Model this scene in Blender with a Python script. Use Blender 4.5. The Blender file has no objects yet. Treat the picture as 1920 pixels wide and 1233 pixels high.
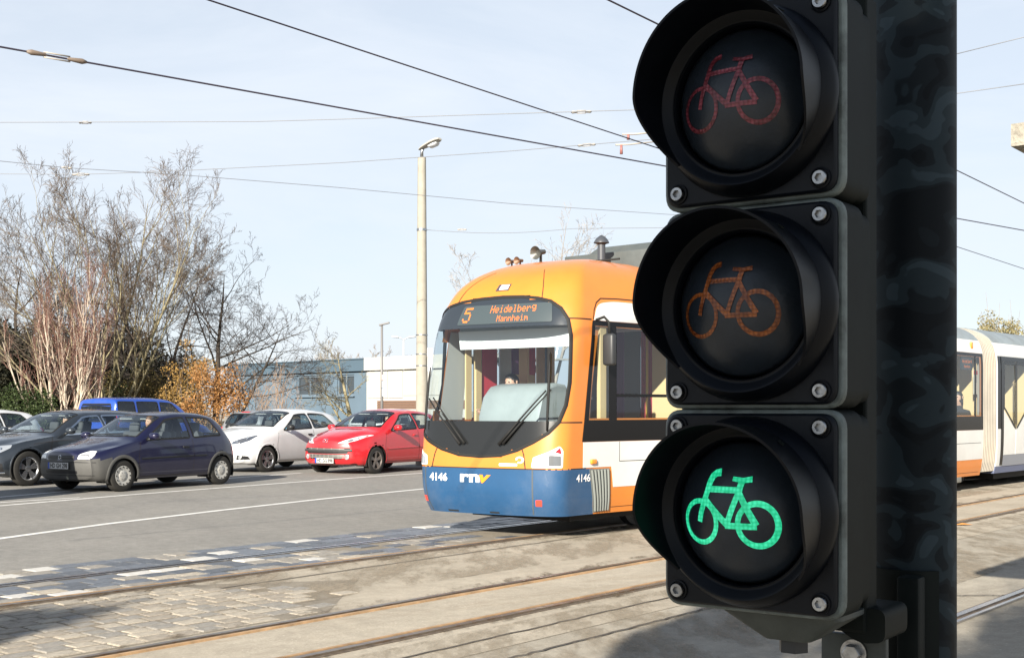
import bpy, bmesh, math, random
import numpy as np
from mathutils import Vector, Matrix
from mathutils.bvhtree import BVHTree
from mathutils.geometry import delaunay_2d_cdt

R = math.radians
SC = bpy.context.scene
COL = SC.collection

# ------------------------------------------------------------------ camera, sky, sun, exposure
CAM_H, F_PX, HOR = 1.45, 2300.0, 768.0
cam_d = bpy.data.cameras.new('camera')
cam_d.sensor_width = 36.0
cam_d.lens = 36.0 * F_PX / 1920.0
cam_d.shift_y = (HOR - 616.5) / 1920.0
cam_d.clip_start = 0.05
cam_d.clip_end = 3000
cam = bpy.data.objects.new('camera', cam_d)
COL.objects.link(cam)
cam.location = (0, 0, CAM_H)
cam.rotation_euler = (R(90), 0, 0)
SC.camera = cam

SUN_EL = R(23.5)
LX, LY = 0.33, 0.944                      # horizontal direction in which the light travels
world = bpy.data.worlds.new('World')
SC.world = world
world.use_nodes = True
wn = world.node_tree
wn.nodes.clear()
def wnode(t, **kw):
    n = wn.nodes.new(t)
    for k, v in kw.items():
        setattr(n, k, v)
    return n
w_out = wnode('ShaderNodeOutputWorld')
w_bg = wnode('ShaderNodeBackground')
w_sky = wnode('ShaderNodeTexSky', sky_type='NISHITA', sun_disc=False)
w_sky.sun_elevation = SUN_EL
w_sky.sun_rotation = math.atan2(-LX, -LY)
w_sky.altitude = 100
w_sky.air_density = 1.0
w_sky.dust_density = 0.4
w_sky.ozone_density = 1.2
w_tc = wnode('ShaderNodeTexCoord')
w_map = wnode('ShaderNodeMapping')
w_map.inputs['Scale'].default_value = (1.6, 1.6, 6.0)
w_map.inputs['Rotation'].default_value = (0.05, 0.12, 0.4)
w_noise = wnode('ShaderNodeTexNoise')
w_noise.inputs['Scale'].default_value = 1.7
w_noise.inputs['Detail'].default_value = 6
w_noise.inputs['Roughness'].default_value = 0.62
w_noise.inputs['Distortion'].default_value = 0.5
w_ramp = wnode('ShaderNodeValToRGB')
w_ramp.color_ramp.elements[0].position = 0.38
w_ramp.color_ramp.elements[0].color = (0.74, 0.74, 0.74, 1)
w_ramp.color_ramp.elements[1].position = 0.72
w_ramp.color_ramp.elements[1].color = (0.98, 0.98, 0.98, 1)
w_mix = wnode('ShaderNodeMix', data_type='RGBA')
w_mix.inputs['B'].default_value = (6.9, 7.45, 8.2, 1)      # thin, high, sunlit cloud veil
wn.links.new(w_tc.outputs['Generated'], w_map.inputs['Vector'])
wn.links.new(w_map.outputs[0], w_noise.inputs['Vector'])
wn.links.new(w_noise.outputs['Fac'], w_ramp.inputs[0])
# the veil is a haze layer: thick towards the horizon, thinning towards the zenith
w_sep = wnode('ShaderNodeSeparateXYZ')
wn.links.new(w_tc.outputs['Generated'], w_sep.inputs[0])
w_el = wnode('ShaderNodeMapRange', interpolation_type='SMOOTHSTEP')
w_el.inputs['From Min'].default_value = 0.22; w_el.inputs['From Max'].default_value = 0.85
w_el.inputs['To Min'].default_value = 1.0; w_el.inputs['To Max'].default_value = 0.12
wn.links.new(w_sep.outputs['Z'], w_el.inputs['Value'])
w_mul = wnode('ShaderNodeMath', operation='MULTIPLY')
wn.links.new(w_ramp.outputs[0], w_mul.inputs[0]); wn.links.new(w_el.outputs[0], w_mul.inputs[1])
wn.links.new(w_mul.outputs[0], w_mix.inputs['Factor'])
wn.links.new(w_sky.outputs[0], w_mix.inputs['A'])
wn.links.new(w_mix.outputs['Result'], w_bg.inputs['Color'])
wn.links.new(w_bg.outputs[0], w_out.inputs[0])
w_bg.inputs['Strength'].default_value = 0.05

sun_d = bpy.data.lights.new('sun', 'SUN')
sun_d.energy = 4.8
sun_d.angle = R(0.55)
sun_d.color = (1.0, 0.925, 0.80)
sun = bpy.data.objects.new('sun', sun_d)
COL.objects.link(sun)
sun.location = (-20, -60, 40)
sun.rotation_euler = Vector((LX * math.cos(SUN_EL), LY * math.cos(SUN_EL), -math.sin(SUN_EL))).to_track_quat('-Z', 'Y').to_euler()

SC.view_settings.view_transform = 'Standard'
SC.view_settings.look = 'None'
SC.view_settings.gamma = 1.0
SC.view_settings.use_curve_mapping = False
SC.view_settings.exposure = 1.35
SC.render.engine = 'CYCLES'
SC.cycles.max_bounces = 8
SC.cycles.transparent_max_bounces = 24
SC.cycles.caustics_reflective = False
SC.cycles.caustics_refractive = False

# ------------------------------------------------------------------ places: road plane and pixel rays of the survey
def G(px, py):                             # point of the ground seen at a pixel of the photograph
    d = CAM_H * F_PX / (py - HOR)
    return Vector(((px - 960.0) / F_PX * d, d, 0.0))
def at(px, py, d):                         # point at distance d seen at a pixel
    return Vector(((px - 960.0) / F_PX * d, d, CAM_H + (HOR - py) / F_PX * d))
def at_h(px, py, h):                       # point of height h seen at a pixel
    return at(px, py, (h - CAM_H) * F_PX / (HOR - py))
TA = R(39.0)                               # bearing of the tram tracks
TS, TC = math.sin(TA), math.cos(TA)
def TP(p, s, z=0.0):                       # track frame: p across (towards the viewer), s along
    return Vector((p * TC + s * TS, -p * TS + s * TC, z))
CA = R(30.0)                               # bearing of the car lanes
CS, CC = math.sin(CA), math.cos(CA)

# ------------------------------------------------------------------ object helpers
def link(o, parent=None):
    COL.objects.link(o)
    if parent is not None:
        o.parent = parent
    return o
def tag(o, label=None, cat=None, group=None, kind=None):
    if label: o['label'] = label
    if cat: o['category'] = cat
    if group: o['group'] = group
    if kind: o['kind'] = kind
    return o
def empty(name, loc, rz=0.0):
    o = bpy.data.objects.new(name, None)
    o.empty_display_size = 0.2
    link(o)
    o.location = loc
    o.rotation_euler = (0, 0, rz)
    return o
def mesh_of(name, verts, faces, mats=None, smooth=False, midx=None):
    me = bpy.data.meshes.new(name)
    me.from_pydata([tuple(v) for v in verts], [], faces)
    if mats:
        for m in (mats if isinstance(mats, (list, tuple)) else [mats]):
            me.materials.append(m)
    if midx is not None:
        me.polygons.foreach_set('material_index', midx)
    if smooth:
        me.polygons.foreach_set('use_smooth', [True] * len(me.polygons))
        if smooth is not True:
            try:
                me.set_sharp_from_angle(angle=R(smooth))
            except Exception:
                pass
    me.update()
    return me
def add(name, verts, faces, mat, parent=None, smooth=False, midx=None):
    return link(bpy.data.objects.new(name, mesh_of(name, verts, faces, mat, smooth, midx)), parent)

class MB:
    """collects shapes that make up ONE mesh"""
    def __init__(s):
        s.v, s.f, s.m = [], [], []
        s.cur = 0
    def add(s, vs, fs):
        b = len(s.v)
        s.v += [Vector(v) for v in vs]
        for f in fs:
            s.f.append([i + b for i in f])
            s.m.append(s.cur)
        return s
    def box(s, c, size, rot=None, bev=0.0):
        hx, hy, hz = size[0] / 2, size[1] / 2, size[2] / 2
        if bev <= 0:
            vs = [Vector((x * hx, y * hy, z * hz)) for x in (-1, 1) for y in (-1, 1) for z in (-1, 1)]
            fs = [[0, 1, 3, 2], [4, 6, 7, 5], [0, 4, 5, 1], [2, 3, 7, 6], [0, 2, 6, 4], [1, 5, 7, 3]]
        else:
            bm = bmesh.new()
            bmesh.ops.create_cube(bm, size=1.0)
            for v in bm.verts:
                v.co = Vector((v.co.x * size[0], v.co.y * size[1], v.co.z * size[2]))
            bmesh.ops.bevel(bm, geom=bm.edges[:], offset=bev, segments=2, affect='EDGES', profile=0.5)
            bm.verts.index_update()
            vs = [v.co.copy() for v in bm.verts]
            fs = [[v.index for v in f.verts] for f in bm.faces]
            bm.free()
        M = rot if rot is not None else Matrix.Identity(3)
        return s.add([M @ v + Vector(c) for v in vs], fs)
    def tube(s, pts, rad, n=8, cap=True):
        pts = [Vector(p) for p in pts]
        if not isinstance(rad, (list, tuple)): rad = [rad] * len(pts)
        vs, fs = [], []
        ref = None
        for i, p in enumerate(pts):
            a = pts[max(i - 1, 0)]; b = pts[min(i + 1, len(pts) - 1)]
            t = (b - a)
            t = t.normalized() if t.length > 1e-9 else Vector((0, 0, 1))
            if ref is None:
                ref = t.orthogonal().normalized()
            else:
                ref = (ref - t * ref.dot(t))
                ref = ref.normalized() if ref.length > 1e-6 else t.orthogonal().normalized()
            bi = t.cross(ref)
            for k in range(n):
                an = 2 * math.pi * k / n
                vs.append(p + (ref * math.cos(an) + bi * math.sin(an)) * rad[i])
        for i in range(len(pts) - 1):
            for k in range(n):
                k2 = (k + 1) % n
                fs.append([i * n + k, i * n + k2, (i + 1) * n + k2, (i + 1) * n + k])
        if cap:
            fs.append(list(range(n))[::-1])
            fs.append([(len(pts) - 1) * n + k for k in range(n)])
        return s.add(vs, fs)
    def lathe(s, prof, n=32, M=None, closed=False, cap=True):
        """prof = list of (r, h) turned round local z, placed by the 4x4 M"""
        M = M or Matrix.Identity(4)
        vs, fs = [], []
        for r, h in prof:
            for k in range(n):
                a = 2 * math.pi * k / n
                vs.append(M @ Vector((r * math.cos(a), r * math.sin(a), h)))
        m = len(prof)
        for i in range(m if closed else m - 1):
            j = (i + 1) % m
            for k in range(n):
                k2 = (k + 1) % n
                fs.append([i * n + k, i * n + k2, j * n + k2, j * n + k])
        if not closed and cap:
            if prof[0][0] > 1e-6: fs.append([k for k in range(n)][::-1])
            if prof[-1][0] > 1e-6: fs.append([(m - 1) * n + k for k in range(n)])
        return s.add(vs, fs)
    def prism(s, poly, h0, h1, fn=None):
        """poly (a,b) extruded from h0 to h1; fn maps (a,b,h) to a point"""
        fn = fn or (lambda a, b, h: Vector((a, b, h)))
        n = len(poly)
        vs = [fn(a, b, h0) for a, b in poly] + [fn(a, b, h1) for a, b in poly]
        fs = [list(range(n))[::-1], [n + i for i in range(n)]]
        for i in range(n):
            j = (i + 1) % n
            fs.append([i, j, n + j, n + i])
        return s.add(vs, fs)
    def build(s, name, mat, parent=None, smooth=False):
        o = add(name, s.v, s.f, mat, parent, smooth, s.m)
        return o

def rot_to(z_axis, up=(0, 0, 1)):
    z = Vector(z_axis).normalized()
    return z.to_track_quat('Z', 'Y').to_matrix()
def place(loc, z_axis):
    return Matrix.Translation(Vector(loc)) @ rot_to(z_axis).to_4x4()
def rounded(poly, r, seg=5):
    """round the corners of a polygon; r a number or one per corner"""
    out = []
    n = len(poly)
    for i in range(n):
        p0, p1, p2 = Vector(poly[i - 1]), Vector(poly[i]), Vector(poly[(i + 1) % n])
        ri = r[i] if isinstance(r, (list, tuple)) else r
        a, b = (p0 - p1), (p2 - p1)
        d = min(ri, a.length * 0.48, b.length * 0.48)
        if d < 1e-5:
            out.append(tuple(p1)); continue
        A, B = p1 + a.normalized() * d, p1 + b.normalized() * d
        for k in range(seg + 1):
            t = k / seg
            q = A * (1 - t) ** 2 + p1 * 2 * t * (1 - t) + B * t * t
            out.append((q.x, q.y))
    return out
def resample(loop, step, closed=True):
    out = []
    n = len(loop)
    for i in range(n if closed else n - 1):
        a, b = Vector(loop[i]), Vector(loop[(i + 1) % n])
        m = max(1, int(math.ceil((b - a).length / step)))
        for k in range(m):
            out.append(tuple(a + (b - a) * (k / m)))
    if not closed: out.append(tuple(loop[-1]))
    return out
def offset_loop(loop, d):
    """push a dense closed loop sideways by d (left of travel)"""
    n = len(loop)
    out = []
    for i in range(n):
        a, b = Vector(loop[i - 1]), Vector(loop[(i + 1) % n])
        t = (b - a)
        t = t.normalized() if t.length > 1e-9 else Vector((1, 0))
        out.append((loop[i][0] - t.y * d, loop[i][1] + t.x * d))
    return out
def area2(loop):
    return sum(loop[i - 1][0] * loop[i][1] - loop[i][0] * loop[i - 1][1] for i in range(len(loop)))
def ccw(loop):
    return loop if area2(loop) > 0 else loop[::-1]
def inside(poly, x, y):
    c = False
    n = len(poly)
    j = n - 1
    for i in range(n):
        xi, yi = poly[i]; xj, yj = poly[j]
        if (yi > y) != (yj > y) and x < (xj - xi) * (y - yi) / (yj - yi) + xi:
            c = not c
        j = i
    return c
def pchip(keys):
    xs = np.array([k[0] for k in keys], float); ys = np.array([k[1] for k in keys], float)
    n = len(xs)
    if n == 1: return lambda x: float(ys[0])
    h = np.diff(xs); d = np.diff(ys) / h
    m = np.zeros(n)
    m[0], m[-1] = d[0], d[-1]
    for i in range(1, n - 1):
        if d[i - 1] * d[i] > 0:
            w1, w2 = 2 * h[i] + h[i - 1], h[i] + 2 * h[i - 1]
            m[i] = (w1 + w2) / (w1 / d[i - 1] + w2 / d[i])
    def f(x):
        x = min(max(x, xs[0]), xs[-1])
        i = min(max(int(np.searchsorted(xs, x) - 1), 0), n - 2)
        t = (x - xs[i]) / h[i]
        return float(ys[i] * (1 + 2 * t) * (1 - t) ** 2 + m[i] * h[i] * t * (1 - t) ** 2 + ys[i + 1] * t * t * (3 - 2 * t) + m[i + 1] * h[i] * t * t * (t - 1))
    return f
def sstep(a, b, x):
    t = min(max((x - a) / (b - a), 0.0), 1.0)
    return t * t * (3 - 2 * t)

# ------------------------------------------------------------------ materials
_M = {}
def nodes_of(name):
    m = bpy.data.materials.new(name)
    m.use_nodes = True
    nt = m.node_tree
    return m, nt, nt.nodes['Principled BSDF']
def N(nt, t, **kw):
    n = nt.nodes.new(t)
    for k, v in kw.items(): setattr(n, k, v)
    return n
def c4(c):
    return (c[0], c[1], c[2], 1.0)
def mat(name, col, rough=0.5, metal=0.0, spec=0.5, coat=0.0, var=0.0, vscale=6.0, bump=0.0, bscale=40.0, emit=None, estr=0.0, dirt=None, dirt_amt=0.0, coords='Object', sub=0.0):
    if name in _M: return _M[name]
    m, nt, b = nodes_of(name)
    b.inputs['Base Color'].default_value = c4(col)
    b.inputs['Roughness'].default_value = rough
    b.inputs['Metallic'].default_value = metal
    b.inputs['Specular IOR Level'].default_value = spec
    b.inputs['Coat Weight'].default_value = coat
    b.inputs['Coat Roughness'].default_value = 0.04
    if sub: b.inputs['Subsurface Weight'].default_value = sub
    L = nt.links
    if var or bump or dirt:
        tc = N(nt, 'ShaderNodeTexCoord')
    last = None
    if var:
        nz = N(nt, 'ShaderNodeTexNoise')
        nz.inputs['Scale'].default_value = vscale
        nz.inputs['Detail'].default_value = 6
        nz.inputs['Roughness'].default_value = 0.65
        L.new(tc.outputs[coords], nz.inputs['Vector'])
        mr = N(nt, 'ShaderNodeMapRange')
        mr.inputs['From Min'].default_value = 0.3; mr.inputs['From Max'].default_value = 0.7
        mr.inputs['To Min'].default_value = 1 - var; mr.inputs['To Max'].default_value = 1 + var
        L.new(nz.outputs['Fac'], mr.inputs['Value'])
        mx = N(nt, 'ShaderNodeVectorMath', operation='SCALE')
        mx.inputs[0].default_value = col
        L.new(mr.outputs[0], mx.inputs['Scale'])
        last = mx.outputs[0]
        L.new(last, b.inputs['Base Color'])
    if dirt:
        nz = N(nt, 'ShaderNodeTexNoise')
        nz.inputs['Scale'].default_value = vscale * 0.6
        nz.inputs['Detail'].default_value = 8
        nz.inputs['Roughness'].default_value = 0.7
        L.new(tc.outputs[coords], nz.inputs['Vector'])
        mr = N(nt, 'ShaderNodeMapRange')
        mr.inputs['From Min'].default_value = 0.48; mr.inputs['From Max'].default_value = 0.72
        mr.inputs['To Min'].default_value = 0.0; mr.inputs['To Max'].default_value = dirt_amt
        L.new(nz.outputs['Fac'], mr.inputs['Value'])
        mx = N(nt, 'ShaderNodeMix', data_type='RGBA')
        mx.inputs['A'].default_value = c4(col)
        if last: L.new(last, mx.inputs['A'])
        mx.inputs['B'].default_value = c4(dirt)
        L.new(mr.outputs[0], mx.inputs['Factor'])
        L.new(mx.outputs['Result'], b.inputs['Base Color'])
    if bump:
        nz = N(nt, 'ShaderNodeTexNoise')
        nz.inputs['Scale'].default_value = bscale
        nz.inputs['Detail'].default_value = 4
        L.new(tc.outputs[coords], nz.inputs['Vector'])
        bp = N(nt, 'ShaderNodeBump')
        bp.inputs['Strength'].default_value = bump
        bp.inputs['Distance'].default_value = 0.01
        L.new(nz.outputs['Fac'], bp.inputs['Height'])
        L.new(bp.outputs[0], b.inputs['Normal'])
    if emit:
        b.inputs['Emission Color'].default_value = c4(emit)
        b.inputs['Emission Strength'].default_value = estr
    _M[name] = m
    return m
def glass(name, tint=(0.75, 0.82, 0.84), gloss=(0.9, 0.95, 1.0), rough=0.02, base=0.07):
    if name in _M: return _M[name]
    m = bpy.data.materials.new(name); m.use_nodes = True
    nt = m.node_tree; nt.nodes.clear()
    out = N(nt, 'ShaderNodeOutputMaterial')
    tr = N(nt, 'ShaderNodeBsdfTransparent'); tr.inputs[0].default_value = c4(tint)
    gl = N(nt, 'ShaderNodeBsdfGlossy'); gl.inputs['Color'].default_value = c4(gloss); gl.inputs['Roughness'].default_value = rough
    ge = N(nt, 'ShaderNodeNewGeometry')
    dt = N(nt, 'ShaderNodeVectorMath', operation='DOT_PRODUCT')
    nt.links.new(ge.outputs['Normal'], dt.inputs[0]); nt.links.new(ge.outputs['Incoming'], dt.inputs[1])
    ab = N(nt, 'ShaderNodeMath', operation='ABSOLUTE'); nt.links.new(dt.outputs['Value'], ab.inputs[0])
    om = N(nt, 'ShaderNodeMath', operation='SUBTRACT'); om.inputs[0].default_value = 1.0; nt.links.new(ab.outputs[0], om.inputs[1])
    pw = N(nt, 'ShaderNodeMath', operation='POWER'); pw.inputs[1].default_value = 5.0; nt.links.new(om.outputs[0], pw.inputs[0])
    ad = N(nt, 'ShaderNodeMath', operation='MULTIPLY_ADD')      # Schlick, two faces of a thin pane
    ad.inputs[1].default_value = 0.90; ad.inputs[2].default_value = base
    ad.use_clamp = True
    nt.links.new(pw.outputs[0], ad.inputs[0])
    mx = N(nt, 'ShaderNodeMixShader')
    nt.links.new(ad.outputs[0], mx.inputs[0])
    nt.links.new(tr.outputs[0], mx.inputs[1]); nt.links.new(gl.outputs[0], mx.inputs[2])
    nt.links.new(mx.outputs[0], out.inputs[0])
    _M[name] = m
    return m
def ground_mat(name, base, light, dark, fine=0.18, patch=0.35, rough=0.85, stain=None, pscale=0.5, along=None, speck=0.25):
    """worn asphalt / paving: broad patches, streaks along the traffic, stone speckle, fine relief"""
    m, nt, b = nodes_of(name)
    L = nt.links
    tc = N(nt, 'ShaderNodeTexCoord')
    mp = N(nt, 'ShaderNodeMapping')
    mp.inputs['Rotation'].default_value = (0, 0, along if along is not None else 0)
    L.new(tc.outputs['Object'], mp.inputs['Vector'])
    st = N(nt, 'ShaderNodeMapping')
    st.inputs['Scale'].default_value = (0.22, 1.6, 1.0)
    L.new(mp.outputs[0], st.inputs['Vector'])
    n1 = N(nt, 'ShaderNodeTexNoise'); n1.inputs['Scale'].default_value = pscale; n1.inputs['Detail'].default_value = 8; n1.inputs['Roughness'].default_value = 0.66
    n2 = N(nt, 'ShaderNodeTexNoise'); n2.inputs['Scale'].default_value = 1.2; n2.inputs['Detail'].default_value = 7; n2.inputs['Roughness'].default_value = 0.6
    n3 = N(nt, 'ShaderNodeTexNoise'); n3.inputs['Scale'].default_value = 55; n3.inputs['Detail'].default_value = 5; n3.inputs['Roughness'].default_value = 0.75
    n4 = N(nt, 'ShaderNodeTexVoronoi'); n4.inputs['Scale'].default_value = 38
    L.new(mp.outputs[0], n1.inputs['Vector']); L.new(st.outputs[0], n2.inputs['Vector'])
    L.new(mp.outputs[0], n3.inputs['Vector']); L.new(mp.outputs[0], n4.inputs['Vector'])
    def rng(sock, a, c, lo, hi):
        r = N(nt, 'ShaderNodeMapRange')
        r.inputs['From Min'].default_value = a; r.inputs['From Max'].default_value = c
        r.inputs['To Min'].default_value = lo; r.inputs['To Max'].default_value = hi
        L.new(sock, r.inputs['Value']); return r.outputs[0]
    def mix(fac, a, bb):
        x = N(nt, 'ShaderNodeMix', data_type='RGBA')
        L.new(fac, x.inputs['Factor'])
        for s_, v in (('A', a), ('B', bb)):
            if isinstance(v, tuple): x.inputs[s_].default_value = c4(v)
            else: L.new(v, x.inputs[s_])
        return x.outputs['Result']
    c = mix(rng(n1.outputs['Fac'], 0.35, 0.65, 0, 1), base, light)
    c = mix(rng(n2.outputs['Fac'], 0.5, 0.8, 0, patch), c, dark)
    if stain:
        n5 = N(nt, 'ShaderNodeTexNoise'); n5.inputs['Scale'].default_value = pscale * 2.4; n5.inputs['Detail'].default_value = 9; n5.inputs['Roughness'].default_value = 0.72
        L.new(st.outputs[0], n5.inputs['Vector'])
        c = mix(rng(n5.outputs['Fac'], 0.55, 0.7, 0, 0.6), c, stain)
    n6 = N(nt, 'ShaderNodeTexNoise'); n6.inputs['Scale'].default_value = 7.0; n6.inputs['Detail'].default_value = 8; n6.inputs['Roughness'].default_value = 0.8
    L.new(mp.outputs[0], n6.inputs['Vector'])
    sc0 = N(nt, 'ShaderNodeVectorMath', operation='SCALE')
    L.new(c, sc0.inputs[0])
    L.new(rng(n6.outputs['Fac'], 0.3, 0.7, 1 - fine * 1.1, 1 + fine * 1.1), sc0.inputs['Scale'])
    sc = N(nt, 'ShaderNodeVectorMath', operation='SCALE')
    L.new(sc0.outputs[0], sc.inputs[0])
    L.new(rng(n3.outputs['Fac'], 0.25, 0.75, 1 - fine, 1 + fine), sc.inputs['Scale'])
    # pale stone chips
    sel = N(nt, 'ShaderNodeSeparateColor'); L.new(n4.outputs['Color'], sel.inputs[0])
    near = rng(n4.outputs['Distance'], 0.18, 0.3, 1, 0)
    pick = rng(sel.outputs[0], 0.9, 0.93, 0, speck * 2)
    mu = N(nt, 'ShaderNodeMath', operation='MULTIPLY'); L.new(near, mu.inputs[0]); L.new(pick, mu.inputs[1])
    c2 = mix(mu.outputs[0], sc.outputs[0], tuple(min(1, x * 1.7) for x in light))
    L.new(c2, b.inputs['Base Color'])
    b.inputs['Roughness'].default_value = rough
    b.inputs['Specular IOR Level'].default_value = 0.25
    bp = N(nt, 'ShaderNodeBump'); bp.inputs['Strength'].default_value = 0.7; bp.inputs['Distance'].default_value = 0.006
    L.new(n3.outputs['Fac'], bp.inputs['Height']); L.new(bp.outputs[0], b.inputs['Normal'])
    _M[name] = m
    return m

BLACK = mat('black_plastic', (0.014, 0.015, 0.016), 0.45, spec=0.4)
RUBBER = mat('rubber', (0.013, 0.013, 0.013), 0.7, spec=0.3)
DARKMET = mat('dark_metal', (0.03, 0.032, 0.035), 0.5, metal=0.3)
CHROME = mat('chrome', (0.7, 0.71, 0.72), 0.16, metal=1.0)
STEEL = mat('steel', (0.42, 0.43, 0.44), 0.35, metal=1.0, var=0.12, vscale=20)
GLASS_CAR = glass('car_glass', (0.76, 0.83, 0.84), base=0.10, gloss=(0.85, 0.9, 0.95))
GLASS_DARK = glass('tinted_glass', (0.22, 0.25, 0.26))
GLASS_TRAM = glass('tram_glass', (0.80, 0.86, 0.88), gloss=(0.8, 0.85, 0.9))
LAMPGLASS = glass('lamp_glass', (0.93, 0.95, 0.96), rough=0.01)

# ------------------------------------------------------------------ curved shells (car bodies, tram body) that patches are laid on
class Surf:
    def __init__(s, verts, faces):
        s.v = [Vector(v) for v in verts]
        s.f = faces
        s.bvh = BVHTree.FromPolygons(s.v, s.f)
        s.holes = []
    VIEWS = {'left': (Vector((0, -1, 0)),), }
    def ray(s, view, a, b):
        if view == 'near':   o, d = Vector((a, -6, b)), Vector((0, 1, 0))
        elif view == 'far':  o, d = Vector((a, 6, b)), Vector((0, -1, 0))
        elif view == 'front': o, d = Vector((-6, a, b)), Vector((1, 0, 0))
        elif view == 'rear': o, d = Vector((40, a, b)), Vector((-1, 0, 0))
        elif view == 'wrap':                # round the nose: a = metres along the bow
            ph = a / 0.95
            dr = Vector((-math.cos(ph), math.sin(ph), 0))
            o, d = Vector((1.3, 0, b)) + dr * 6, -dr
        else:                o, d = Vector((a, b, 9)), Vector((0, 0, -1))
        h = s.bvh.ray_cast(o, d)
        if h[0] is None:
            q = s.bvh.find_nearest(o + d * (6 if view != 'rear' else 36))
            return q[0], -d, d
        n = h[1]
        if n.dot(d) > 0: n = -n
        return h[0], n, d
    def drop(s, view, a, b, off=0.0):
        p, n, d = s.ray(view, a, b)
        n = (n - d * 0.6).normalized()
        return p + n * off
    def patch(s, name, poly, view, material, parent, off=0.004, thick=0.0, res=0.05, hole=False, smooth=True, shrink=0.0, edge=None):
        lp = ccw(resample(poly, edge or res))
        if hole: s.holes.append((view, [tuple(p) for p in lp]))
        n = len(lp)
        pts = [Vector(p) for p in lp]
        xs = [p[0] for p in lp]; ys = [p[1] for p in lp]
        x = min(xs) + res * 0.6
        inner = offset_loop(lp, res * 0.45)
        while x < max(xs):
            y = min(ys) + res * 0.6
            while y < max(ys):
                if inside(inner, x, y): pts.append(Vector((x, y)))
                y += res
            x += res
        vs2, _, fs2, _, _, _ = delaunay_2d_cdt(pts, [(i, (i + 1) % n) for i in range(n)], [], 1, 1e-6)
        vs = [s.drop(view, p[0], p[1], off) for p in vs2]
        fs = [list(f) for f in fs2]
        tot = 0.0
        dd = s.ray(view, *vs2[0])[2]
        for f in fs[:40]:
            tot += (vs[f[1]] - vs[f[0]]).cross(vs[f[2]] - vs[f[0]]).dot(dd)
        if tot > 0: fs = [f[::-1] for f in fs]
        if thick:
            cnt = {}
            for f in fs:
                for i in range(len(f)):
                    e = (f[i], f[(i + 1) % len(f)])
                    cnt[e] = cnt.get(e, 0) + 1
            mp = {}
            for (a, b) in list(cnt):
                if (b, a) not in cnt:
                    for q in (a, b):
                        if q not in mp:
                            mp[q] = len(vs)
                            vs.append(s.drop(view, vs2[q][0], vs2[q][1], off - thick))
                    fs.append([b, a, mp[a], mp[b]])
        o = add(name, vs, fs, material, parent, (35 if smooth is True else smooth))
        return o
    def strip(s, name, loop, view, w, material, parent, off=0.005, closed=True, step=0.03, rise=0.0, mb=None):
        """a band of width w that follows a line on the shell"""
        lp = resample(loop, step, closed)
        n = len(lp)
        vs, fs = [], []
        for i in range(n):
            if closed: a, b = Vector(lp[i - 1]), Vector(lp[(i + 1) % n])
            else: a, b = Vector(lp[max(i - 1, 0)]), Vector(lp[min(i + 1, n - 1)])
            t = b - a
            t = t.normalized() if t.length > 1e-9 else Vector((1, 0))
            nx, ny = -t.y, t.x
            for k, hh in ((-0.5, 0), (-0.28, rise), (0.28, rise), (0.5, 0)):
                vs.append(s.drop(view, lp[i][0] + nx * w * k, lp[i][1] + ny * w * k, off + hh))
        m = n if closed else n - 1
        for i in range(m):
            j = (i + 1) % n
            for k in range(3):
                fs.append([i * 4 + k, i * 4 + k + 1, j * 4 + k + 1, j * 4 + k])
        if mb is not None:
            mb.add(vs, fs); return None
        return add(name, vs, fs, material, parent, True)
    def text(s, name, string, view, a, b, size, material, parent, off=0.006, flip=1, bold=0.0, shear=0.0, width=None, depth=0.0):
        vs, fs = text_mesh(string, size, bold, shear, width)
        o = []
        for x, y in vs:
            o.append(s.drop(view, a + flip * x, b + y, off))
        return add(name, o, fs, material, parent)
    def cut(s, keep=None):
        """faces left after the holes were taken out"""
        out = []
        dirs = {'near': Vector((0, -1, 0)), 'far': Vector((0, 1, 0)), 'front': Vector((-1, 0, 0)), 'rear': Vector((1, 0, 0)), 'top': Vector((0, 0, 1))}
        boxes = []
        for view, poly in s.holes:
            xs = [p[0] for p in poly]; ys = [p[1] for p in poly]
            boxes.append((view, poly, min(xs), max(xs), min(ys), max(ys)))
        for f in s.f:
            c = Vector((0, 0, 0))
            for i in f: c += s.v[i]
            c /= len(f)
            dead = False
            for view, poly, x0, x1, y0, y1 in boxes:
                if view in ('near', 'far'): q = (c.x, c.z)
                elif view in ('front', 'rear'): q = (c.y, c.z)
                elif view == 'wrap': q = (math.atan2(c.y, 1.3 - c.x) * 0.95, c.z)
                else: q = (c.x, c.y)
                if not (x0 < q[0] < x1 and y0 < q[1] < y1): continue
                if view == 'near' and c.y > -0.02: continue
                if view == 'far' and c.y < 0.02: continue
                if not inside(poly, *q): continue
                hp, hn, d = s.ray(view, *q)
                if (hp - c).length < 0.06:
                    dead = True; break
            if not dead and (keep is None or keep(c)): out.append(f)
        return out

def text_mesh(string, size, bold=0.0, shear=0.0, width=None):
    cu = bpy.data.curves.new('lettering', 'FONT')
    cu.body = string
    cu.size = size
    cu.align_x = 'CENTER'
    cu.align_y = 'CENTER'
    cu.offset = bold
    cu.shear = shear
    cu.resolution_u = 3
    ob = bpy.data.objects.new('lettering', cu)
    COL.objects.link(ob)
    dg = bpy.context.evaluated_depsgraph_get()
    me = bpy.data.meshes.new_from_object(ob.evaluated_get(dg))
    vs = [(v.co.x, v.co.y) for v in me.vertices]
    fs = [list(p.vertices) for p in me.polygons]
    bpy.data.objects.remove(ob)
    bpy.data.curves.remove(cu)
    bpy.data.meshes.remove(me)
    if width and vs:
        w = max(v[0] for v in vs) - min(v[0] for v in vs)
        c0 = (max(v[0] for v in vs) + min(v[0] for v in vs)) / 2
        vs = [((v[0] - c0) * width / w, v[1]) for v in vs]
    return vs, fs
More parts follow.
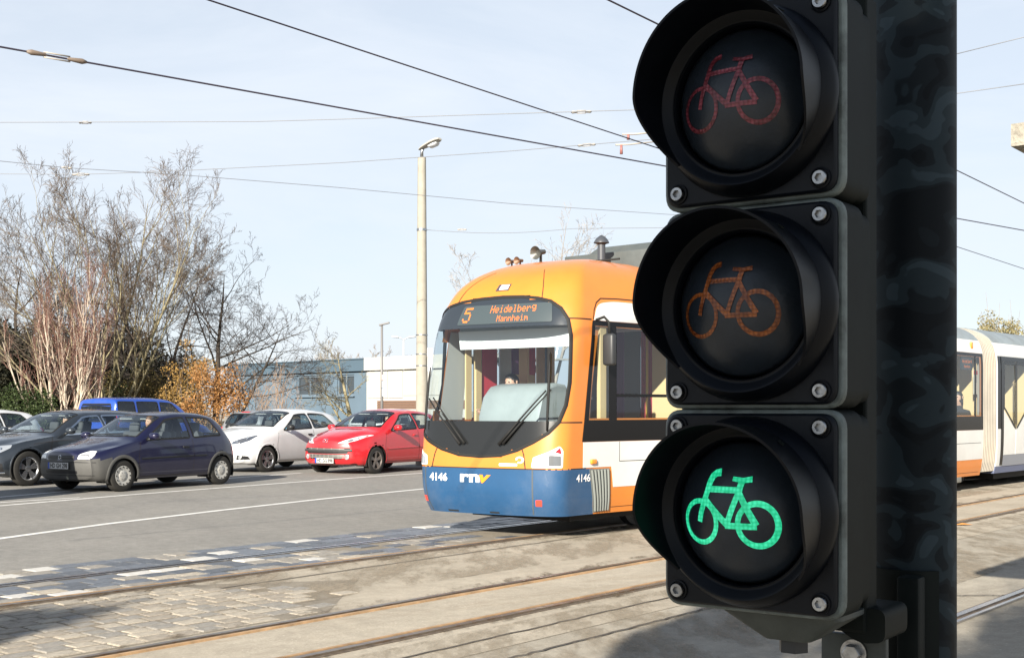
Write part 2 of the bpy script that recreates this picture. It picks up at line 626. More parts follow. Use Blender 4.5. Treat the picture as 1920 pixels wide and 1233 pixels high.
def flat_text(name, string, size, material, parent, origin, xdir, ydir, bold=0.0, shear=0.0, width=None):
    vs, fs = text_mesh(string, size, bold, shear, width)
    o, xd, yd = Vector(origin), Vector(xdir).normalized(), Vector(ydir).normalized()
    return add(name, [o + xd * x + yd * y for x, y in vs], fs, material, parent)

# ================================================================== THE SETTING
M_NEAR = ground_mat('worn_asphalt', (0.305, 0.275, 0.225), (0.375, 0.34, 0.28), (0.22, 0.195, 0.155), stain=(0.255, 0.22, 0.17), along=-TA, speck=0.3)
M_BED = ground_mat('track_paving', (0.33, 0.29, 0.23), (0.405, 0.36, 0.29), (0.235, 0.20, 0.15), stain=(0.285, 0.23, 0.165), along=-TA, pscale=0.7)
M_ROAD = ground_mat('road_asphalt', (0.205, 0.197, 0.182), (0.245, 0.234, 0.214), (0.16, 0.152, 0.142), fine=0.20, patch=0.45, along=R(90) - CA, speck=0.15)
M_PAVE = ground_mat('pavement_concrete', (0.26, 0.25, 0.23), (0.31, 0.30, 0.28), (0.19, 0.18, 0.165))
M_EARTH = ground_mat('verge_earth', (0.055, 0.045, 0.03), (0.09, 0.075, 0.045), (0.04, 0.05, 0.02), patch=0.7)
M_MORTAR = ground_mat('sand_joint', (0.20, 0.175, 0.14), (0.25, 0.22, 0.175), (0.12, 0.105, 0.085))
M_LINE = mat('road_paint', (0.70, 0.69, 0.66), 0.6, var=0.10, vscale=9, dirt=(0.30, 0.28, 0.26), dirt_amt=0.55)

def sheet(name, pts, z, m, kind='structure', parent=None):
    o = add(name, [Vector((p[0], p[1], z)) for p in pts], [list(range(len(pts)))], m, parent)
    # face upwards
    if o.data.polygons[0].normal.z < 0:
        o.data.flip_normals()
    if kind and parent is None: tag(o, kind=kind)
    return o
def band(name, line, w, z, m, parent=None, kind='structure'):
    """flat ribbon of width w along a polyline on the ground"""
    vs, fs = [], []
    n = len(line)
    for i, p in enumerate(line):
        a, b = line[max(i - 1, 0)], line[min(i + 1, n - 1)]
        t = Vector((b[0] - a[0], b[1] - a[1])).normalized()
        for k in (-0.5, 0.5):
            vs.append(Vector((p[0] - t.y * w * k, p[1] + t.x * w * k, z)))
    for i in range(n - 1):
        fs.append([2 * i, 2 * i + 2, 2 * i + 3, 2 * i + 1][::-1])
    o = add(name, vs, fs, m, parent)
    if o.data.polygons[0].normal.z < 0: o.data.flip_normals()
    if kind and parent is None: tag(o, kind=kind)
    return o

sheet('ground', [(-700, -60), (700, -60), (700, 1300), (-700, 1300)], 0.0, M_NEAR)
# carriageway
eA, eB = TP(-10.42, -30), TP(-10.42, 120)
def CP(q, r, z=0.0):                       # lane frame: q across (towards the viewer), r along
    return Vector((q * CC + r * CS, -q * CS + r * CC, z))
FARK = -30.5
sheet('road', [eA, eB, CP(FARK, 140), CP(FARK, -40)], 0.004, M_ROAD)
# track bed between the rails and up to the near seam
sheet('track_bed', [TP(-10.42, -12), TP(-10.42, 90), TP(-4.75, 90), TP(-4.75, -12)], 0.0035, M_BED)
# far kerb, pavement and verge with the shrubs
mb = MB()
for i in range(60):
    r0 = -14 + i * 1.5
    mb.box(CP(FARK - 0.08, r0 + 0.75, 0.06), (0.15, 1.49, 0.14), Matrix.Rotation(-CA, 3, 'Z'), 0.012)
tag(mb.build('kerb', M_PAVE), kind='structure')
sheet('pavement', [CP(FARK - 0.15, -14), CP(FARK - 0.15, 110), CP(FARK - 2.2, 110), CP(FARK - 2.2, -14)], 0.12, M_PAVE)
sheet('verge', [CP(FARK - 2.2, -14), CP(FARK - 2.2, 110), CP(FARK - 160, 110), CP(FARK - 160, -14)], 0.11, M_EARTH)

# painted lines of the carriageway
def gl(*pp):
    return [G(*p) for p in pp]
def ext(line, a, b):
    l0, l1 = line[0], line[1]; e0, e1 = line[-2], line[-1]
    return [l0 + (l0 - l1).normalized() * a] + line + [e1 + (e1 - e0).normalized() * b]
band('edge_line', ext(gl((0, 1010), (200, 982.5), (400, 958.5), (600, 936), (785, 917.5)), 6, 14), 0.13, 0.008, M_LINE)
band('lane_line', ext(gl((0, 948.5), (240, 928), (480, 909.5), (640, 897.5), (790, 887)), 6, 14), 0.12, 0.008, M_LINE)
band('merge_line', gl((-60, 946.5), (0, 942.5), (90, 936.5), (150, 933)), 0.10, 0.008, M_LINE)
band('middle_line', ext(gl((0, 932), (300, 906), (444, 895.5), (560, 887)), 5, 0.1), 0.11, 0.008, M_LINE)

# rails: grooved tram rail, three tracks
M_RAIL = mat('rail_steel', (0.30, 0.25, 0.20), 0.38, metal=0.85, var=0.2, vscale=14, dirt=(0.22, 0.10, 0.035), dirt_amt=0.8)
M_RAILB = mat('polished_rail', (0.50, 0.51, 0.54), 0.22, metal=1.0, var=0.1, vscale=9)
M_RUST = mat('rail_rust', (0.37, 0.235, 0.125), 0.85, var=0.35, vscale=7, dirt=(0.17, 0.11, 0.065), dirt_amt=0.7)
M_GROOVE = mat('groove_dirt', (0.105, 0.08, 0.058), 0.9, var=0.4, vscale=18)
M_BITUMEN = mat('bitumen_seam', (0.075, 0.062, 0.05), 0.85, var=0.35, vscale=10)
def rail(p, s0, s1, bright, sgn):
    o = empty('tram_rail', TP(p, s0))
    tag(o, kind='structure')
    def seg(name, dp, w, z0, z1, m):
        n = 30
        vs, fs = [], []
        for i in range(n + 1):
            s_ = (s1 - s0) * (i / n) ** 1.6
            for a, zz in ((dp - w / 2, z0), (dp - w / 2, z1), (dp + w / 2, z1), (dp + w / 2, z0)):
                q = TP(a, s_, zz); vs.append(q)
        for i in range(n):
            for k in range(3):
                fs.append([i * 4 + k, i * 4 + k + 1, (i + 1) * 4 + k + 1, (i + 1) * 4 + k])
        x = add(name, vs, fs, m, o)
        return x
    seg('rail_head', 0.0, 0.052, 0.001, 0.020, M_RAILB if bright else M_RAIL)
    seg('rail_groove', sgn * 0.046, 0.040, 0.001, 0.0065, M_GROOVE)
    seg('guard_lip', sgn * 0.082, 0.032, 0.001, 0.017, M_RAILB if bright else M_RUST)
    seg('joint_seal', -sgn * 0.044, 0.036, 0.001, 0.0075, M_GROOVE)
for p, sg, br in ((-9.62, 1, True), (-8.58, -1, False), (-6.42, 1, False), (-5.44, -1, False), (-2.98, 1, True), (-2.0, -1, True)):
    rail(p, -10, 90, br, sg)

# bitumen seams and repair edges
for i, (a, b) in enumerate((((804, 1224), (1249, 1122)), ((1001, 1224), (1256, 1159)), ((600, 1077), (1198, 991)), ((1797, 1117), (1870, 1117)))):
    A, B = G(*a), G(*b)
    d = (B - A)
    rng_ = random.Random(i)
    line = [A - d * 0.5 + d * (2.2 * k / 44) + Vector((rng_.uniform(-1, 1) * 0.012, rng_.uniform(-1, 1) * 0.012, 0)) for k in range(45)]
    band('seam', line, 0.022, 0.0095, M_BITUMEN)

# loose dirt along the rails: ragged edge by the material
def dirt_mat(name, col, scale, lo, hi, along):
    m, nt, b = nodes_of(name)
    L = nt.links
    tc = N(nt, 'ShaderNodeTexCoord')
    mp = N(nt, 'ShaderNodeMapping')
    mp.inputs['Rotation'].default_value = (0, 0, along)
    mp.inputs['Scale'].default_value = (2.4, 0.8, 1)
    nz = N(nt, 'ShaderNodeTexNoise'); nz.inputs['Scale'].default_value = scale; nz.inputs['Detail'].default_value = 9; nz.inputs['Roughness'].default_value = 0.72
    L.new(tc.outputs['Object'], mp.inputs[0]); L.new(mp.outputs[0], nz.inputs['Vector'])
    r = N(nt, 'ShaderNodeMapRange')
    r.inputs['From Min'].default_value = lo; r.inputs['From Max'].default_value = hi
    L.new(nz.outputs['Fac'], r.inputs['Value'])
    r.inputs['To Max'].default_value = 0.8; L.new(r.outputs[0], b.inputs['Alpha'])
    n2 = N(nt, 'ShaderNodeTexNoise'); n2.inputs['Scale'].default_value = 30; n2.inputs['Detail'].default_value = 5
    L.new(tc.outputs['Object'], n2.inputs['Vector'])
    cr = N(nt, 'ShaderNodeValToRGB')
    cr.color_ramp.elements[0].color = c4(tuple(x * 0.55 for x in col)); cr.color_ramp.elements[1].color = c4(tuple(x * 1.5 for x in col))
    L.new(n2.outputs['Fac'], cr.inputs[0]); L.new(cr.outputs[0], b.inputs['Base Color'])
    b.inputs['Roughness'].default_value = 0.95
    b.inputs['Specular IOR Level'].default_value = 0.1
    return m
M_DIRT = dirt_mat('loose_dirt', (0.13, 0.098, 0.066), 2.0, 0.50, 0.66, TA)
M_SAND = dirt_mat('pale_sand', (0.30, 0.255, 0.195), 1.1, 0.46, 0.64, TA)
for p, w in ((-8.46, 0.20), (-6.55, 0.16), (-5.36, 0.10), (-9.5, 0.12)):
    band('dirt', [TP(p, s_) for s_ in (2, 6, 10, 16, 30)], w, 0.0142, M_DIRT, kind='stuff')
band('sand', [TP(-7.75, s_) for s_ in (1, 6, 12, 30)], 1.5, 0.0085, M_SAND, kind='stuff')
band('sand', [TP(-4.4, s_) for s_ in (1, 6, 12, 30)], 1.7, 0.0085, M_SAND, kind='stuff')

# setts: dark basalt strip beside the carriageway, mixed setts between the rails, grey pavers between the tracks
M_SET = [mat('basalt_sett', (0.085, 0.092, 0.105), 0.42, var=0.35, vscale=5, bump=0.5, bscale=30, spec=0.6),
         mat('blue_basalt_sett', (0.115, 0.126, 0.146), 0.36, var=0.3, vscale=4, bump=0.5, bscale=30, spec=0.6),
         mat('grey_sett', (0.26, 0.24, 0.21), 0.7, var=0.3, vscale=5, bump=0.6, bscale=30),
         mat('pale_granite_sett', (0.50, 0.485, 0.455), 0.75, var=0.15, vscale=6, bump=0.5, bscale=30),
         mat('sandy_paver', (0.385, 0.34, 0.275), 0.85, var=0.28, vscale=4, bump=0.7, bscale=30),
         mat('brown_paver', (0.30, 0.262, 0.212), 0.85, var=0.3, vscale=4, bump=0.7, bscale=30)]
def sett_mesh(i, seed):
    rg = random.Random(seed)
    vs = []
    for zz, k in ((-0.03, 0.5), (0.004, 0.5), (0.008, 0.45)):
        for a, b in ((-1, -1), (1, -1), (1, 1), (-1, 1)):
            vs.append((a * (k + rg.uniform(-0.03, 0.02)), b * (k + rg.uniform(-0.03, 0.02)), zz))
    fs = []
    for l in (0, 4):
        for k in range(4):
            fs.append([l + k, l + (k + 1) % 4, l + 4 + (k + 1) % 4, l + 4 + k])
    vs.append((rg.uniform(-0.1, 0.1), rg.uniform(-0.1, 0.1), 0.0092))
    for k in range(4): fs.append([8 + k, 8 + (k + 1) % 4, 12])
    return mesh_of('sett', vs, fs, M_SET[i])
SETT = [[sett_mesh(i, 10 * i + k) for k in range(3)] for i in range(len(M_SET))]
def lay(parent, p0, p1, s0, s1, dp, ds, pick, seed, zbase=0.004, skip=None):
    rg = random.Random(seed)
    rows = max(1, round((p1 - p0) / dp))
    dp = (p1 - p0) / rows
    for r in range(rows):
        s_ = s0 - rg.random() * ds
        while s_ < s1:
            l = ds * rg.uniform(0.8, 1.25)
            p = p0 + (r + 0.5) * dp
            c = s_ + l / 2
            if not (skip and skip(p, c, rg)):
                o = bpy.data.objects.new('sett', SETT[pick(rg, p, c)][rg.randrange(3)])
                link(o, parent)
                o.location = TP(p + rg.uniform(-1, 1) * 0.004, c, zbase + rg.uniform(-0.003, 0.004))
                o.rotation_euler = (rg.uniform(-1, 1) * 0.012, rg.uniform(-1, 1) * 0.012, -TA + rg.uniform(-1, 1) * 0.02)
                o.scale = ((dp - 0.022), (l - 0.022), 1)
            s_ += l
st1 = sheet('cobble_strip', [TP(-10.44, 3), TP(-10.44, 15.5), TP(-9.68, 15.5), TP(-9.68, 3)], 0.0055, M_MORTAR)
lay(st1, -10.43, -9.70, 5.2, 14.6, 0.245, 0.30, lambda rg, p, s_: rg.choices((0, 1, 2, 3), (5, 5, 1.6, 1.7 if s_ > 6.6 else 1.0))[0], 1, 0.006)
st2 = sheet('rail_cobbles', [TP(-9.50, 3), TP(-9.50, 13), TP(-8.66, 13), TP(-8.66, 3)], 0.0055, M_MORTAR)
lay(st2, -9.49, -8.67, 4.0, 11.2, 0.205, 0.27, lambda rg, p, s_: rg.choices((0, 1, 2, 3, 4), (3, 4, 4, 0.9, 2))[0], 2, 0.0045, skip=lambda p, c, rg: c > 8.5 and rg.random() < (c - 8.5) * 0.4)
st3 = sheet('paver_field', [TP(-8.45, 1.5), TP(-8.45, 6.2), TP(-7.6, 7.3), TP(-6.55, 6.0), TP(-6.55, 1.5)], 0.0048, M_MORTAR)
lay(st3, -8.43, -6.57, 3.0, 7.0, 0.155, 0.21, lambda rg, p, s_: rg.choices((2, 4, 5), (2, 4, 3))[0], 3, 0.003,
    skip=lambda p, c, rg: c > 6.0 + 0.8 * (1 - abs(p + 7.6)) + rg.uniform(-0.5, 0.3))

# ================================================================== THE BICYCLE SIGNAL
SIG_O = Vector((0.2895, 1.502, 0.0))
SIG_A = -R(36.5)
sig = empty('bicycle_traffic_light', (SIG_O.x, SIG_O.y, 1.17), SIG_A)
tag(sig, 'black three-lamp bicycle traffic light with round visors and its green bicycle lit', 'traffic light')
SZ = 1.17
M_SIGH = mat('signal_housing', (0.0055, 0.0082, 0.0078), 0.6, spec=0.12, var=0.25, vscale=14, dirt=(0.010, 0.013, 0.012), dirt_amt=0.5)
M_SIGD = mat('signal_door', (0.0030, 0.0046, 0.0080), 0.45, spec=0.2, var=0.3, vscale=16, dirt=(0.010, 0.012, 0.015), dirt_amt=0.5, bump=0.06, bscale=70)
M_SIGV = mat('signal_visor', (0.0024, 0.0034, 0.0056), 0.40, spec=0.16, var=0.25, vscale=18)
M_SIGVI = mat('visor_inside', (0.0035, 0.0035, 0.004), 0.6, spec=0.2)
M_GASK = mat('signal_rim', (0.12, 0.145, 0.14), 0.6, var=0.35, vscale=30, dirt=(0.03, 0.035, 0.03), dirt_amt=0.9)
M_LENS = mat('signal_lens', (0.014, 0.020, 0.029), 0.36, spec=0.40, var=0.25, vscale=22, bump=0.05, bscale=200)
def symbol_mat(name, c_dark, c_light, emit=None, estr=0.0, cell=200):
    m, nt, b = nodes_of(name)
    L = nt.links
    tc = N(nt, 'ShaderNodeTexCoord')
    vo = N(nt, 'ShaderNodeTexVoronoi'); vo.inputs['Scale'].default_value = cell; vo.inputs['Randomness'].default_value = 0.25
    nz = N(nt, 'ShaderNodeTexNoise'); nz.inputs['Scale'].default_value = 35; nz.inputs['Detail'].default_value = 5
    L.new(tc.outputs['Object'], vo.inputs['Vector']); L.new(tc.outputs['Object'], nz.inputs['Vector'])
    ad = N(nt, 'ShaderNodeMath', operation='ADD')
    L.new(vo.outputs['Distance'], ad.inputs[0]); L.new(nz.outputs['Fac'], ad.inputs[1])
    r = N(nt, 'ShaderNodeMapRange'); r.inputs['From Min'].default_value = 0.55; r.inputs['From Max'].default_value = 1.25
    L.new(ad.outputs[0], r.inputs['Value'])
    cr = N(nt, 'ShaderNodeMix', data_type='RGBA')
    cr.inputs['A'].default_value = c4(c_light); cr.inputs['B'].default_value = c4(c_dark)
    L.new(r.outputs[0], cr.inputs['Factor'])
    if emit:
        b.inputs['Base Color'].default_value = (0.01, 0.08, 0.05, 1)
        L.new(cr.outputs['Result'], b.inputs['Emission Color'])
        b.inputs['Emission Strength'].default_value = estr
    else:
        L.new(cr.outputs['Result'], b.inputs['Base Color'])
    b.inputs['Roughness'].default_value = 0.35
    bp = N(nt, 'ShaderNodeBump'); bp.inputs['Strength'].default_value = 0.5; bp.inputs['Distance'].default_value = 0.002
    L.new(vo.outputs['Distance'], bp.inputs['Height']); L.new(bp.outputs[0], b.inputs['Normal'])
    return m
M_SYM = [symbol_mat('green_bicycle', (0.0, 0.42, 0.18), (0.06, 0.88, 0.47), True, 0.42),
         symbol_mat('amber_bicycle', (0.11, 0.024, 0.005), (0.36, 0.105, 0.02)),
         symbol_mat('red_bicycle', (0.085, 0.010, 0.016), (0.27, 0.055, 0.08))]
LENS_R, DOME = 0.0885, 0.113
def on_dome(a, b, off=0.0, h0=0.010):
    rr = DOME
    q = max(rr * rr - a * a - b * b, 0.0)
    base = math.sqrt(rr * rr - LENS_R * LENS_R)
    h = h0 + math.sqrt(q) - base + off
    return (a, -h, b)
def arc_pts(cx, cy, r, a0, a1, n):
    return [(cx + r * math.cos(R(a0 + (a1 - a0) * k / n)), cy + r * math.sin(R(a0 + (a1 - a0) * k / n))) for k in range(n + 1)]
def bike_mesh(zc, material, parent, fat):
    sc_ = LENS_R
    ST = []                                # strokes: (points, half width start, half width end)
    w = 0.040 * fat
    ST.append((arc_pts(-0.475, -0.13, 0.285, 0, 360, 48), w * 0.85, w * 0.85))
    ST.append((arc_pts(0.435, -0.13, 0.285, 0, 360, 48), w * 1.0, w * 1.0))
    ST.append(([(-0.475, -0.13), (-0.445, 0.0), (-0.40, 0.14), (-0.35, 0.30), (-0.325, 0.42), (-0.29, 0.50), (-0.235, 0.545), (-0.165, 0.555)], w, w * 1.2))
    ST.append(([(-0.355, 0.325), (0.13, 0.325)], w, w))
    ST.append(([(-0.39, 0.20), (-0.02, -0.145)], w, w * 1.1))
    ST.append(([(-0.03, -0.155), (0.17, 0.34)], w * 1.05, w * 1.05))
    ST.append(([(-0.05, -0.155), (0.435, -0.155)], w, w))
    ST.append(([(0.16, 0.29), (0.43, -0.14)], w * 1.05, w * 1.2))
    ST.append(([(0.15, 0.30), (0.19, 0.46)], w * 1.1, w * 1.2))
    ST.append(([(0.035, 0.475), (0.20, 0.455), (0.335, 0.475)], w * 0.7, w * 0.95))
    mb = MB()
    for k, (pts, w0, w1) in enumerate(ST):
        closed = (pts[0][0] - pts[-1][0]) ** 2 + (pts[0][1] - pts[-1][1]) ** 2 < 1e-6
        pts = resample(pts, 0.05, False)
        n = len(pts)
        vs, fs = [], []
        for i, p in enumerate(pts):
            a = Vector(pts[max(i - 1, 0)]); b = Vector(pts[min(i + 1, n - 1)])
            if closed and (i == 0 or i == n - 1): a, b = Vector(pts[n - 2]), Vector(pts[1])
            t = (b - a).normalized()
            ww = w0 + (w1 - w0) * i / (n - 1)
            for sd in (-1, 1):
                x, y, z = on_dome(((p[0] - t.y * ww * sd) * (0.90 if p[0] > 0 else 1.0) - 0.01) * sc_, (p[1] + t.x * ww * sd) * sc_, 0.0006 + 0.00012 * k)
                vs.append((x, y, z + zc))
        for i in range(n - 1):
            fs.append([2 * i, 2 * i + 1, 2 * i + 3, 2 * i + 2])
        mb.add(vs, fs)
    return mb.build('bicycle_symbol', material, parent)
def rrect(hx, hz, r, seg=6):
    return rounded([(-hx, -hz), (hx, -hz), (hx, hz), (-hx, hz)], r, seg)
def plate_y(mb, poly, y0, y1, zc, bev=0.0):
    """rounded plate: polygon in x,z between y0 (front) and y1"""
    rings = [(y1, 0.0), (y0 + bev, 0.0), (y0 + bev * 0.3, bev * 0.7), (y0, bev * 1.2)] if bev else [(y1, 0.0), (y0, 0.0)]
    n = len(poly)
    vs, fs = [], []
    for y, ins in rings:
        for a, b in poly:
            l = math.hypot(a, b)
            vs.append((a * (1 - ins / max(l, 1e-6)), y, b * (1 - ins / max(l, 1e-6)) + zc))
    for r in range(len(rings) - 1):
        for i in range(n):
            j = (i + 1) % n
            fs.append([r * n + i, r * n + j, (r + 1) * n + j, (r + 1) * n + i])
    fs.append([i for i in range(n)]); fs.append([(len(rings) - 1) * n + i for i in range(n)][::-1])
    mb.add(vs, fs)
OUT = lambda zc, y=0.0, x=0.0: Matrix.Translation((x, y, zc)) @ Matrix.Rotation(R(90), 4, 'X')     # local z -> -y (out of the face)
def screw(mb, x, zc, y):
    n = 24
    M = OUT(zc, y, x)
    vs, fs = [], []
    def ring(r, h, hexa=False):
        for k in range(n):
            a = 2 * math.pi * k / n
            rr = r
            if hexa:
                am = (a % (math.pi / 3)) - math.pi / 6
                rr = r * math.cos(math.pi / 6) / math.cos(am)
            vs.append(M @ Vector((rr * math.cos(a), rr * math.sin(a), h)))
    for r, h, hx in ((0.0088, -0.004, 0), (0.0088, 0.0052, 0), (0.0080, 0.0064, 0), (0.0052, 0.0064, 1), (0.0050, 0.0015, 1)):
        ring(r, h, hx)
    for q in range(4):
        for k in range(n):
            k2 = (k + 1) % n
            fs.append([q * n + k, q * n + k2, (q + 1) * n + k2, (q + 1) * n + k])
    fs.append([4 * n + k for k in range(n)])
    mb.add(vs, fs)
M_SCREW = mat('screw_steel', (0.36, 0.37, 0.38), 0.36, metal=1.0, var=0.25, vscale=90, dirt=(0.12, 0.11, 0.10), dirt_amt=0.7)
for mi, zw in enumerate((1.326, 1.576, 1.826)):
    zc = zw - SZ
    HX, HZ = 0.1178, 0.1251
    mb = MB(); plate_y(mb, rrect(HX, HZ, 0.024), 0.0165, 0.070, zc, 0.0)
    plate_y(mb, rrect(HX - 0.007, HZ - 0.006, 0.02), 0.0700, 0.112, zc, 0.0)
    hs = mb.build('housing', M_SIGH, sig, 40)
    mb = MB(); plate_y(mb, rrect(HX + 0.0012, HZ - 0.0006, 0.024), 0.0045, 0.0163, zc, 0.0025)
    mb.build('housing_rim', M_GASK, hs, 40)
    mb = MB(); plate_y(mb, rrect(HX - 0.0048, HZ - 0.0055, 0.020), -0.004, 0.0043, zc, 0.003)
    door = mb.build('door_panel', M_SIGD, sig, 40)
    mb = MB(); mb.lathe([(0.1165, 0.003), (0.1165, 0.009), (0.1150, 0.0145), (0.1075, 0.0300), (0.1050, 0.0318), (0.1020, 0.0310), (0.0945, 0.0215), (0.0925, 0.0208), (0.0905, 0.0215), (0.0890, 0.0195), (0.0885, 0.008)], 96, OUT(zc))
    bez = mb.build('lens_bezel', M_SIGV, sig, 50)
    # lens dome
    mb = MB()
    prof = []
    base = math.sqrt(DOME ** 2 - LENS_R ** 2)
    for k in range(15):
        r = LENS_R * 1.0 * (1 - k / 14)
        prof.append((max(r, 0.0), 0.010 + math.sqrt(DOME ** 2 - r * r) - base))
    mb.lathe(prof, 64, OUT(zc))
    lens = mb.build('lens', M_LENS, sig, True)
    bike_mesh(zc, M_SYM[mi], lens, 1.05 if mi == 0 else 0.82)
    # visor: an open hood that runs out towards its lower ends
    vs, fs = [], []
    A0, A1, n = -43.0, 223.0, 84
    for k in range(n + 1):
        t = k / n
        a = R(A0 + (A1 - A0) * t)
        e = min(t, 1 - t) * (A1 - A0)
        ln = 0.006 + 0.058 * (sstep(0, 46, e) ** 0.8) + 0.010 * math.sin(max(a, 0)) ** 2 * (1 if 0 < a < math.pi else 0)
        for r0_, r1_ in ((0.1062, 0.1100), (0.1032, 0.1068)):
            for q in range(5):
                u = q / 4
                r = r0_ + (r1_ - r0_) * u
                y = -(0.028 + ln * u)
                vs.append((r * math.cos(a), y, r * math.sin(a) + zc))
    m5 = 10
    for k in range(n):
        for q in range(4):
            fs.append([k * m5 + q, (k + 1) * m5 + q, (k + 1) * m5 + q + 1, k * m5 + q + 1])
            fs.append([k * m5 + 5 + q, k * m5 + 6 + q, (k + 1) * m5 + 6 + q, (k + 1) * m5 + 5 + q])
        fs.append([k * m5 + 4, (k + 1) * m5 + 4, (k + 1) * m5 + 9, k * m5 + 9])
        fs.append([k * m5, k * m5 + 5, (k + 1) * m5 + 5, (k + 1) * m5])
    for k in (0, n):
        fs.append([k * m5 + i for i in (0, 1, 2, 3, 4, 9, 8, 7, 6, 5)])
    vi = add('visor', vs, fs, M_SIGV, sig, 50)
    mb = MB(); mb.lathe([(0.0042, 0.0), (0.0042, 0.0016), (0.0022, 0.0016), (0.0022, 0.0006)], 16, place((0.1085 * math.cos(R(52)), -0.055, zc + 0.1085 * math.sin(R(52))), (math.cos(R(52)), 0, math.sin(R(52)))))
    mb.build('visor_rivet', M_SIGH, vi, 40)
    for sx in (-1, 1):
        for sz in (-1, 1):
            mb = MB(); screw(mb, sx * 0.0945, zc + sz * 0.1035, -0.0042)
            so = mb.build('screw', M_SCREW, door, 40)
            mb = MB(); mb.lathe([(0.0128, 0.0), (0.0128, 0.0022), (0.0108, 0.0028), (0.0100, 0.0005)], 24, OUT(zc + sz * 0.1035, -0.0040, sx * 0.0945))
            mb.build('screw_washer', M_SIGV, door, 40)
mb = MB(); mb.box((0.055, 0.135, 0.40), (0.10, 0.040, 0.80), None, 0.004); mb.build('mounting_rail', M_SIGH, sig)
# bottom outlet, nut, arm, clamp
M_SIGG = mat('signal_bracket', (0.040, 0.048, 0.044), 0.55, var=0.3, vscale=18, dirt=(0.10, 0.105, 0.095), dirt_amt=0.5)
zb = 1.203 - SZ
mb = MB()
top = rrect(0.078, 0.046, 0.015, 4); low = rrect(0.030, 0.026, 0.012, 4)
n = len(top)
vs = [(a + 0.028, b + 0.070, zb) for a, b in top] + [(a + 0.028, b + 0.070, zb - 0.006) for a, b in top] + [(a + 0.030, b + 0.066, zb - 0.038) for a, b in low]
fs = [[r * n + i, r * n + (i + 1) % n, (r + 1) * n + (i + 1) % n, (r + 1) * n + i] for r in (0, 1) for i in range(n)]
fs += [list(range(n)), [2 * n + i for i in range(n)][::-1]]
mb.add(vs, fs)
mb.build('cable_outlet', M_SIGG, sig, 35)
mb = MB(); mb.lathe([(0.019, zb - 0.055), (0.019, zb - 0.040), (0.021, zb - 0.038)], 6, Matrix.Translation((0.030, 0.066, 0)))
mb.build('hex_nut', DARKMET, sig)
POST = Vector((0.563, 1.722, 0))
POST_R = 0.058
inv = Matrix.Rotation(-SIG_A, 3, 'Z')
pl = inv @ (POST - SIG_O)                  # post in signal coordinates
mb = MB()
mb.prism(rounded([(0.035, zb - 0.001), (0.128, zb - 0.001), (0.128, zb - 0.042), (0.095, zb - 0.046), (0.060, zb - 0.026)], 0.012), 0.118, 0.200, lambda a, b, h: Vector((a, h, b)))
mb.build('arm', M_SIGH, sig, 30)
post = empty('signal_post', POST)
tag(post, 'thick dark mottled steel post carrying the bicycle traffic light', 'post')
def mottled():
    m, nt, b = nodes_of('mottled_zinc')
    L = nt.links
    tc = N(nt, 'ShaderNodeTexCoord')
    mp = N(nt, 'ShaderNodeMapping'); mp.inputs['Scale'].default_value = (1, 1, 1.5)
    L.new(tc.outputs['Object'], mp.inputs[0])
    nz = N(nt, 'ShaderNodeTexNoise'); nz.inputs['Scale'].default_value = 13; nz.inputs['Detail'].default_value = 1.6; nz.inputs['Distortion'].default_value = 0.9
    L.new(mp.outputs[0], nz.inputs['Vector'])
    cr = N(nt, 'ShaderNodeValToRGB')
    cr.color_ramp.interpolation = 'EASE'
    e = cr.color_ramp.elements
    e[0].position = 0.40; e[0].color = (0.0035, 0.0055, 0.0075, 1)
    e[1].position = 0.64; e[1].color = (0.030, 0.045, 0.055, 1)
    for ps, cl in ((0.415, (0.0065, 0.010, 0.013, 1)), (0.50, (0.007, 0.011, 0.014, 1)), (0.515, (0.0165, 0.026, 0.032, 1)), (0.615, (0.017, 0.027, 0.033, 1))):
        x = e.new(ps); x.color = cl
    L.new(nz.outputs['Fac'], cr.inputs[0]); L.new(cr.outputs[0], b.inputs['Base Color'])
    b.inputs['Roughness'].default_value = 0.6
    b.inputs['Specular IOR Level'].default_value = 0.12
    return m
M_POST = mottled()
mb = MB(); mb.lathe([(POST_R, 0.0), (POST_R, 3.30), (POST_R * 0.9, 3.33), (0.0, 3.34)], 48)
mb.build('tube', M_POST, post, 40)
mb = MB(); mb.lathe([(POST_R + 0.004, 0.02), (POST_R + 0.004, 0.03), (0.14, 0.03), (0.14, 0.0045)], 32)
mb.build('base_plate', M_POST, post, 30)
clamp = empty('clamp_bracket', POST, SIG_A)
tag(clamp, 'green-grey clamp bracket with hex bolt at the foot of the traffic light', 'bracket')
mb = MB()
vs, fs = [], []
for k in range(19):
    a = R(150 + 170 * k / 18)
    for r in (POST_R + 0.0015, POST_R + 0.006):
        for z in (0.90, 1.232):
            vs.append((r * math.cos(a), r * math.sin(a), z))
for k in range(18):
    b0, b1 = k * 4, (k + 1) * 4
    fs += [[b0 + 2, b1 + 2, b1 + 3, b0 + 3], [b0, b0 + 1, b1 + 1, b1], [b0 + 1, b0 + 3, b1 + 3, b1 + 1], [b0, b1, b1 + 2, b0 + 2]]
fs += [[0, 2, 3, 1], [72, 73, 75, 74]]
mb.add(vs, fs)
mb.build('clamp_band', M_SIGH, clamp, 40)
mb = MB()
mb.box((0.066 - pl.x, 0.178 - pl.y, 1.075), (0.088, 0.012, 0.165), None, 0.003)
mb.build('flange', M_SIGG, clamp, 40)
mb = MB()
mb.box((0.112 - pl.x, 0.262 - pl.y, 1.06), (0.030, 0.030, 0.335), None, 0.004)
mb.build('hanger_strip', M_SIGH, clamp, 40)
BM = Matrix.Translation((0.068 - pl.x, 0.171 - pl.y, 1.134)) @ Matrix.Rotation(R(90), 4, 'X')
mb = MB()
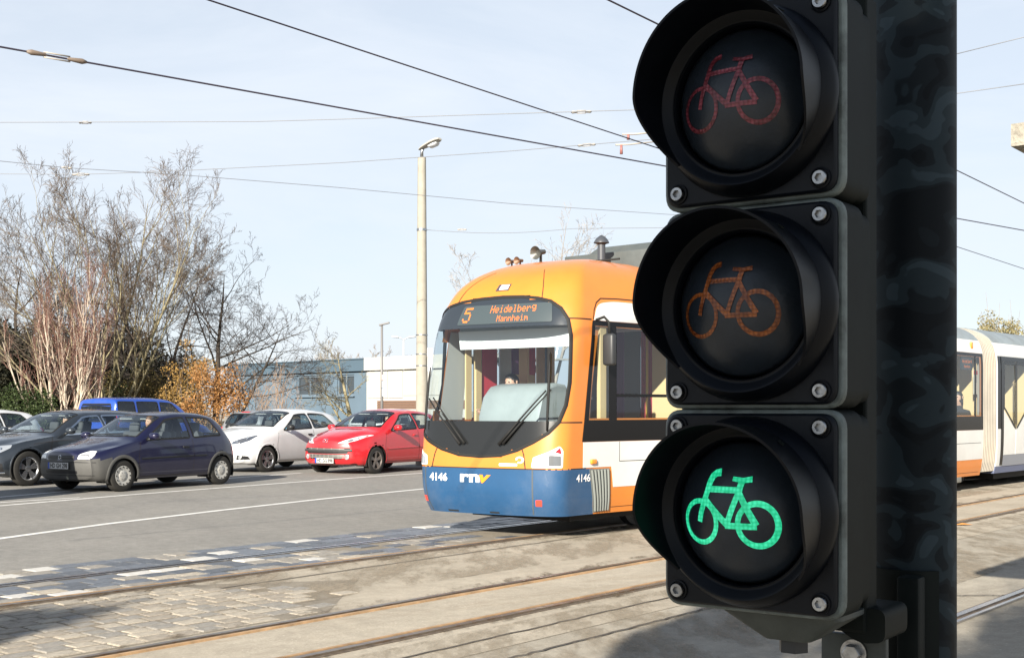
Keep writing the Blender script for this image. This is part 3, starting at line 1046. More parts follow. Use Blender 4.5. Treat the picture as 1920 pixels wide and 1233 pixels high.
mb.lathe([(0.0175, 0.0), (0.0175, 0.003), (0.013, 0.003)], 24, BM)
mb.lathe([(0.0125, 0.003), (0.0125, 0.012), (0.011, 0.0135)], 6, BM)
mb.build('bolt', M_SCREW, clamp, 30)

# ================================================================== CONCRETE CANOPY of the stop at the right edge
M_CONC = mat('exposed_aggregate', (0.27, 0.25, 0.21), 0.9, var=0.35, vscale=20, bump=1.0, bscale=60)
c0 = Vector((2.115, 5.2, 0))
can = empty('stop_canopy', c0 + Vector((1.2, 0.4, 0)))
tag(can, 'concrete shelter canopy edge sticking in at the right edge of the photo', 'canopy')
def cl(dp, ds, z):
    return c0 + Vector((dp * TC + ds * TS, -dp * TS + ds * TC, z)) - can.location
mb = MB()
o8 = [cl(a, b, z) for z in (2.565, 2.66) for a, b in ((0, 0), (2.4, 0), (2.4, 7), (0, 7))]
mb.add(o8, [[0, 3, 2, 1], [4, 5, 6, 7], [0, 1, 5, 4], [1, 2, 6, 5], [2, 3, 7, 6], [3, 0, 4, 7]])
mb.build('roof_slab', M_CONC, can)
for a, b in ((1.5, 1.5), (1.5, 5.5)):
    mb = MB(); mb.tube([cl(a, b, 0.004), cl(a, b, 2.564)], 0.06, 16)
    mb.build('column', DARKMET, can, 40)

# ================================================================== THE TRAM
TRA = R(41.2)
TRS, TRC = math.sin(TRA), math.cos(TRA)
tram = empty('tram', (-9.41 * TRC + 10.18 * TRS, 9.41 * TRS + 10.18 * TRC, 0), R(90) - TRA)
SH = 0.55
def k_of(x): return 0.815 + 0.185 * sstep(0.5, 3.4, x)
def zmap(x, z): return z if z <= 2.7 else 2.7 + (z - 2.7) * (1.36 - 0.58 * sstep(2.3, 3.6, x))
def warp(v): return Vector((v.x - 0.12 * v.y * (1 - sstep(0.9, 3.6, v.x)), v.y * k_of(v.x), zmap(v.x, v.z)))
tag(tram, 'orange, white and blue tram with rounded front approaching beside the cars', 'tram')
M_ORA = mat('tram_orange', (0.58, 0.185, 0.028), 0.34, coat=0.35, var=0.05, vscale=2.5, dirt=(0.42, 0.18, 0.05), dirt_amt=0.25)
M_BLU = mat('tram_blue', (0.016, 0.066, 0.155), 0.35, coat=0.4, var=0.08, vscale=3, dirt=(0.09, 0.13, 0.2), dirt_amt=0.35)
M_WHI = mat('tram_white', (0.58, 0.58, 0.565), 0.4, coat=0.3, var=0.05, vscale=2, dirt=(0.5, 0.48, 0.44), dirt_amt=0.35)
M_GRY = mat('tram_roof_grey', (0.20, 0.235, 0.255), 0.55, var=0.12, vscale=3, dirt=(0.13, 0.13, 0.12), dirt_amt=0.5)
M_BLK = mat('tram_black_glazing', (0.006, 0.006, 0.007), 0.15, spec=0.22)
M_CRE = mat('tram_interior_cream', (0.62, 0.46, 0.24), 0.6)
M_CON = mat('tram_console_grey', (0.50, 0.54, 0.54), 0.5, var=0.06)
M_SEAT = mat('tram_seat_red', (0.34, 0.03, 0.05), 0.8, var=0.25, vscale=20)
M_FLO = mat('tram_floor_grey', (0.16, 0.16, 0.17), 0.8)
M_SEAM = mat('panel_gap', (0.02, 0.012, 0.008), 0.8)
M_LED = mat('led_amber', (0.6, 0.15, 0.02), 0.5, emit=(1.0, 0.22, 0.03), estr=0.35)
M_LAMPW = mat('lamp_reflector', (0.62, 0.64, 0.66), 0.18, metal=0.7)
M_REDL = mat('red_lens', (0.45, 0.012, 0.02), 0.2, coat=0.5)
M_ORAL = mat('orange_lens', (0.85, 0.25, 0.02), 0.25, coat=0.5)
M_TXTW = mat('white_lettering', (0.8, 0.8, 0.8), 0.5)
M_TXTK = mat('black_lettering', (0.03, 0.03, 0.03), 0.5)

w_of = pchip([(0.27, 1.13), (0.45, 1.17), (0.8, 1.195), (1.1, 1.2), (2.2, 1.2), (2.46, 1.185), (2.65, 1.135), (2.8, 1.05), (2.92, 0.93), (3.0, 0.80), (3.06, 0.65), (3.1, 0.49), (3.13, 0.30), (3.145, 0.015)])
uf_of = pchip([(0.27, 0.09), (0.40, 0.035), (0.60, 0.0), (0.80, 0.0), (0.95, 0.014), (1.3, 0.05), (1.7, 0.105), (2.1, 0.18), (2.5, 0.285), (2.7, 0.375), (2.82, 0.47), (2.92, 0.61), (3.0, 0.80), (3.06, 1.02), (3.1, 1.28), (3.13, 1.65), (3.145, 2.1)])
ZR = [0.27, 0.30, 0.35, 0.40, 0.45, 0.5, 0.55, 0.6, 0.65, 0.7, 0.75, 0.79] + [0.79 + (2.7 - 0.79) * k / 44 for k in range(1, 45)] + [2.74, 2.78, 2.82, 2.86, 2.9, 2.93, 2.96, 2.985, 3.01, 3.035, 3.06, 3.08, 3.1, 3.115, 3.13, 3.14, 3.145]
X_END = 11.6 + SH
def tram_row(z, XE, X1=3.3, nfix=50):
    w, u0 = w_of(z), uf_of(z)
    D = 0.33 * (w / 1.2) ** 0.6
    n = 3.1
    half = []
    for k in range(31):
        th = R(90) * k / 30
        half.append((u0 + D * (1 - max(math.cos(th), 0) ** (2 / n)), w * math.sin(th) ** (2 / n)))
    e = half[-1][0]
    for k in range(1, 25): half.append((e + (X1 - e) * k / 24, w))
    for k in range(1, nfix + 1): half.append((X1 + (XE - X1) * k / nfix, w))
    left = [Vector((u, v, z)) for u, v in half[::-1]]
    right = [Vector((u, -v, z)) for u, v in half[1:]]
    return [warp(v) for v in left + right]
rows = [tram_row(z, X_END) for z in ZR]
nc = len(rows[0])
tv = [v for r in rows for v in r]
tf = [[i * nc + k, i * nc + k + 1, (i + 1) * nc + k + 1, (i + 1) * nc + k] for i in range(len(rows) - 1) for k in range(nc - 1)]
T = Surf(tv, tf)

def clip_z(poly, z0, z1):
    def half(pl, zc, up):
        out = []
        for i in range(len(pl)):
            a, b = pl[i - 1], pl[i]
            ia = (a[1] >= zc) == up or a[1] == zc; ib = (b[1] >= zc) == up or b[1] == zc
            if ia != ib:
                t = (zc - a[1]) / (b[1] - a[1])
                out.append((a[0] + (b[0] - a[0]) * t, zc))
            if ib: out.append(b)
        return out
    return half(half(poly, z0, True), z1, False)
hp = [(0, 0.925), (0.20, 0.94), (0.36, 1.0), (0.50, 1.09), (0.62, 1.19), (0.705, 1.31), (0.765, 1.5), (0.80, 1.75), (0.81, 2.0), (0.82, 2.28), (0.80, 2.46), (0.74, 2.59), (0.64, 2.675), (0.5, 2.715), (0.3, 2.74), (0, 2.75)]
WS = ccw(hp[:-1] + [(-y, z) for y, z in hp[:0:-1]] + [] )
WS = ccw([(y, z) for y, z in hp] + [(-y, z) for y, z in hp[-2:0:-1]])
T.holes.append(('wrap', WS))
gl_o = T.patch('windscreen', clip_z(WS, 1.32, 2.40), 'wrap', GLASS_TRAM, tram, off=-0.004, res=0.07)
T.patch('display_mask', clip_z(WS, 2.395, 2.8), 'wrap', mat('display_band', (0.026, 0.033, 0.043), 0.2, spec=0.3), tram, off=-0.003, res=0.05)
T.patch('lower_mask', clip_z(WS, 0.8, 1.325), 'wrap', mat('mask_black', (0.012, 0.013, 0.014), 0.25), tram, off=-0.002, res=0.05)
T.strip('windscreen_seal', WS, 'wrap', 0.035, RUBBER, tram, off=0.003, step=0.04, rise=0.004)
disp = T.patch('destination_display', rounded([(-0.655, 2.435), (0.43, 2.435), (0.43, 2.66), (-0.655, 2.66)], 0.02), 'wrap', mat('display_panel', (0.045, 0.060, 0.068), 0.4, spec=0.3), tram, off=0.003, res=0.06)
FONT57 = {'H': ['10001', '10001', '10001', '11111', '10001', '10001', '10001'], 'e': ['00000', '00000', '01110', '10001', '11111', '10000', '01110'], 'i': ['00100', '00000', '01100', '00100', '00100', '00100', '01110'],
          'd': ['00001', '00001', '01101', '10011', '10001', '10001', '01111'], 'l': ['01100', '00100', '00100', '00100', '00100', '00100', '01110'], 'b': ['10000', '10000', '10110', '11001', '10001', '10001', '11110'],
          'r': ['00000', '00000', '10110', '11001', '10000', '10000', '10000'], 'g': ['00000', '01111', '10001', '10001', '01111', '00001', '01110'], 'M': ['10001', '11011', '10101', '10101', '10001', '10001', '10001'],
          'a': ['00000', '00000', '01110', '00001', '01111', '10001', '01111'], 'n': ['00000', '00000', '10110', '11001', '10001', '10001', '10001'], 'h': ['10000', '10000', '10110', '11001', '10001', '10001', '10001'],
          'm': ['00000', '00000', '11010', '10101', '10101', '10001', '10001'], '5': ['11111', '10000', '11110', '00001', '00001', '10001', '01110']}
def led(name, s, string, view, a, b, pw, ph, parent, sgn, off=0.006, fill=0.78):
    vs, fs = [], []
    wtot = len(string) * 6 - 1
    for ci, ch in enumerate(string):
        for r_, row in enumerate(FONT57[ch]):
            for c_, bit in enumerate(row):
                if bit == '1':
                    x = (ci * 6 + c_ - (wtot - 1) / 2) * pw
                    y = (3 - r_) * ph
                    k = len(vs)
                    for dx, dy in ((-1, -1), (1, -1), (1, 1), (-1, 1)):
                        vs.append(s.drop(view, a + sgn * (x + dx * pw * fill / 2), b + y + dy * ph * fill / 2, off))
                    fs.append([k, k + 1, k + 2, k + 3])
    o = add(name, vs, fs, M_LED, parent)
    o['kind'] = 'stuff'
    return o
led('display_lettering', T, 'Heidelberg', 'wrap', -0.20, 2.605, 0.0098, 0.0125, disp, -1)
led('display_lettering', T, 'Mannheim', 'wrap', -0.21, 2.495, 0.0082, 0.0105, disp, -1)
led('display_lettering', T, '5', 'wrap', 0.352, 2.548, 0.0165, 0.0255, disp, -1)
# front lamps
for sd in (-1, 1):
    poly = [(sd * 0.49, 0.812), (sd * 0.735, 0.812), (sd * 0.74, 1.00), (sd * 0.715, 1.052), (sd * 0.62, 0.985), (sd * 0.505, 0.925)]
    hl = T.patch('headlight', rounded(poly, 0.015), 'wrap', M_TXTW, tram, off=0.006, thick=0.012, res=0.03)
    T.patch('headlight_lens', rounded([(sd * 0.51, 0.832), (sd * 0.61, 0.832), (sd * 0.61, 0.955), (sd * 0.522, 0.912)], 0.015), 'wrap', M_LAMPW, hl, off=0.010, res=0.025)
    T.patch('headlight_lens', rounded([(sd * 0.625, 0.832), (sd * 0.722, 0.832), (sd * 0.722, 0.945), (sd * 0.625, 0.95)], 0.015), 'wrap', mat('lamp_grey', (0.20, 0.21, 0.22), 0.15, metal=0.5), hl, off=0.010, res=0.025)
    T.patch('tail_light', rounded([(sd * 0.675, 0.985), (sd * 0.725, 0.965), (sd * 0.716, 1.035)], 0.006), 'wrap', M_REDL, hl, off=0.012, res=0.02)
    T.patch('marker_lens', rounded([(sd * 0.63, 0.96), (sd * 0.675, 0.955), (sd * 0.668, 0.99)], 0.005), 'wrap', M_LAMPW, hl, off=0.012, res=0.02)
    for a, b in (((0.635, 0.93), (0.60, 0.80)), ((0.80, 0.985), (0.955, 1.055))):
        pass
    T.strip('panel_seam', [(sd * 0.44, 0.80), (sd * 0.425, 0.95), (sd * 0.405, 1.03)], 'wrap', 0.010, M_SEAM, tram, off=0.0015, closed=False)
    T.strip('panel_seam', [(sd * 0.545, 2.71), (sd * 0.55, 2.85), (sd * 0.54, 2.98), (sd * 0.52, 3.08)], 'wrap', 0.012, M_SEAM, tram, off=0.0015, closed=False, step=0.02)
    for zz in (1.31, 2.47):
        T.strip('panel_seam', [(sd * 0.81 if zz > 2 else sd * 0.715, zz), (sd * 0.86, zz), (sd * 0.90, zz), (sd * (1.06 if zz > 2 else 0.93), zz)], 'wrap', 0.016, M_SEAM, tram, off=0.0015, closed=False, step=0.02)
    T.patch('reflector', [(sd * 0.525, 0.385), (sd * 0.575, 0.385), (sd * 0.575, 0.455), (sd * 0.525, 0.455)], 'wrap', M_REDL if False else mat('reflector_red', (0.75, 0.06, 0.04), 0.3), tram, off=0.004, res=0.03)
lamp = T.patch('roof_lamp', [(-0.055, 2.825), (0.135, 2.825), (0.135, 2.905), (-0.055, 2.905)], 'wrap', mat('roof_lamp_frame', (0.05, 0.045, 0.06), 0.5), tram, off=0.006, thick=0.01, res=0.03)
T.patch('lamp_lens', [(-0.042, 2.836), (0.090, 2.836), (0.090, 2.896), (-0.042, 2.896)], 'wrap', mat('lamp_lens_pale', (0.72, 0.70, 0.60), 0.25, coat=0.4), lamp, off=0.010, res=0.03)
# bumper with its panel gaps, numbers and logo
for yy in (-0.50, 0.515):
    T.strip('panel_seam', [(yy, 0.285), (yy, 0.5), (yy, 0.79)], 'wrap', 0.012, mat('bumper_gap', (0.06, 0.07, 0.08), 0.7), tram, off=0.0015, closed=False)
T.text('fleet_number', '4146', 'wrap', 0.380, 0.675, 0.120, M_TXTW, tram, flip=-1, bold=0.003, width=0.165)
T.text('fleet_number', '4146', 'near', 0.665, 0.685, 0.120, M_TXTW, tram, flip=1, bold=0.0015, width=0.25)
T.text('logo_lettering', 'rn', 'wrap', 0.085, 0.69, 0.175, M_TXTW, tram, flip=-1, bold=0.006, width=0.185)
T.text('logo_lettering', 'v', 'wrap', -0.062, 0.688, 0.175, M_ORAL, tram, flip=-1, bold=0.006, shear=0.25, width=0.115)
T.text('logo_lettering', 'VRN', 'near', 1.95, 2.53, 0.075, M_TXTK, tram, bold=0.002)
T.text('logo_lettering', 'rnv', 'near', 2.22, 0.70, 0.09, M_TXTK, tram, bold=0.001)
T.strip('logo_ring', arc_pts(2.04, 2.60, 0.028, 30, 330, 12), 'near', 0.012, M_TXTK, tram, off=0.009, closed=False, step=0.02)
T.patch('badge', rounded([(-0.37, 0.825), (-0.20, 0.825), (-0.20, 0.855), (-0.37, 0.855)], 0.01), 'wrap', M_TXTW, tram, off=0.004, res=0.03)
T.strip('badge_ring', arc_pts(-0.39, 0.895, 0.030, 0, 300, 10), 'wrap', 0.018, M_TXTW, tram, off=0.004, closed=False, step=0.02)
for yy in (0.30, -0.12):
    T.patch('towing_slot', [(yy - 0.05, 0.285), (yy + 0.05, 0.285), (yy + 0.05, 0.305), (yy - 0.05, 0.305)], 'wrap', DARKMET, tram, off=0.003, res=0.03)

# side panels and glazing, both sides
WIN = [(0.73, 1.12), (1.25, 2.42), (2.62, 4.25), (4.40, 6.05), (6.2, 7.85), (8.0, 9.75), (9.90, 11.74), (11.80, 12.05)]
XE_ = 11.595 + SH
for view in ('near', 'far'):
    T.patch('lower_side_panel', [(0.66, 0.802), (1.165, 0.802), (1.21, 0.565), (XE_, 0.565), (XE_, 1.088), (0.66, 1.088)], view, M_WHI, tram, off=0.004, thick=0.006, res=0.16, edge=0.08)
    T.patch('upper_side_panel', rounded([(0.87, 2.465), (XE_, 2.465), (XE_, 2.70), (1.25, 2.70), (0.97, 2.655)], [0, 0, 0, 0.3, 0.2]), view, M_WHI, tram, off=0.004, thick=0.006, res=0.16, edge=0.08)
    T.strip('panel_seam', [(0.855, 2.47), (0.895, 2.58), (0.965, 2.67), (1.065, 2.725), (1.35, 2.738), (2.4, 2.738)], view, 0.014, M_SEAM, tram, off=0.003, closed=False)
    fr = T.patch('lower_window_rail', [(0.64, 1.093), (XE_, 1.093), (XE_, 1.335), (0.68, 1.335)], view, M_BLK, tram, off=0.005, thick=0.008, res=0.16, edge=0.08)
    T.patch('upper_window_rail', [(0.83, 2.405), (XE_, 2.405), (XE_, 2.460), (0.845, 2.460)], view, M_BLK, tram, off=0.005, thick=0.008, res=0.16, edge=0.05)
    T.patch('window_post', [(0.68, 1.336), (0.755, 1.336), (0.88, 2.404), (0.83, 2.404)], view, M_BLK, tram, off=0.005, thick=0.008, res=0.08)
    edges = [(a[1], b[0]) for a, b in zip(WIN[:-1], WIN[1:])] + [(WIN[-1][1], XE_ - 0.005)]
    for a, b in edges:
        T.patch('window_post', [(a, 1.336), (b, 1.336), (b, 2.404), (a, 2.404)], view, M_BLK, tram, off=0.005, thick=0.008, res=0.12)
    T.holes.append((view, [(0.765, 1.34), (12.06, 1.34), (12.06, 2.40), (0.89, 2.40)]))
    for k, (a, b) in enumerate(WIN):
        if k == 0: poly = [(0.755, 1.336), (b, 1.336), (b, 2.404), (0.88, 2.404)]
        else: poly = [(a, 1.336), (b, 1.336), (b, 2.404), (a, 2.404)]
        T.patch('side_window', poly, view, GLASS_TRAM if view == 'near' else GLASS_TRAM, tram, off=0.002, res=0.18)
    T.patch('window_bar', [(1.25, 1.60), (2.42, 1.60), (2.42, 1.635), (1.25, 1.635)], view, M_BLK, tram, off=0.008, thick=0.012, res=0.2)
    T.strip('panel_seam', [(1.30, 0.86), (1.30, 1.085)], view, 0.008, DARKMET, tram, off=0.0055, closed=False)
    T.strip('panel_seam', [(1.30, 0.86), (3.1, 0.86), (12.05, 0.86)], view, 0.008, DARKMET, tram, off=0.0055, closed=False, step=0.1)
    T.strip('panel_seam', [(10.3, 0.58), (10.3, 1.085)], view, 0.006, DARKMET, tram, off=0.0055, closed=False)
    T.strip('panel_seam', [(1.2, 0.335), (5, 0.335), (12.05, 0.335)], view, 0.006, M_SEAM, tram, off=0.0025, closed=False, step=0.1)
    lv = T.patch('louvre_grille', [(0.775, 0.785), (1.13, 0.785), (1.175, 0.30), (0.895, 0.285)], view, mat('grille_grey', (0.15, 0.16, 0.15), 0.5), tram, off=0.003, thick=0.008, res=0.05)
    mb = MB()
    for k in range(6):
        t = (k + 0.5) / 6
        T.strip('x', [(0.785 + 0.345 * t, 0.775), (0.902 + 0.265 * t, 0.305)], view, 0.030, None, None, off=0.006, closed=False, step=0.06, rise=0.016, mb=mb)
    mb.build('louvre_slat', mat('slat_grey', (0.17, 0.185, 0.175), 0.5), lv, True)
    mb = MB(); q = T.drop(view, 0.83, 0.868, 0.0)
    sgn = -1 if view == 'near' else 1
    mb.box((q.x, q.y + sgn * 0.016, q.z), (0.10, 0.032, 0.055), None, 0.010)
    mb.build('indicator_lamp', M_ORAL, tram, True)
# shell pieces
live = T.cut()
def pick(fn):
    out = []
    for f in live:
        c = sum((T.v[i] for i in f), Vector()) / len(f)
        if fn(c): out.append(f)
    return out
def shell(name, faces, m):
    used = sorted({i for f in faces for i in f})
    mp = {j: k for k, j in enumerate(used)}
    return add(name, [T.v[i] for i in used], [[mp[i] for i in f] for f in faces], m, tram, 40)
isb = lambda c: c.z < 0.79 and (c.x < 0.83 + (0.79 - c.z) * 0.1)
isr = lambda c: c.z > 2.70 and c.x > 2.55
shell('bumper', pick(isb), M_BLU)
shell('roof_cover', pick(isr), M_GRY)
shell('body_shell', pick(lambda c: not isb(c) and not isr(c)), M_ORA)
T.strip('bumper_gap', [(y_, 0.795) for y_ in [-0.98 + 1.96 * k / 40 for k in range(41)]], 'wrap', 0.012, M_SEAM, tram, off=0.001, closed=False, step=0.05)
# floor, ceiling, underframe, wheels
mb = MB(); mb.box((7.3, 0, 0.34), (9.6, 2.22, 0.04)); mb.box((1.6, 0, 0.341), (1.8, 1.8, 0.04)); mb.build('floor', M_FLO, tram)
mb = MB(); mb.box((7.2, 0, 2.52), (9.8, 1.9, 0.03)); mb.build('ceiling', mat('ceiling_white', (0.6, 0.6, 0.58), 0.6), tram)
mb = MB(); mb.box((7.2, 0, 0.25), (9.4, 1.9, 0.13)); mb.box((1.6, 0, 0.25), (1.8, 1.5, 0.13)); mb.build('underframe', RUBBER, tram)
for x in (2.3, 4.1, 8.9, 10.5):
    for y in (-0.5, 0.5):
        mb = MB(); mb.lathe([(0.30, -0.05), (0.31, -0.045), (0.30, 0.045), (0.24, 0.05), (0.22, 0.02), (0.06, 0.03)], 28, Matrix.Translation((x, y, 0.33)) @ Matrix.Rotation(R(90), 4, 'X'))
        mb.build('wheel', DARKMET, tram, 35)
# cab and saloon fittings
mb = MB()
prof = [(0.42, 1.20), (0.42, 1.38), (0.50, 1.62), (0.60, 1.72), (0.78, 1.76), (0.95, 1.74), (1.0, 1.30), (1.0, 1.20)]
vs, fs = [], []
ys = [-0.52, -0.48, -0.2, 0.1, 0.36, 0.40]
for j, y in enumerate(ys):
    for x, z in prof:
        k = 1.0 if 0 < j < len(ys) - 1 else 0.94
        vs.append((0.7 + (x - 0.7) * k, y, 1.2 + (z - 1.2) * k))
n = len(prof)
for j in range(len(ys) - 1):
    for i in range(n):
        i2 = (i + 1) % n
        fs.append([j * n + i, (j + 1) * n + i, (j + 1) * n + i2, j * n + i2])
fs += [list(range(n)), [(len(ys) - 1) * n + i for i in range(n)][::-1]]
mb.add(vs, fs); mb.build('driver_console', mat('console_grey', (0.30, 0.33, 0.33), 0.55, var=0.06), tram, 40)
mb = MB(); mb.box((0.56, -0.02, 2.275), (0.012, 1.52, 0.215), Matrix.Rotation(R(8), 3, 'Z') @ Matrix.Rotation(R(-10), 3, 'Y')); mb.build('sun_blind', M_TXTW, tram)
mb = MB(); mb.box((0.60, -0.02, 2.405), (0.10, 1.52, 0.05), Matrix.Rotation(R(8), 3, 'Z'), 0.01); mb.build('blind_cassette', mat('cassette_grey', (0.45, 0.5, 0.53), 0.4), tram)
for x, y, w, m in ((2.90, -0.68, 0.62, M_CRE), (2.92, -0.27, 0.18, M_SEAT), (2.90, -0.05, 0.24, M_FLO), (2.93, 0.20, 0.18, mat('panel_violet', (0.16, 0.06, 0.16), 0.7)), (2.90, 0.38, 0.16, M_CON), (2.92, 0.56, 0.18, M_FLO), (2.90, 0.78, 0.24, M_SEAT), (1.55, 0.66, 0.14, M_CRE)):
    mb = MB(); mb.box((x, y, 1.42), (0.03, w, 2.1)); mb.build('partition', m, tram)
for x in (1.05, 2.53):
    mb = MB(); mb.box((x, -1.13 * k_of(x), 1.75), (0.11 if x < 2 else 0.06, 0.05, 1.5)); mb.build('inner_pillar', M_CRE, tram)
for x in (0.98, 2.0, 2.6):
    mb = MB(); mb.box((x, 1.12 * k_of(x), 1.75), (0.10, 0.05, 1.5)); mb.build('inner_pillar', M_CRE, tram)
mb = MB(); mb.box((1.75, 0.84, 1.3), (0.40, 0.05, 1.2)); mb.build('inner_pillar', M_CRE, tram)
for x, w, m in ((0.80, 0.10, M_CRE), (1.22, 0.26, mat('curtain_red', (0.50, 0.03, 0.05), 0.8)), (1.55, 0.22, M_CON), (1.80, 0.20, mat('panel_violet', (0.16, 0.06, 0.16), 0.7)), (2.08, 0.26, mat('curtain_red', (0.50, 0.03, 0.05), 0.8)), (2.36, 0.16, M_CRE)):
    mb = MB(); mb.box((x, 1.2 * k_of(x) - 0.07, 1.86), (w, 0.02, 1.05)); mb.build('side_curtain', m, tram)
for x in (3.4, 4.6, 6.2, 7.4, 8.4, 9.3, 10.4):
    for y in (-0.72, 0.72):
        s_ = MB()
        s_.box((x, y, 0.82), (0.44, 0.86, 0.10), None, 0.03)
        s_.box((x + 0.22, y, 1.14), (0.09, 0.86, 0.68), Matrix.Rotation(R(8), 3, 'Y'), 0.03)
        s_.box((x, y, 0.56), (0.30, 0.6, 0.42))
        s_.build('seat', M_SEAT, tram, True)
for x in (2.9, 5.3, 8.0, 10.0):
    mb = MB(); mb.tube([(x, -0.28, 0.36), (x, -0.28, 2.5)], 0.018, 8); mb.build('grab_pole', mat('pole_yellow', (0.7, 0.45, 0.05), 0.4), tram, True)
for x, y, w in ((9.83, -0.6, 0.9), (12.11, 0.0, 2.2)):
    mb = MB(); mb.box((x, y, 1.42), (0.03, w, 2.1)); mb.build('partition', M_CRE, tram)
mb = MB(); mb.box((11.92, -1.145, 1.95), (0.20, 0.006, 0.44)); ps = mb.build('poster', mat('poster_paper', (0.62, 0.55, 0.45), 0.6), tram)
mb = MB(); mb.box((11.92, -1.150, 2.12), (0.17, 0.004, 0.07)); mb.build('poster_band', M_REDL, ps)
mb = MB(); mb.box((11.92, -1.150, 2.00), (0.08, 0.004, 0.12)); mb.build('poster_portrait', M_FLO, ps)
sdp = MB(); sdp.box((11.47, -1.15, 2.27), (0.50, 0.03, 0.22)); sd_o = sdp.build('side_display', mat('side_display_panel', (0.02, 0.022, 0.025), 0.4), tram)
class Flat:
    def drop(s, view, a, b, off): return Vector((a, -1.168, b))
led('display_lettering', Flat(), 'Heidelberg', 'near', 11.47, 2.31, 0.0075, 0.009, sd_o, 1)
led('display_lettering', Flat(), 'Mannheim', 'near', 11.47, 2.22, 0.006, 0.007, sd_o, 1)
mb = MB(); q = T.drop('near', 11.68, 2.60, 0.0); mb.box((11.68, q.y - 0.014, 2.60), (0.10, 0.03, 0.12), None, 0.01); mb.build('indicator_lamp', M_ORAL, tram, True)
for sd in (-1, 1):
    T.patch('inner_lining', [(sd * 0.745, 1.33), (sd * 1.0, 1.33), (sd * 1.10, 2.39), (sd * 0.85, 2.39)], 'wrap', mat('lining_pale', (0.42, 0.42, 0.40), 0.7), tram, off=-0.025, res=0.06)
# wipers
def front_pt(y, z, off): return T.drop('wrap', y, z, off)
for (y0, z0), (y1, z1), (b0, b1) in ((((-0.20), 1.06), (-0.61, 1.66), ((-0.615, 1.22), (-0.64, 2.08))), ((0.18, 1.06), (0.53, 1.58), ((0.545, 1.22), (0.60, 1.95)))):
    mb = MB()
    mb.tube([front_pt(y0 + (y1 - y0) * t, z0 + (z1 - z0) * t, 0.035) for t in (0, 0.25, 0.5, 0.75, 1)], [0.020, 0.015, 0.010, 0.009, 0.009], 6)
    mb.tube([front_pt(y0 - 0.04 + (y1 - y0) * t, z0 + (z1 - z0) * t + 0.01, 0.030) for t in (0, 0.25, 0.5, 0.75, 1)], [0.016, 0.013, 0.009, 0.008, 0.008], 6)
    wo = mb.build('wiper_arm', RUBBER, tram, True)
    mb = MB(); mb.tube([front_pt(b0[0] + (b1[0] - b0[0]) * t, b0[1] + (b1[1] - b0[1]) * t, 0.022) for t in (0, 0.2, 0.4, 0.6, 0.8, 1)], [0.010, 0.016, 0.018, 0.018, 0.014, 0.008], 6)
    mb.build('wiper_blade', RUBBER, wo, True)
# mirror on the near side
mb = MB()
mb.tube([(0.90, -0.95, 2.46), (0.94, -1.06, 2.50), (0.96, -1.11, 2.44), (0.96, -1.12, 2.30)], 0.016, 8)
mi = mb.build('mirror_arm', RUBBER, tram, True)
mb = MB(); mb.box((0.96, -1.12, 2.13), (0.09, 0.15, 0.36), None, 0.03); mb.build('mirror', mat('mirror_housing', (0.025, 0.027, 0.03), 0.5), mi, True)
mb = MB(); mb.box((0.85, 1.05, 2.13), (0.07, 0.10, 0.32), None, 0.03); mb.build('mirror', mat('mirror_housing', (0.025, 0.027, 0.03), 0.5), mi, True)
# roof gear
M_RG = mat('roof_box_grey', (0.070, 0.080, 0.080), 0.5, var=0.15, vscale=5, dirt=(0.09, 0.09, 0.08), dirt_amt=0.5)
mb = MB()
mb.box((4.4, 0.10, 3.25), (3.6, 1.5, 0.48), None, 0.015)
mb.build('roof_box', M_RG, tram, 30)
mb = MB()
b8 = [(2.85, -0.45), (4.6, -0.45), (4.6, 0.70), (2.85, 0.70)]
vs = [(x, y, 3.485) for x, y in b8] + [(4.07 + (x - 4.07) * 0.86, y * 0.86, 3.63) for x, y in b8]
mb.add(vs, [[0, 1, 5, 4], [1, 2, 6, 5], [2, 3, 7, 6], [3, 0, 4, 7], [4, 5, 6, 7]])
mb.build('roof_box', M_RG, tram)
mb = MB(); mb.box((8.5, 0, 3.20), (4.2, 1.5, 0.30), None, 0.03); mb.build('roof_box', M_RG, tram, 30)
mb = MB()
mb.lathe([(0.05, 3.08), (0.05, 3.42), (0.065, 3.43), (0.10, 3.44), (0.097, 3.455), (0.068, 3.50), (0.03, 3.53), (0.0, 3.545)], 20, Matrix.Translation((2.32, 0.02, 0.13)))
mb.build('roof_vent', mat('vent_dark', (0.05, 0.055, 0.065), 0.4), tram, 35)
mb = MB()
M4 = Matrix.Translation((1.66, 0.50, 3.43)) @ Matrix.Rotation(R(-100), 4, 'Y')
mb.lathe([(0.0, -0.10), (0.03, -0.10), (0.035, -0.02), (0.045, 0.03), (0.078, 0.07), (0.085, 0.078), (0.074, 0.07), (0.03, 0.025), (0.0, 0.02)], 24, M4)
mb.tube([(1.69, 0.50, 3.1), (1.69, 0.50, 3.42)], 0.018, 8)
mb.build('horn', mat('horn_metal', (0.11, 0.11, 0.10), 0.35, metal=0.5), tram, 35)
for yy in (0.92, 0.78):
    mb = MB()
    mb.lathe([(0.0, -0.06), (0.02, -0.06), (0.022, 0.0), (0.05, 0.05), (0.045, 0.045), (0.0, 0.01)], 16, Matrix.Translation((1.46, yy - 0.12, 3.32)) @ Matrix.Rotation(R(-95), 4, 'Y'))
    mb.tube([(1.48, yy - 0.12, 2.95), (1.48, yy - 0.12, 3.31)], 0.012, 6)
    mb.build('horn', mat('horn_rust', (0.18, 0.10, 0.06), 0.5, metal=0.3), tram, 35)
mb = MB(); mb.tube([(2.0, y_, 3.30) for y_ in (-0.5, -0.2, 0.1, 0.4)] + [(1.75, 0.50, 3.27)], 0.012, 6); mb.build('roof_cable', RUBBER, tram, True)
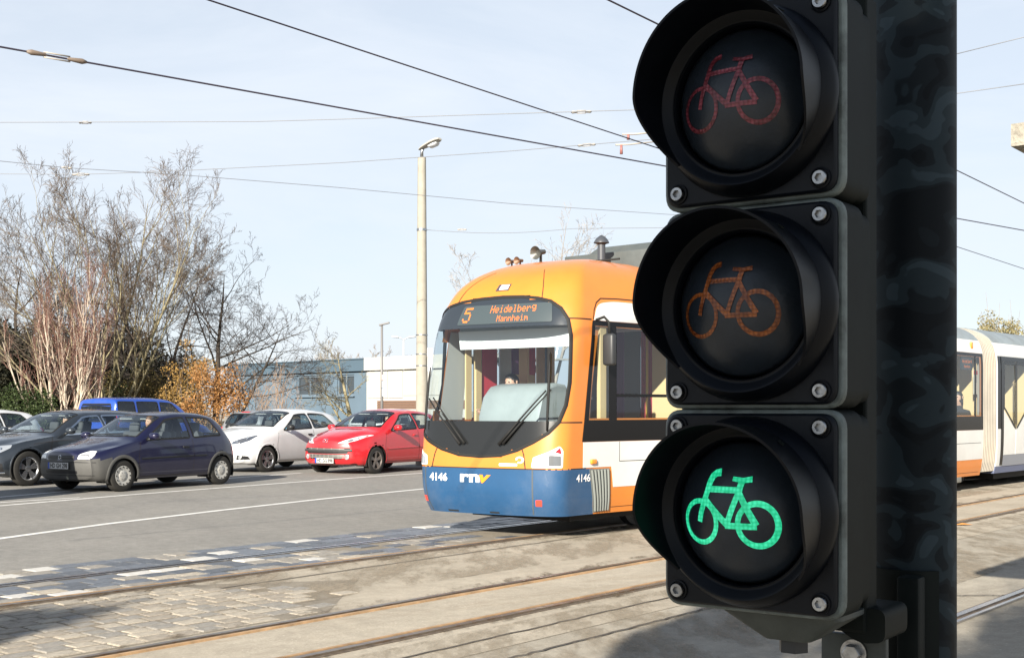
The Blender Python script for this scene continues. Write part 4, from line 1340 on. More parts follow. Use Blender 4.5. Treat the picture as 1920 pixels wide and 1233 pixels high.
# bellows between the sections
vs, fs = [], []
ZB = [0.32, 0.5, 0.8, 1.2, 1.8, 2.3, 2.5, 2.65, 2.8, 2.92, 3.0, 3.06, 3.1, 3.14]
prof_b = []
for k in range(9):
    x0 = 11.6 + SH + 0.08 * k
    prof_b += [(x0, 0.015), (x0 + 0.034, 0.015), (x0 + 0.055, 0.13)]
prof_b.append((11.6 + SH + 0.72, 0.015))
nb = len(prof_b)
for x, ins in prof_b:
    sec = [Vector((x, max(w_of(z) - ins, 0.01), zmap(x, z) - (ins * 0.6 if z > 2.9 else 0))) for z in ZB]
    ring = [Vector((x, -p.y, p.z)) for p in sec] + [p for p in sec[::-1]]
    vs += ring
m = 2 * len(ZB)
for k in range(nb - 1):
    for i in range(m - 1):
        fs.append([k * m + i, k * m + i + 1, (k + 1) * m + i + 1, (k + 1) * m + i])
add('bellows', vs, fs, mat('bellows_fabric', (0.30, 0.275, 0.235), 0.75, var=0.15, vscale=2, dirt=(0.38, 0.32, 0.24), dirt_amt=0.6), tram)
# second section
XA, XB = 12.32 + SH, 19.5 + SH
rows2 = []
for z in ZR:
    w = w_of(z)
    xs = [XA + (XB - XA) * k / 40 for k in range(41)]
    rows2.append([Vector((x, w, zmap(x, z))) for x in xs[::-1]] + [Vector((x, -w, zmap(x, z))) for x in xs])
nc2 = len(rows2[0])
T2 = Surf([v for r in rows2 for v in r], [[i * nc2 + k, i * nc2 + k + 1, (i + 1) * nc2 + k + 1, (i + 1) * nc2 + k] for i in range(len(rows2) - 1) for k in range(nc2 - 1)])
DX0, DX1 = 12.62 + SH, 13.95 + SH
for view in ('near', 'far'):
    T2.holes.append((view, [(DX0, 0.62), (DX1, 0.62), (DX1, 2.36), (DX0, 2.36)]))
    T2.holes.append((view, [(14.3 + SH, 1.34), (19.2 + SH, 1.34), (19.2 + SH, 2.40), (14.3 + SH, 2.40)]))
    dm = (DX0 + DX1) / 2
    T2.patch('door_frame', [(DX0 - 0.12, 2.36), (DX1 + 0.12, 2.36), (DX1 + 0.12, 2.45), (DX0 - 0.12, 2.45)], view, M_BLK, tram, off=0.012, thick=0.03, res=0.2)
    for a, b in ((DX0 - 0.12, DX0), (DX1, DX1 + 0.12)):
        T2.patch('door_frame', [(a, 0.42), (b, 0.42), (b, 2.358), (a, 2.358)], view, M_BLK, tram, off=0.012, thick=0.03, res=0.2)
    T2.patch('door_sill', [(DX0, 0.40), (DX1, 0.40), (DX1, 0.60), (DX0, 0.60)], view, mat('sill_grey', (0.20, 0.21, 0.24), 0.5), tram, off=0.010, thick=0.02, res=0.2)
    for sd in (-1, 1):
        out_x = DX0 if sd < 0 else DX1
        leaf = T2.patch('door_leaf', [(dm + sd * 0.012, 0.605), (out_x, 0.605), (out_x, 1.46), (dm + sd * 0.012, 1.08)], view, M_WHI, tram, off=0.004, thick=0.02, res=0.15)
        T2.strip('door_edge', [(dm + sd * 0.03, 1.10), (out_x - sd * 0.03, 1.49), (out_x - sd * 0.03, 2.33), (dm + sd * 0.03, 2.33)], view, 0.055, M_BLK, leaf, off=0.010, step=0.1)
        T2.patch('door_window', [(dm + sd * 0.03, 1.10), (out_x - sd * 0.03, 1.49), (out_x - sd * 0.03, 2.33), (dm + sd * 0.03, 2.33)], view, GLASS_TRAM, leaf, off=0.004, res=0.3)
    T2.patch('lower_side_panel', [(14.08 + SH, 0.565), (19.4 + SH, 0.565), (19.4 + SH, 1.088), (14.08 + SH, 1.088)], view, M_WHI, tram, off=0.004, thick=0.006, res=0.3)
    T2.patch('lower_window_rail', [(14.08 + SH, 1.093), (19.4 + SH, 1.093), (19.4 + SH, 1.335), (14.08 + SH, 1.335)], view, M_BLK, tram, off=0.005, thick=0.008, res=0.3)
    T2.patch('upper_window_rail', [(14.08 + SH, 2.405), (19.4 + SH, 2.405), (19.4 + SH, 2.46), (14.08 + SH, 2.46)], view, M_BLK, tram, off=0.005, thick=0.008, res=0.3)
    for a, b in ((14.08 + SH, 14.3 + SH), (15.9 + SH, 16.05 + SH), (17.6 + SH, 17.75 + SH), (19.2 + SH, 19.4 + SH)):
        T2.patch('window_post', [(a, 1.336), (b, 1.336), (b, 2.404), (a, 2.404)], view, M_BLK, tram, off=0.005, thick=0.008, res=0.3)
    for a, b in ((14.3 + SH, 15.9 + SH), (16.05 + SH, 17.6 + SH), (17.75 + SH, 19.2 + SH)):
        T2.patch('side_window', [(a, 1.336), (b, 1.336), (b, 2.404), (a, 2.404)], view, GLASS_TRAM, tram, off=0.002, res=0.4)
    T2.patch('window_post', [(XA + 0.02, 1.10), (DX0 - 0.125, 1.10), (DX0 - 0.125, 2.45), (XA + 0.02, 2.45)], view, M_BLK, tram, off=0.005, thick=0.008, res=0.2)
live = T2.cut()
T_save, T = T, T2
isr = lambda c: c.z > 2.70
iso = lambda c: c.z < 0.42
shell('roof_cover', pick(isr), M_GRY)
shell('skirt', pick(lambda c: iso(c)), mat('skirt_blue_grey', (0.10, 0.12, 0.2), 0.5))
shell('body_shell', pick(lambda c: not isr(c) and not iso(c)), M_WHI)
T = T_save
mb = MB(); mb.box((15.9 + SH, 0, 0.34), (7.0, 2.2, 0.04)); mb.build('floor', M_FLO, tram)
mb = MB(); mb.box((15.9 + SH, 0, 2.52), (7.0, 1.9, 0.03)); mb.build('ceiling', mat('ceiling_white', (0.6, 0.6, 0.58), 0.6), tram)
mb = MB(); mb.box((15.9 + SH, 0, 0.22), (6.2, 1.9, 0.16)); mb.build('underframe', RUBBER, tram)
for x, w, y in ((12.9 + SH, 0.8, 0.75), (14.05 + SH, 0.9, 0.7), (14.05 + SH, 0.9, -0.7)):
    mb = MB(); mb.box((x, y, 1.42), (0.03, w, 2.1)); mb.build('partition', M_CRE, tram)
mb = MB(); mb.box((10.95, -1.08, 0.26), (0.75, 0.10, 0.18), None, 0.02); mb.build('sand_box', mat('box_grey', (0.22, 0.22, 0.2), 0.6), tram, 30)

# ================================================================== CARS
def catmull(P, subs):
    out = []
    n = len(P)
    for i in range(n - 1):
        p0 = P[i - 1] if i > 0 else 2 * P[0] - P[1]
        p1, p2 = P[i], P[i + 1]
        p3 = P[i + 2] if i + 2 < n else 2 * P[-1] - P[-2]
        m1, m2 = (p2 - p0) * 0.42, (p3 - p1) * 0.42
        l = (p2 - p1).length
        for m in (m1, m2):
            if m.length > 1.3 * l and m.length > 0: m *= 1.3 * l / m.length
        for k in range(subs[i]):
            t = k / subs[i]
            h00, h10, h01, h11 = 2 * t ** 3 - 3 * t * t + 1, t ** 3 - 2 * t * t + t, -2 * t ** 3 + 3 * t * t, t ** 3 - t * t
            out.append(p1 * h00 + m1 * h10 + p2 * h01 + m2 * h11)
    out.append(P[-1])
    return out

class Car:
    def __init__(c, S):
        c.S = S
        g = {k: pchip(S[k]) for k in ('top', 'belt', 'sill', 'wmid', 'wbelt', 'wroof', 'crown')}
        c.g = g
        L = S['L']
        xs = [0.0, 0.012, 0.03, 0.06, 0.10]
        x = 0.15
        while x < L - 0.12:
            xs.append(x); x += 0.0333
        xs += [L - 0.10, L - 0.06, L - 0.03, L - 0.012, L]
        c.nose, c.tail = pchip(S['nose']), pchip(S['tail'])
        W = max(k[1] for k in S['wmid'])
        def warp(p):
            b = (abs(p.y) / W) ** 2.3
            f0 = 1 - sstep(0, 0.85, p.x)
            f1 = 1 - sstep(0, 0.7, L - p.x)
            return Vector((p.x + (S['bow'] * b + c.nose(p.z)) * f0 - (S['bowr'] * b + c.tail(p.z)) * f1, p.y, p.z))
        rings = []
        SUB = (3, 3, 4, 4, 3, 5, 5, 5, 5)
        for x in xs:
            zt, zb, zs = g['top'](x), g['belt'](x), g['sill'](x)
            wm, wb, wr, cr = g['wmid'](x), g['wbelt'](x), g['wroof'](x), g['crown'](x)
            e = min(x, L - x)
            rnd = 1.0 - 0.10 * (1 - sstep(0, 0.10, e)) ** 1.5
            zb = min(zb, zt - 0.012)
            ze = max(zt - cr, zb + 0.006)
            V2 = lambda a, b: Vector((a * rnd, b))
            P = [V2(0, zs), V2(0.80 * wm, zs), V2(0.955 * wm, zs + 0.035), V2(wm, zs + (zb - zs) * 0.40), V2(0.5 * (wm + wb) + 0.006, zb - (zb - zs) * 0.16), V2(wb, zb),
                 V2(wb * 0.55 + wr * 0.45 + 0.018, zb + (ze - zb) * 0.5), V2(wr, ze), V2(wr * 0.62, zt - cr * 0.24), V2(0, zt)]
            half = catmull(P, SUB)
            ring = [warp(Vector((x, -q.x, q.y))) for q in half] + [warp(Vector((x, q.x, q.y))) for q in half[-2:0:-1]]
            rings.append(ring)
        n = len(rings[0])
        vs = [v for r in rings for v in r]
        fs = [[i * n + k, (i + 1) * n + k, (i + 1) * n + (k + 1) % n, i * n + (k + 1) % n] for i in range(len(rings) - 1) for k in range(n)]
        for end, sg in ((0, -1), (len(rings) - 1, 1)):
            base = [vs[end * n + k] for k in range(n)]
            zc = (g['sill'](0 if end == 0 else L) + g['top'](0 if end == 0 else L)) / 2
            cx = sum(p.x for p in base) / n
            prev = [end * n + k for k in range(n)]
            for sc_ in (0.9, 0.75, 0.55, 0.35, 0.15):
                cur = []
                for p in base:
                    y, z = p.y * sc_, zc + (p.z - zc) * sc_
                    b = (abs(y) / W) ** 2.3
                    if end == 0: x = S['bow'] * b + c.nose(z)
                    else: x = L - S['bowr'] * b - c.tail(z)
                    cur.append(len(vs)); vs.append(Vector((x + sg * 0.012 * (1 - sc_), y, z)))
                for k in range(n):
                    q = [prev[k], cur[k], cur[(k + 1) % n], prev[(k + 1) % n]]
                    fs.append(q if end else q[::-1])
                prev = cur
            fs.append(prev if end else prev[::-1])
        c.s = Surf(vs, fs)
    def side_loop(c, x0b, x0t, x1t, x1b, mb=0.028, mt=0.045, r=0.04):
        g = c.g
        zt = lambda x: g['top'](x) - g['crown'](x) - mt
        zb = lambda x: g['belt'](x) + mb
        n = 8
        bot = [(x0b + (x1b - x0b) * k / n, zb(x0b + (x1b - x0b) * k / n)) for k in range(n + 1)]
        top = [(x1t + (x0t - x1t) * k / n, zt(x1t + (x0t - x1t) * k / n)) for k in range(n + 1)]
        poly = bot + top
        rr = [0.0] * len(poly)
        for i in (0, n, n + 1, 2 * n + 1): rr[i] = r
        return rounded(poly, rr, 4)

M_TYRE = mat('tyre', (0.030, 0.029, 0.027), 0.85, spec=0.2, var=0.2, vscale=10)
M_CAP = mat('hubcap_silver', (0.46, 0.45, 0.42), 0.45, metal=0.25)
M_ALLOY = mat('alloy_silver', (0.55, 0.56, 0.58), 0.25, metal=0.9)
M_ALLOYD = mat('alloy_brown', (0.19, 0.16, 0.14), 0.4, metal=0.5)
M_DISC = mat('brake_dark', (0.03, 0.028, 0.027), 0.7)
_wheel_cache = {}
def wheel(kind, Rw, parent, x, side, z=None, ww=0.185):
    """side -1 = near side"""
    key = (kind, Rw)
    if key not in _wheel_cache:
        rr = Rw * (0.66 if kind != 'cap' else 0.63)
        t = MB()
        h = ww / 2
        t.lathe([(rr, -h * 0.86), (rr + 0.012, -h), (Rw - 0.035, -h * 1.02), (Rw - 0.012, -h * 0.90), (Rw - 0.002, -h * 0.62), (Rw, 0), (Rw - 0.002, h * 0.62), (Rw - 0.012, h * 0.90), (Rw - 0.035, h * 1.02), (rr + 0.012, h), (rr, h * 0.86)], 48, cap=False)
        tyre = mesh_of('tyre', t.v, t.f, M_TYRE, 40)
        d = MB()
        d.lathe([(rr, h * 0.80), (rr - 0.012, h * 0.9), (rr - 0.022, h * 0.55), (rr * 0.75, h * 0.18), (0.02, h * 0.12), (0.0, h * 0.12)], 40, cap=False)
        disc = mesh_of('rim_well', d.v, d.f, M_DISC if kind != 'cap' else M_CAP, 35)
        r = MB()
        if kind == 'cap':
            r.lathe([(rr + 0.004, h * 0.86), (rr - 0.006, h * 0.98), (rr * 0.80, h * 0.96), (rr * 0.55, h * 0.88), (rr * 0.5, h * 0.95), (rr * 0.22, h * 0.98), (0.0, h * 0.99)], 48, cap=False)
            face = mesh_of('hubcap', r.v, r.f, M_CAP, 40)
            q = MB()
            for k in range(12):
                a = 2 * math.pi * k / 12
                q.lathe([(0.014, 0.0), (0.014, 0.006), (0.0, 0.006)], 8, Matrix.Translation((rr * 0.86 * math.cos(a), rr * 0.86 * math.sin(a), h * 0.955)))
            for k in range(6):
                a = 2 * math.pi * k / 6
                q.lathe([(0.006, 0.0), (0.006, 0.003), (0.0, 0.003)], 6, Matrix.Translation((rr * 0.34 * math.cos(a), rr * 0.34 * math.sin(a), h * 0.965)))
            holes = mesh_of('hubcap_holes', q.v, q.f, M_DISC)
        else:
            ns = {'five': 5, 'ten': 5, 'brown': 5}[kind]
            r.lathe([(rr + 0.003, h * 0.80), (rr + 0.003, h * 0.93), (rr - 0.010, h * 0.95), (rr - 0.020, h * 0.80)], 48, cap=False)
            r.lathe([(rr * 0.26, h * 0.35), (rr * 0.25, h * 0.78), (rr * 0.12, h * 0.84), (0.0, h * 0.84)], 24, cap=False)
            for k in range(ns):
                a = 2 * math.pi * (k + 0.25) / ns
                for da in ((-0.17, 0.17) if kind == 'ten' else (0.0,)):
                    w0, w1 = (0.028, 0.040) if kind != 'ten' else (0.022, 0.030)
                    ca, sa = math.cos(a + da), math.sin(a + da)
                    c0, s0 = math.cos(a + da * 0.6), math.sin(a + da * 0.6)
                    p0 = Vector((c0, s0)) * rr * 0.16; p1 = Vector((ca, sa)) * (rr - 0.008)
                    nn = Vector((-sa, ca))
                    poly = [p0 - nn * w0, p1 - nn * w1, p1 + nn * w1, p0 + nn * w0]
                    vsx = [(p.x, p.y, h * 0.30) for p in poly] + [(p.x, p.y, zz) for p, zz in zip(poly, (h * 0.74, h * 0.88, h * 0.88, h * 0.74))]
                    r.add(vsx, [[4, 5, 6, 7], [0, 1, 5, 4], [1, 2, 6, 5], [2, 3, 7, 6], [3, 0, 4, 7]])
            face = mesh_of('rim', r.v, r.f, M_ALLOY if kind != 'brown' else M_ALLOYD, 35)
            holes = None
        _wheel_cache[key] = (tyre, disc, face, holes)
    tyre, disc, face, holes = _wheel_cache[key]
    M = Matrix.Rotation(R(90) * (1 if side < 0 else -1), 4, 'X')
    w = link(bpy.data.objects.new('wheel', None), parent)
    w.location = (x, side * c_track(parent), Rw if z is None else z)
    w.rotation_euler = M.to_euler()
    for me, nm in ((tyre, 'tyre'), (disc, 'rim_well'), (face, 'hubcap' if kind == 'cap' else 'rim'), (holes, 'hubcap_holes')):
        if me: link(bpy.data.objects.new(nm, me), w)
    return w
def c_track(p): return p['half_track_m'] if 'half_track_m' in p else 0.7

def car(name, label, S, loc, rz, paint, group, plate=None, wheels='cap', trim=None, glass_side=None, detail=True):
    """S: shape; loc = ground point under the car's middle; rz turns +x (rearwards)"""
    C_ = Car(S)
    s, L, g = C_.s, S['L'], C_.g
    root = empty(name, loc, rz)
    tag(root, label, 'car', group)
    piv = Matrix.Translation((-L / 2, 0, 0))
    kids = []
    W = max(k[1] for k in S['wmid'])
    trim = trim or BLACK
    before = set(bpy.data.objects)
    sides = ('near', 'far')
    gs = glass_side or GLASS_CAR
    # --- glass
    xw0, xw1, ww0, ww1 = S['ws']
    ws = rounded([(xw0, 0), (xw0 + 0.015, ww0 * 0.5), (xw0 + S.get('wsbow', 0.10), ww0), (xw1 + 0.05, ww1), (xw1 + 0.01, ww1 * 0.5), (xw1, 0), (xw1 + 0.01, -ww1 * 0.5), (xw1 + 0.05, -ww1), (xw0 + S.get('wsbow', 0.10), -ww0), (xw0 + 0.015, -ww0 * 0.5)], [0, 0, 0.05, 0.05, 0, 0, 0, 0.05, 0.05, 0])
    s.patch('windscreen', ws, 'top', GLASS_CAR, root, off=0.001, res=0.08, hole=True)
    s.strip('windscreen_seal', ws, 'top', 0.030, RUBBER, root, off=0.004, step=0.04)
    for v in sides:
        for wl in S['win']:
            lp = C_.side_loop(*wl)
            s.patch('side_window', lp, v, gs if wl[0] > S.get('tint_from', 99) else GLASS_CAR, root, off=0.001, res=0.08, hole=True)
            s.strip('window_seal', lp, v, 0.030, S.get('seal', RUBBER), root, off=0.004, step=0.03)
    zr0, zr1, wr0, wr1 = S['rw']
    rw = rounded([(-wr0, zr0), (wr0, zr0), (wr1, zr1), (-wr1, zr1)], 0.06)
    s.patch('rear_window', rw, 'rear', gs, root, off=0.001, res=0.08, hole=True)
    s.strip('rear_window_seal', rw, 'rear', 0.03, RUBBER, root, off=0.004, step=0.04)
    # --- wheel arches
    xf, xr, Rw = S['xf'], S['xr'], S['Rw']
    Ra = Rw + S.get('gap', 0.055)
    for v in sides:
        sd = -1 if v == 'near' else 1
        for xw in (xf, xr):
            a0 = math.degrees(math.asin((S['arch_low'] - Rw) / Ra))
            arc = arc_pts(xw, Rw, Ra, a0, 180 - a0, 24)
            s.strip('wheel_arch', arc, v, S.get('lip', 0.045), S.get('lipm', paint), root, off=0.003, closed=False, step=0.03, rise=S.get('liprise', 0.008))
            mb = MB()
            vs, fs = [], []
            arc2 = arc_pts(xw, Rw, Ra + 0.006, a0 - 6, 186 - a0, 20)
            for (x, z) in arc2:
                vs += [(x, sd * (W - 0.035), z), (x, sd * (W - 0.34), z)]
            for k in range(20): fs.append([2 * k, 2 * k + 1, 2 * k + 3, 2 * k + 2])
            b = len(vs)
            fs.append([2 * k + 1 for k in range(21)])
            mb.add(vs, fs)
            mb.build('wheel_housing', RUBBER, root)
    # --- trim lines, lights, mirrors
    for v in sides:
        for ln in S.get('lines', []):
            s.strip('panel_gap', ln, v, 0.008, M_SEAM, root, off=0.0012, closed=False, step=0.04)
        for ln, w_, m_ in S.get('mould', []):
            s.strip('side_moulding', ln, v, w_, m_, root, off=0.002, closed=False, step=0.05, rise=0.008)
        for (x, z) in S.get('handles', []):
            q = s.drop(v, x, z, 0.0)
            sd = -1 if v == 'near' else 1
            mb = MB(); mb.box((x, q.y + sd * 0.012, z), (0.15, 0.028, 0.034), None, 0.010)
            mb.build('door_handle', S.get('handlem', trim), root, True)
        sd = -1 if v == 'near' else 1
        mx, mz = S['mirror']
        q = s.drop(v, mx + 0.03, mz - 0.03, 0.0)
        mb = MB()
        mb.tube([(mx + 0.03, q.y - sd * 0.02, mz - 0.05), (mx + 0.02, q.y + sd * 0.08, mz - 0.03)], [0.028, 0.022], 8)
        mr = mb.build('mirror_arm', BLACK, root, True)
        mb = MB()
        cx, cy = mx + 0.02, q.y + sd * 0.155
        vs, fs = [], []
        for k, (dx, k_) in enumerate(((-0.055, 0.35), (-0.04, 0.72), (0.0, 0.95), (0.035, 1.0), (0.06, 0.93))):
            for j in range(16):
                a = 2 * math.pi * j / 16
                cA, sA = math.cos(a), math.sin(a)
                vs.append((cx + dx, cy + 0.105 * k_ * math.copysign(abs(cA) ** 0.7, cA), mz + 0.02 + 0.068 * k_ * math.copysign(abs(sA) ** 0.7, sA)))
        for k in range(4):
            for j in range(16):
                fs.append([k * 16 + j, k * 16 + (j + 1) % 16, (k + 1) * 16 + (j + 1) % 16, (k + 1) * 16 + j])
        fs.append(list(range(16))[::-1])
        mb.add(vs, fs); mb.build('mirror_shell', S.get('mirrorm', paint), mr, 50)
        mb = MB(); mb.add([vs[64 + j] for j in range(16)], [list(range(16))]); mb.build('mirror_glass', CHROME, mr)
    for sg in (1, -1):
        hl = rounded([(sg * a, b) for a, b in S['head']], 0.02)
        ho = s.patch('headlight', hl, 'front', S.get('headm', M_LAMPW), root, off=0.004, thick=0.01, res=0.03)
        for (ya, za, ra) in S.get('lamps', []):
            p = s.drop('front', sg * ya, za, 0.007)
            mb = MB()
            mb.lathe([(ra, 0.0), (ra, 0.004), (ra * 0.8, -0.001), (ra * 0.5, 0.002), (0, 0.006)], 20, place(p, (-1, 0, 0.15)))
            mb.build('lamp_bowl', S.get('lampm', CHROME), ho, 40)
        if 'headin' in S:
            s.patch('headlight_inset', rounded([(sg * a, b) for a, b in S['headin']], 0.01), 'front', mat('lamp_shadow', (0.08, 0.085, 0.1), 0.2), ho, off=0.007, res=0.025)
        s.patch('tail_light', rounded([(sg * a, b) for a, b in S['tl']], 0.02), 'rear', M_REDL, root, off=0.004, thick=0.01, res=0.04)
        if 'fog' in S:
            ya, za, ra = S['fog']
            p = s.drop('front', sg * ya, za, 0.006)
            mb = MB(); mb.lathe([(ra * 1.2, -0.02), (ra * 1.2, 0.006), (ra, 0.008), (ra * 0.9, 0.0), (0, 0.004)], 20, place(p, (-1, sg * 0.25, 0)))
            mb.build('fog_lamp', M_LAMPW, root, 40)
    for nm, poly, m_ in S.get('frontp', []):
        s.patch(nm, rounded(poly, 0.015), 'front', m_, root, off=0.004, thick=0.008, res=0.05)
    for nm, ln, w_, m_, rise in S.get('fronts', []):
        s.strip(nm, ln, 'front', w_, m_, root, off=0.005, closed=False, step=0.04, rise=rise)
    for nm, ln, w_, m_, rise in S.get('rears', []):
        s.strip(nm, ln, 'rear', w_, m_, root, off=0.005, closed=False, step=0.04, rise=rise)
    for nm, ln, w_, m_, rise in S.get('tops', []):
        s.strip(nm, ln, 'top', w_, m_, root, off=0.004, closed=False, step=0.04, rise=rise)
    if plate:
        zc_ = S['plate_z']
        p = s.drop('front', 0, zc_, 0.0)
        mb = MB(); mb.box((p.x - 0.014, 0, zc_), (0.014, 0.54, 0.128), None, 0.004)
        po = mb.build('licence_plate', BLACK, root)
        mb = MB(); mb.box((p.x - 0.0225, 0, zc_), (0.003, 0.52, 0.11)); mb.build('plate_face', mat('plate_white', (0.5, 0.5, 0.49), 0.6), po)
        mb = MB(); mb.box((p.x - 0.0245, 0.238, zc_), (0.003, 0.044, 0.11)); mb.build('country_strip', mat('plate_blue', (0.01, 0.06, 0.35), 0.5), po)
        flat_text('plate_lettering', plate, 0.112, M_TXTK, po, (p.x - 0.0262, -0.022, zc_ - 0.002), (0, -1, 0), (0, 0, 1), bold=0.004, width=0.44)
    for zz, xx in ((S['rplate_z'], 'rear'),):
        p = s.drop('rear', 0, zz, 0.0)
        mb = MB(); mb.box((p.x + 0.010, 0, zz), (0.012, 0.52, 0.115)); mb.build('licence_plate', M_TXTW, root)
    # wipers
    for yy, y2 in ((0.10, -0.48), (0.60, 0.08)):
        mb = MB()
        mb.tube([s.drop('top', xw0 + 0.03 + 0.07 * abs(y_) , y_, 0.018) for y_ in (yy, yy * 0.6 + y2 * 0.4, yy * 0.3 + y2 * 0.7, y2)], [0.010, 0.008, 0.007, 0.005], 5)
        mb.build('wiper', RUBBER, root, True)
    # interior
    fl = S['floor']
    M_INT = mat('car_interior', (0.075, 0.077, 0.085), 0.8)
    mb = MB()
    cz = g['belt'](xw0 + 0.25)
    dash = [(xw0 + 0.12, cz - 0.10), (xw0 + 0.16, cz - 0.03), (xw0 + 0.45, cz - 0.02), (xw0 + 0.60, cz - 0.08), (xw0 + 0.62, cz - 0.3), (xw0 + 0.2, cz - 0.3)]
    mb.prism(dash, -W + 0.13, W - 0.13, lambda a, b, h: Vector((a, h, b)))
    mb.build('dashboard', M_INT, root, 30)
    mb = MB(); mb.box(((xw0 + L - 0.5) / 2 + 0.1, 0, fl), (L - xw0 - 0.8, 2 * W - 0.2, 0.03)); mb.build('cabin_floor', M_INT, root)
    mb = MB()
    sw = Vector((xw0 + 0.72, 0.36 if S.get('rhd') else -0.36, cz - 0.03))
    ring = [sw + Matrix.Rotation(R(-25), 3, 'Y') @ Vector((0, 0.18 * math.cos(a), 0.18 * math.sin(a))) for a in [2 * math.pi * k / 20 for k in range(21)]]
    mb.tube(ring, 0.014, 6); mb.tube([ring[0], ring[10]], 0.02, 5); mb.build('steering_wheel', BLACK, root, True)
    for x, ys in ((S['seat'], (-0.36, 0.36)), (S['seat'] + 0.82, (-0.36, 0.36))):
        for y in ys:
            mb = MB()
            mb.box((x - 0.12, y, fl + 0.07), (0.50, 0.48, 0.14), None, 0.05)
            mb.box((x + 0.20, y, fl + 0.40), (0.15, 0.47, 0.58), Matrix.Rotation(R(14), 3, 'Y'), 0.05)
            mb.box((x + 0.29, y, fl + 0.76), (0.09, 0.25, 0.17), Matrix.Rotation(R(10), 3, 'Y'), 0.035)
            mb.build('seat', M_INT, root, True)
    q = s.drop('top', xw1 + 0.10, 0, -0.02)
    mb = MB(); mb.box((xw1 + 0.02, 0, q.z - 0.09), (0.03, 0.22, 0.06), None, 0.01); mb.build('inner_mirror', BLACK, root, True)
    for y in (-0.27, 0.27):
        mb = MB(); mb.box((xw1 + 0.05, y, g['top'](xw1 + 0.1) - 0.125), (0.16, 0.32, 0.012), Matrix.Rotation(R(22), 3, 'Y')); mb.build('sun_visor', mat('visor_pale', (0.45, 0.45, 0.43), 0.7), root)
    # wheels
    root['half_track_m'] = W - 0.115
    for xw in (xf, xr):
        for sd in (-1, 1):
            wheel(wheels, Rw, root, xw, sd)
    del root['half_track_m']
    # --- body sheet metal with its openings
    def keep(c):
        for xw in (xf, xr):
            if (c.x - xw) ** 2 + (c.z - Rw) ** 2 < Ra * Ra and abs(c.y) > W - 0.36: return False
        return True
    live = s.cut(keep)
    groups = {}
    rules = S.get('zones', [])
    for f in live:
        cc = sum((s.v[i] for i in f), Vector()) / len(f)
        key = 'body'
        for nm, fn, m_ in rules:
            if fn(cc, L): key = nm; break
        groups.setdefault(key, []).append(f)
    mats_ = {'body': paint}
    for nm, fn, m_ in rules: mats_[nm] = m_
    for nm, ff in groups.items():
        used = sorted({i for f in ff for i in f})
        mp = {j: k for k, j in enumerate(used)}
        add(nm, [s.v[i] for i in used], [[mp[i] for i in f] for f in ff], mats_[nm], root, 38)
    for o in root.children:
        if o.type == 'MESH':
            o.data.transform(piv)
        else:
            o.location = piv @ o.location
    for o in root.children:
        for k in o.children:
            if o.type == 'MESH' and k.type == 'MESH': k.data.transform(piv)
    return root, C_

def paint(name, col, metal=0.0, rough=0.35, dirt=(0.2, 0.18, 0.15), amt=0.12):
    return mat(name, col, rough, metal=metal, coat=1.0, var=0.03, vscale=3, dirt=dirt, dirt_amt=amt)
P_PURP = paint('paint_dark_violet', (0.0060, 0.0062, 0.034), 0.3, 0.4, amt=0.03)
P_GREY = paint('paint_graphite', (0.035, 0.043, 0.054), 0.5, 0.35, amt=0.04)
P_WHITE = paint('paint_white', (0.60, 0.61, 0.62), 0.0, 0.4)
P_RED = paint('paint_red', (0.47, 0.010, 0.015), 0.0, 0.35, amt=0.03)
P_BLUE = paint('paint_blue', (0.006, 0.055, 0.36), 0.1, 0.4)
P_SILV = paint('paint_silver', (0.42, 0.43, 0.44), 0.6, 0.35)
M_GREYP = mat('grey_bumper_plastic', (0.062, 0.061, 0.058), 0.6, var=0.1, vscale=5)
M_GRILL = mat('grille_black', (0.012, 0.012, 0.013), 0.5)
M_SLAT = mat('grille_slat', (0.32, 0.31, 0.29), 0.4, metal=0.5)

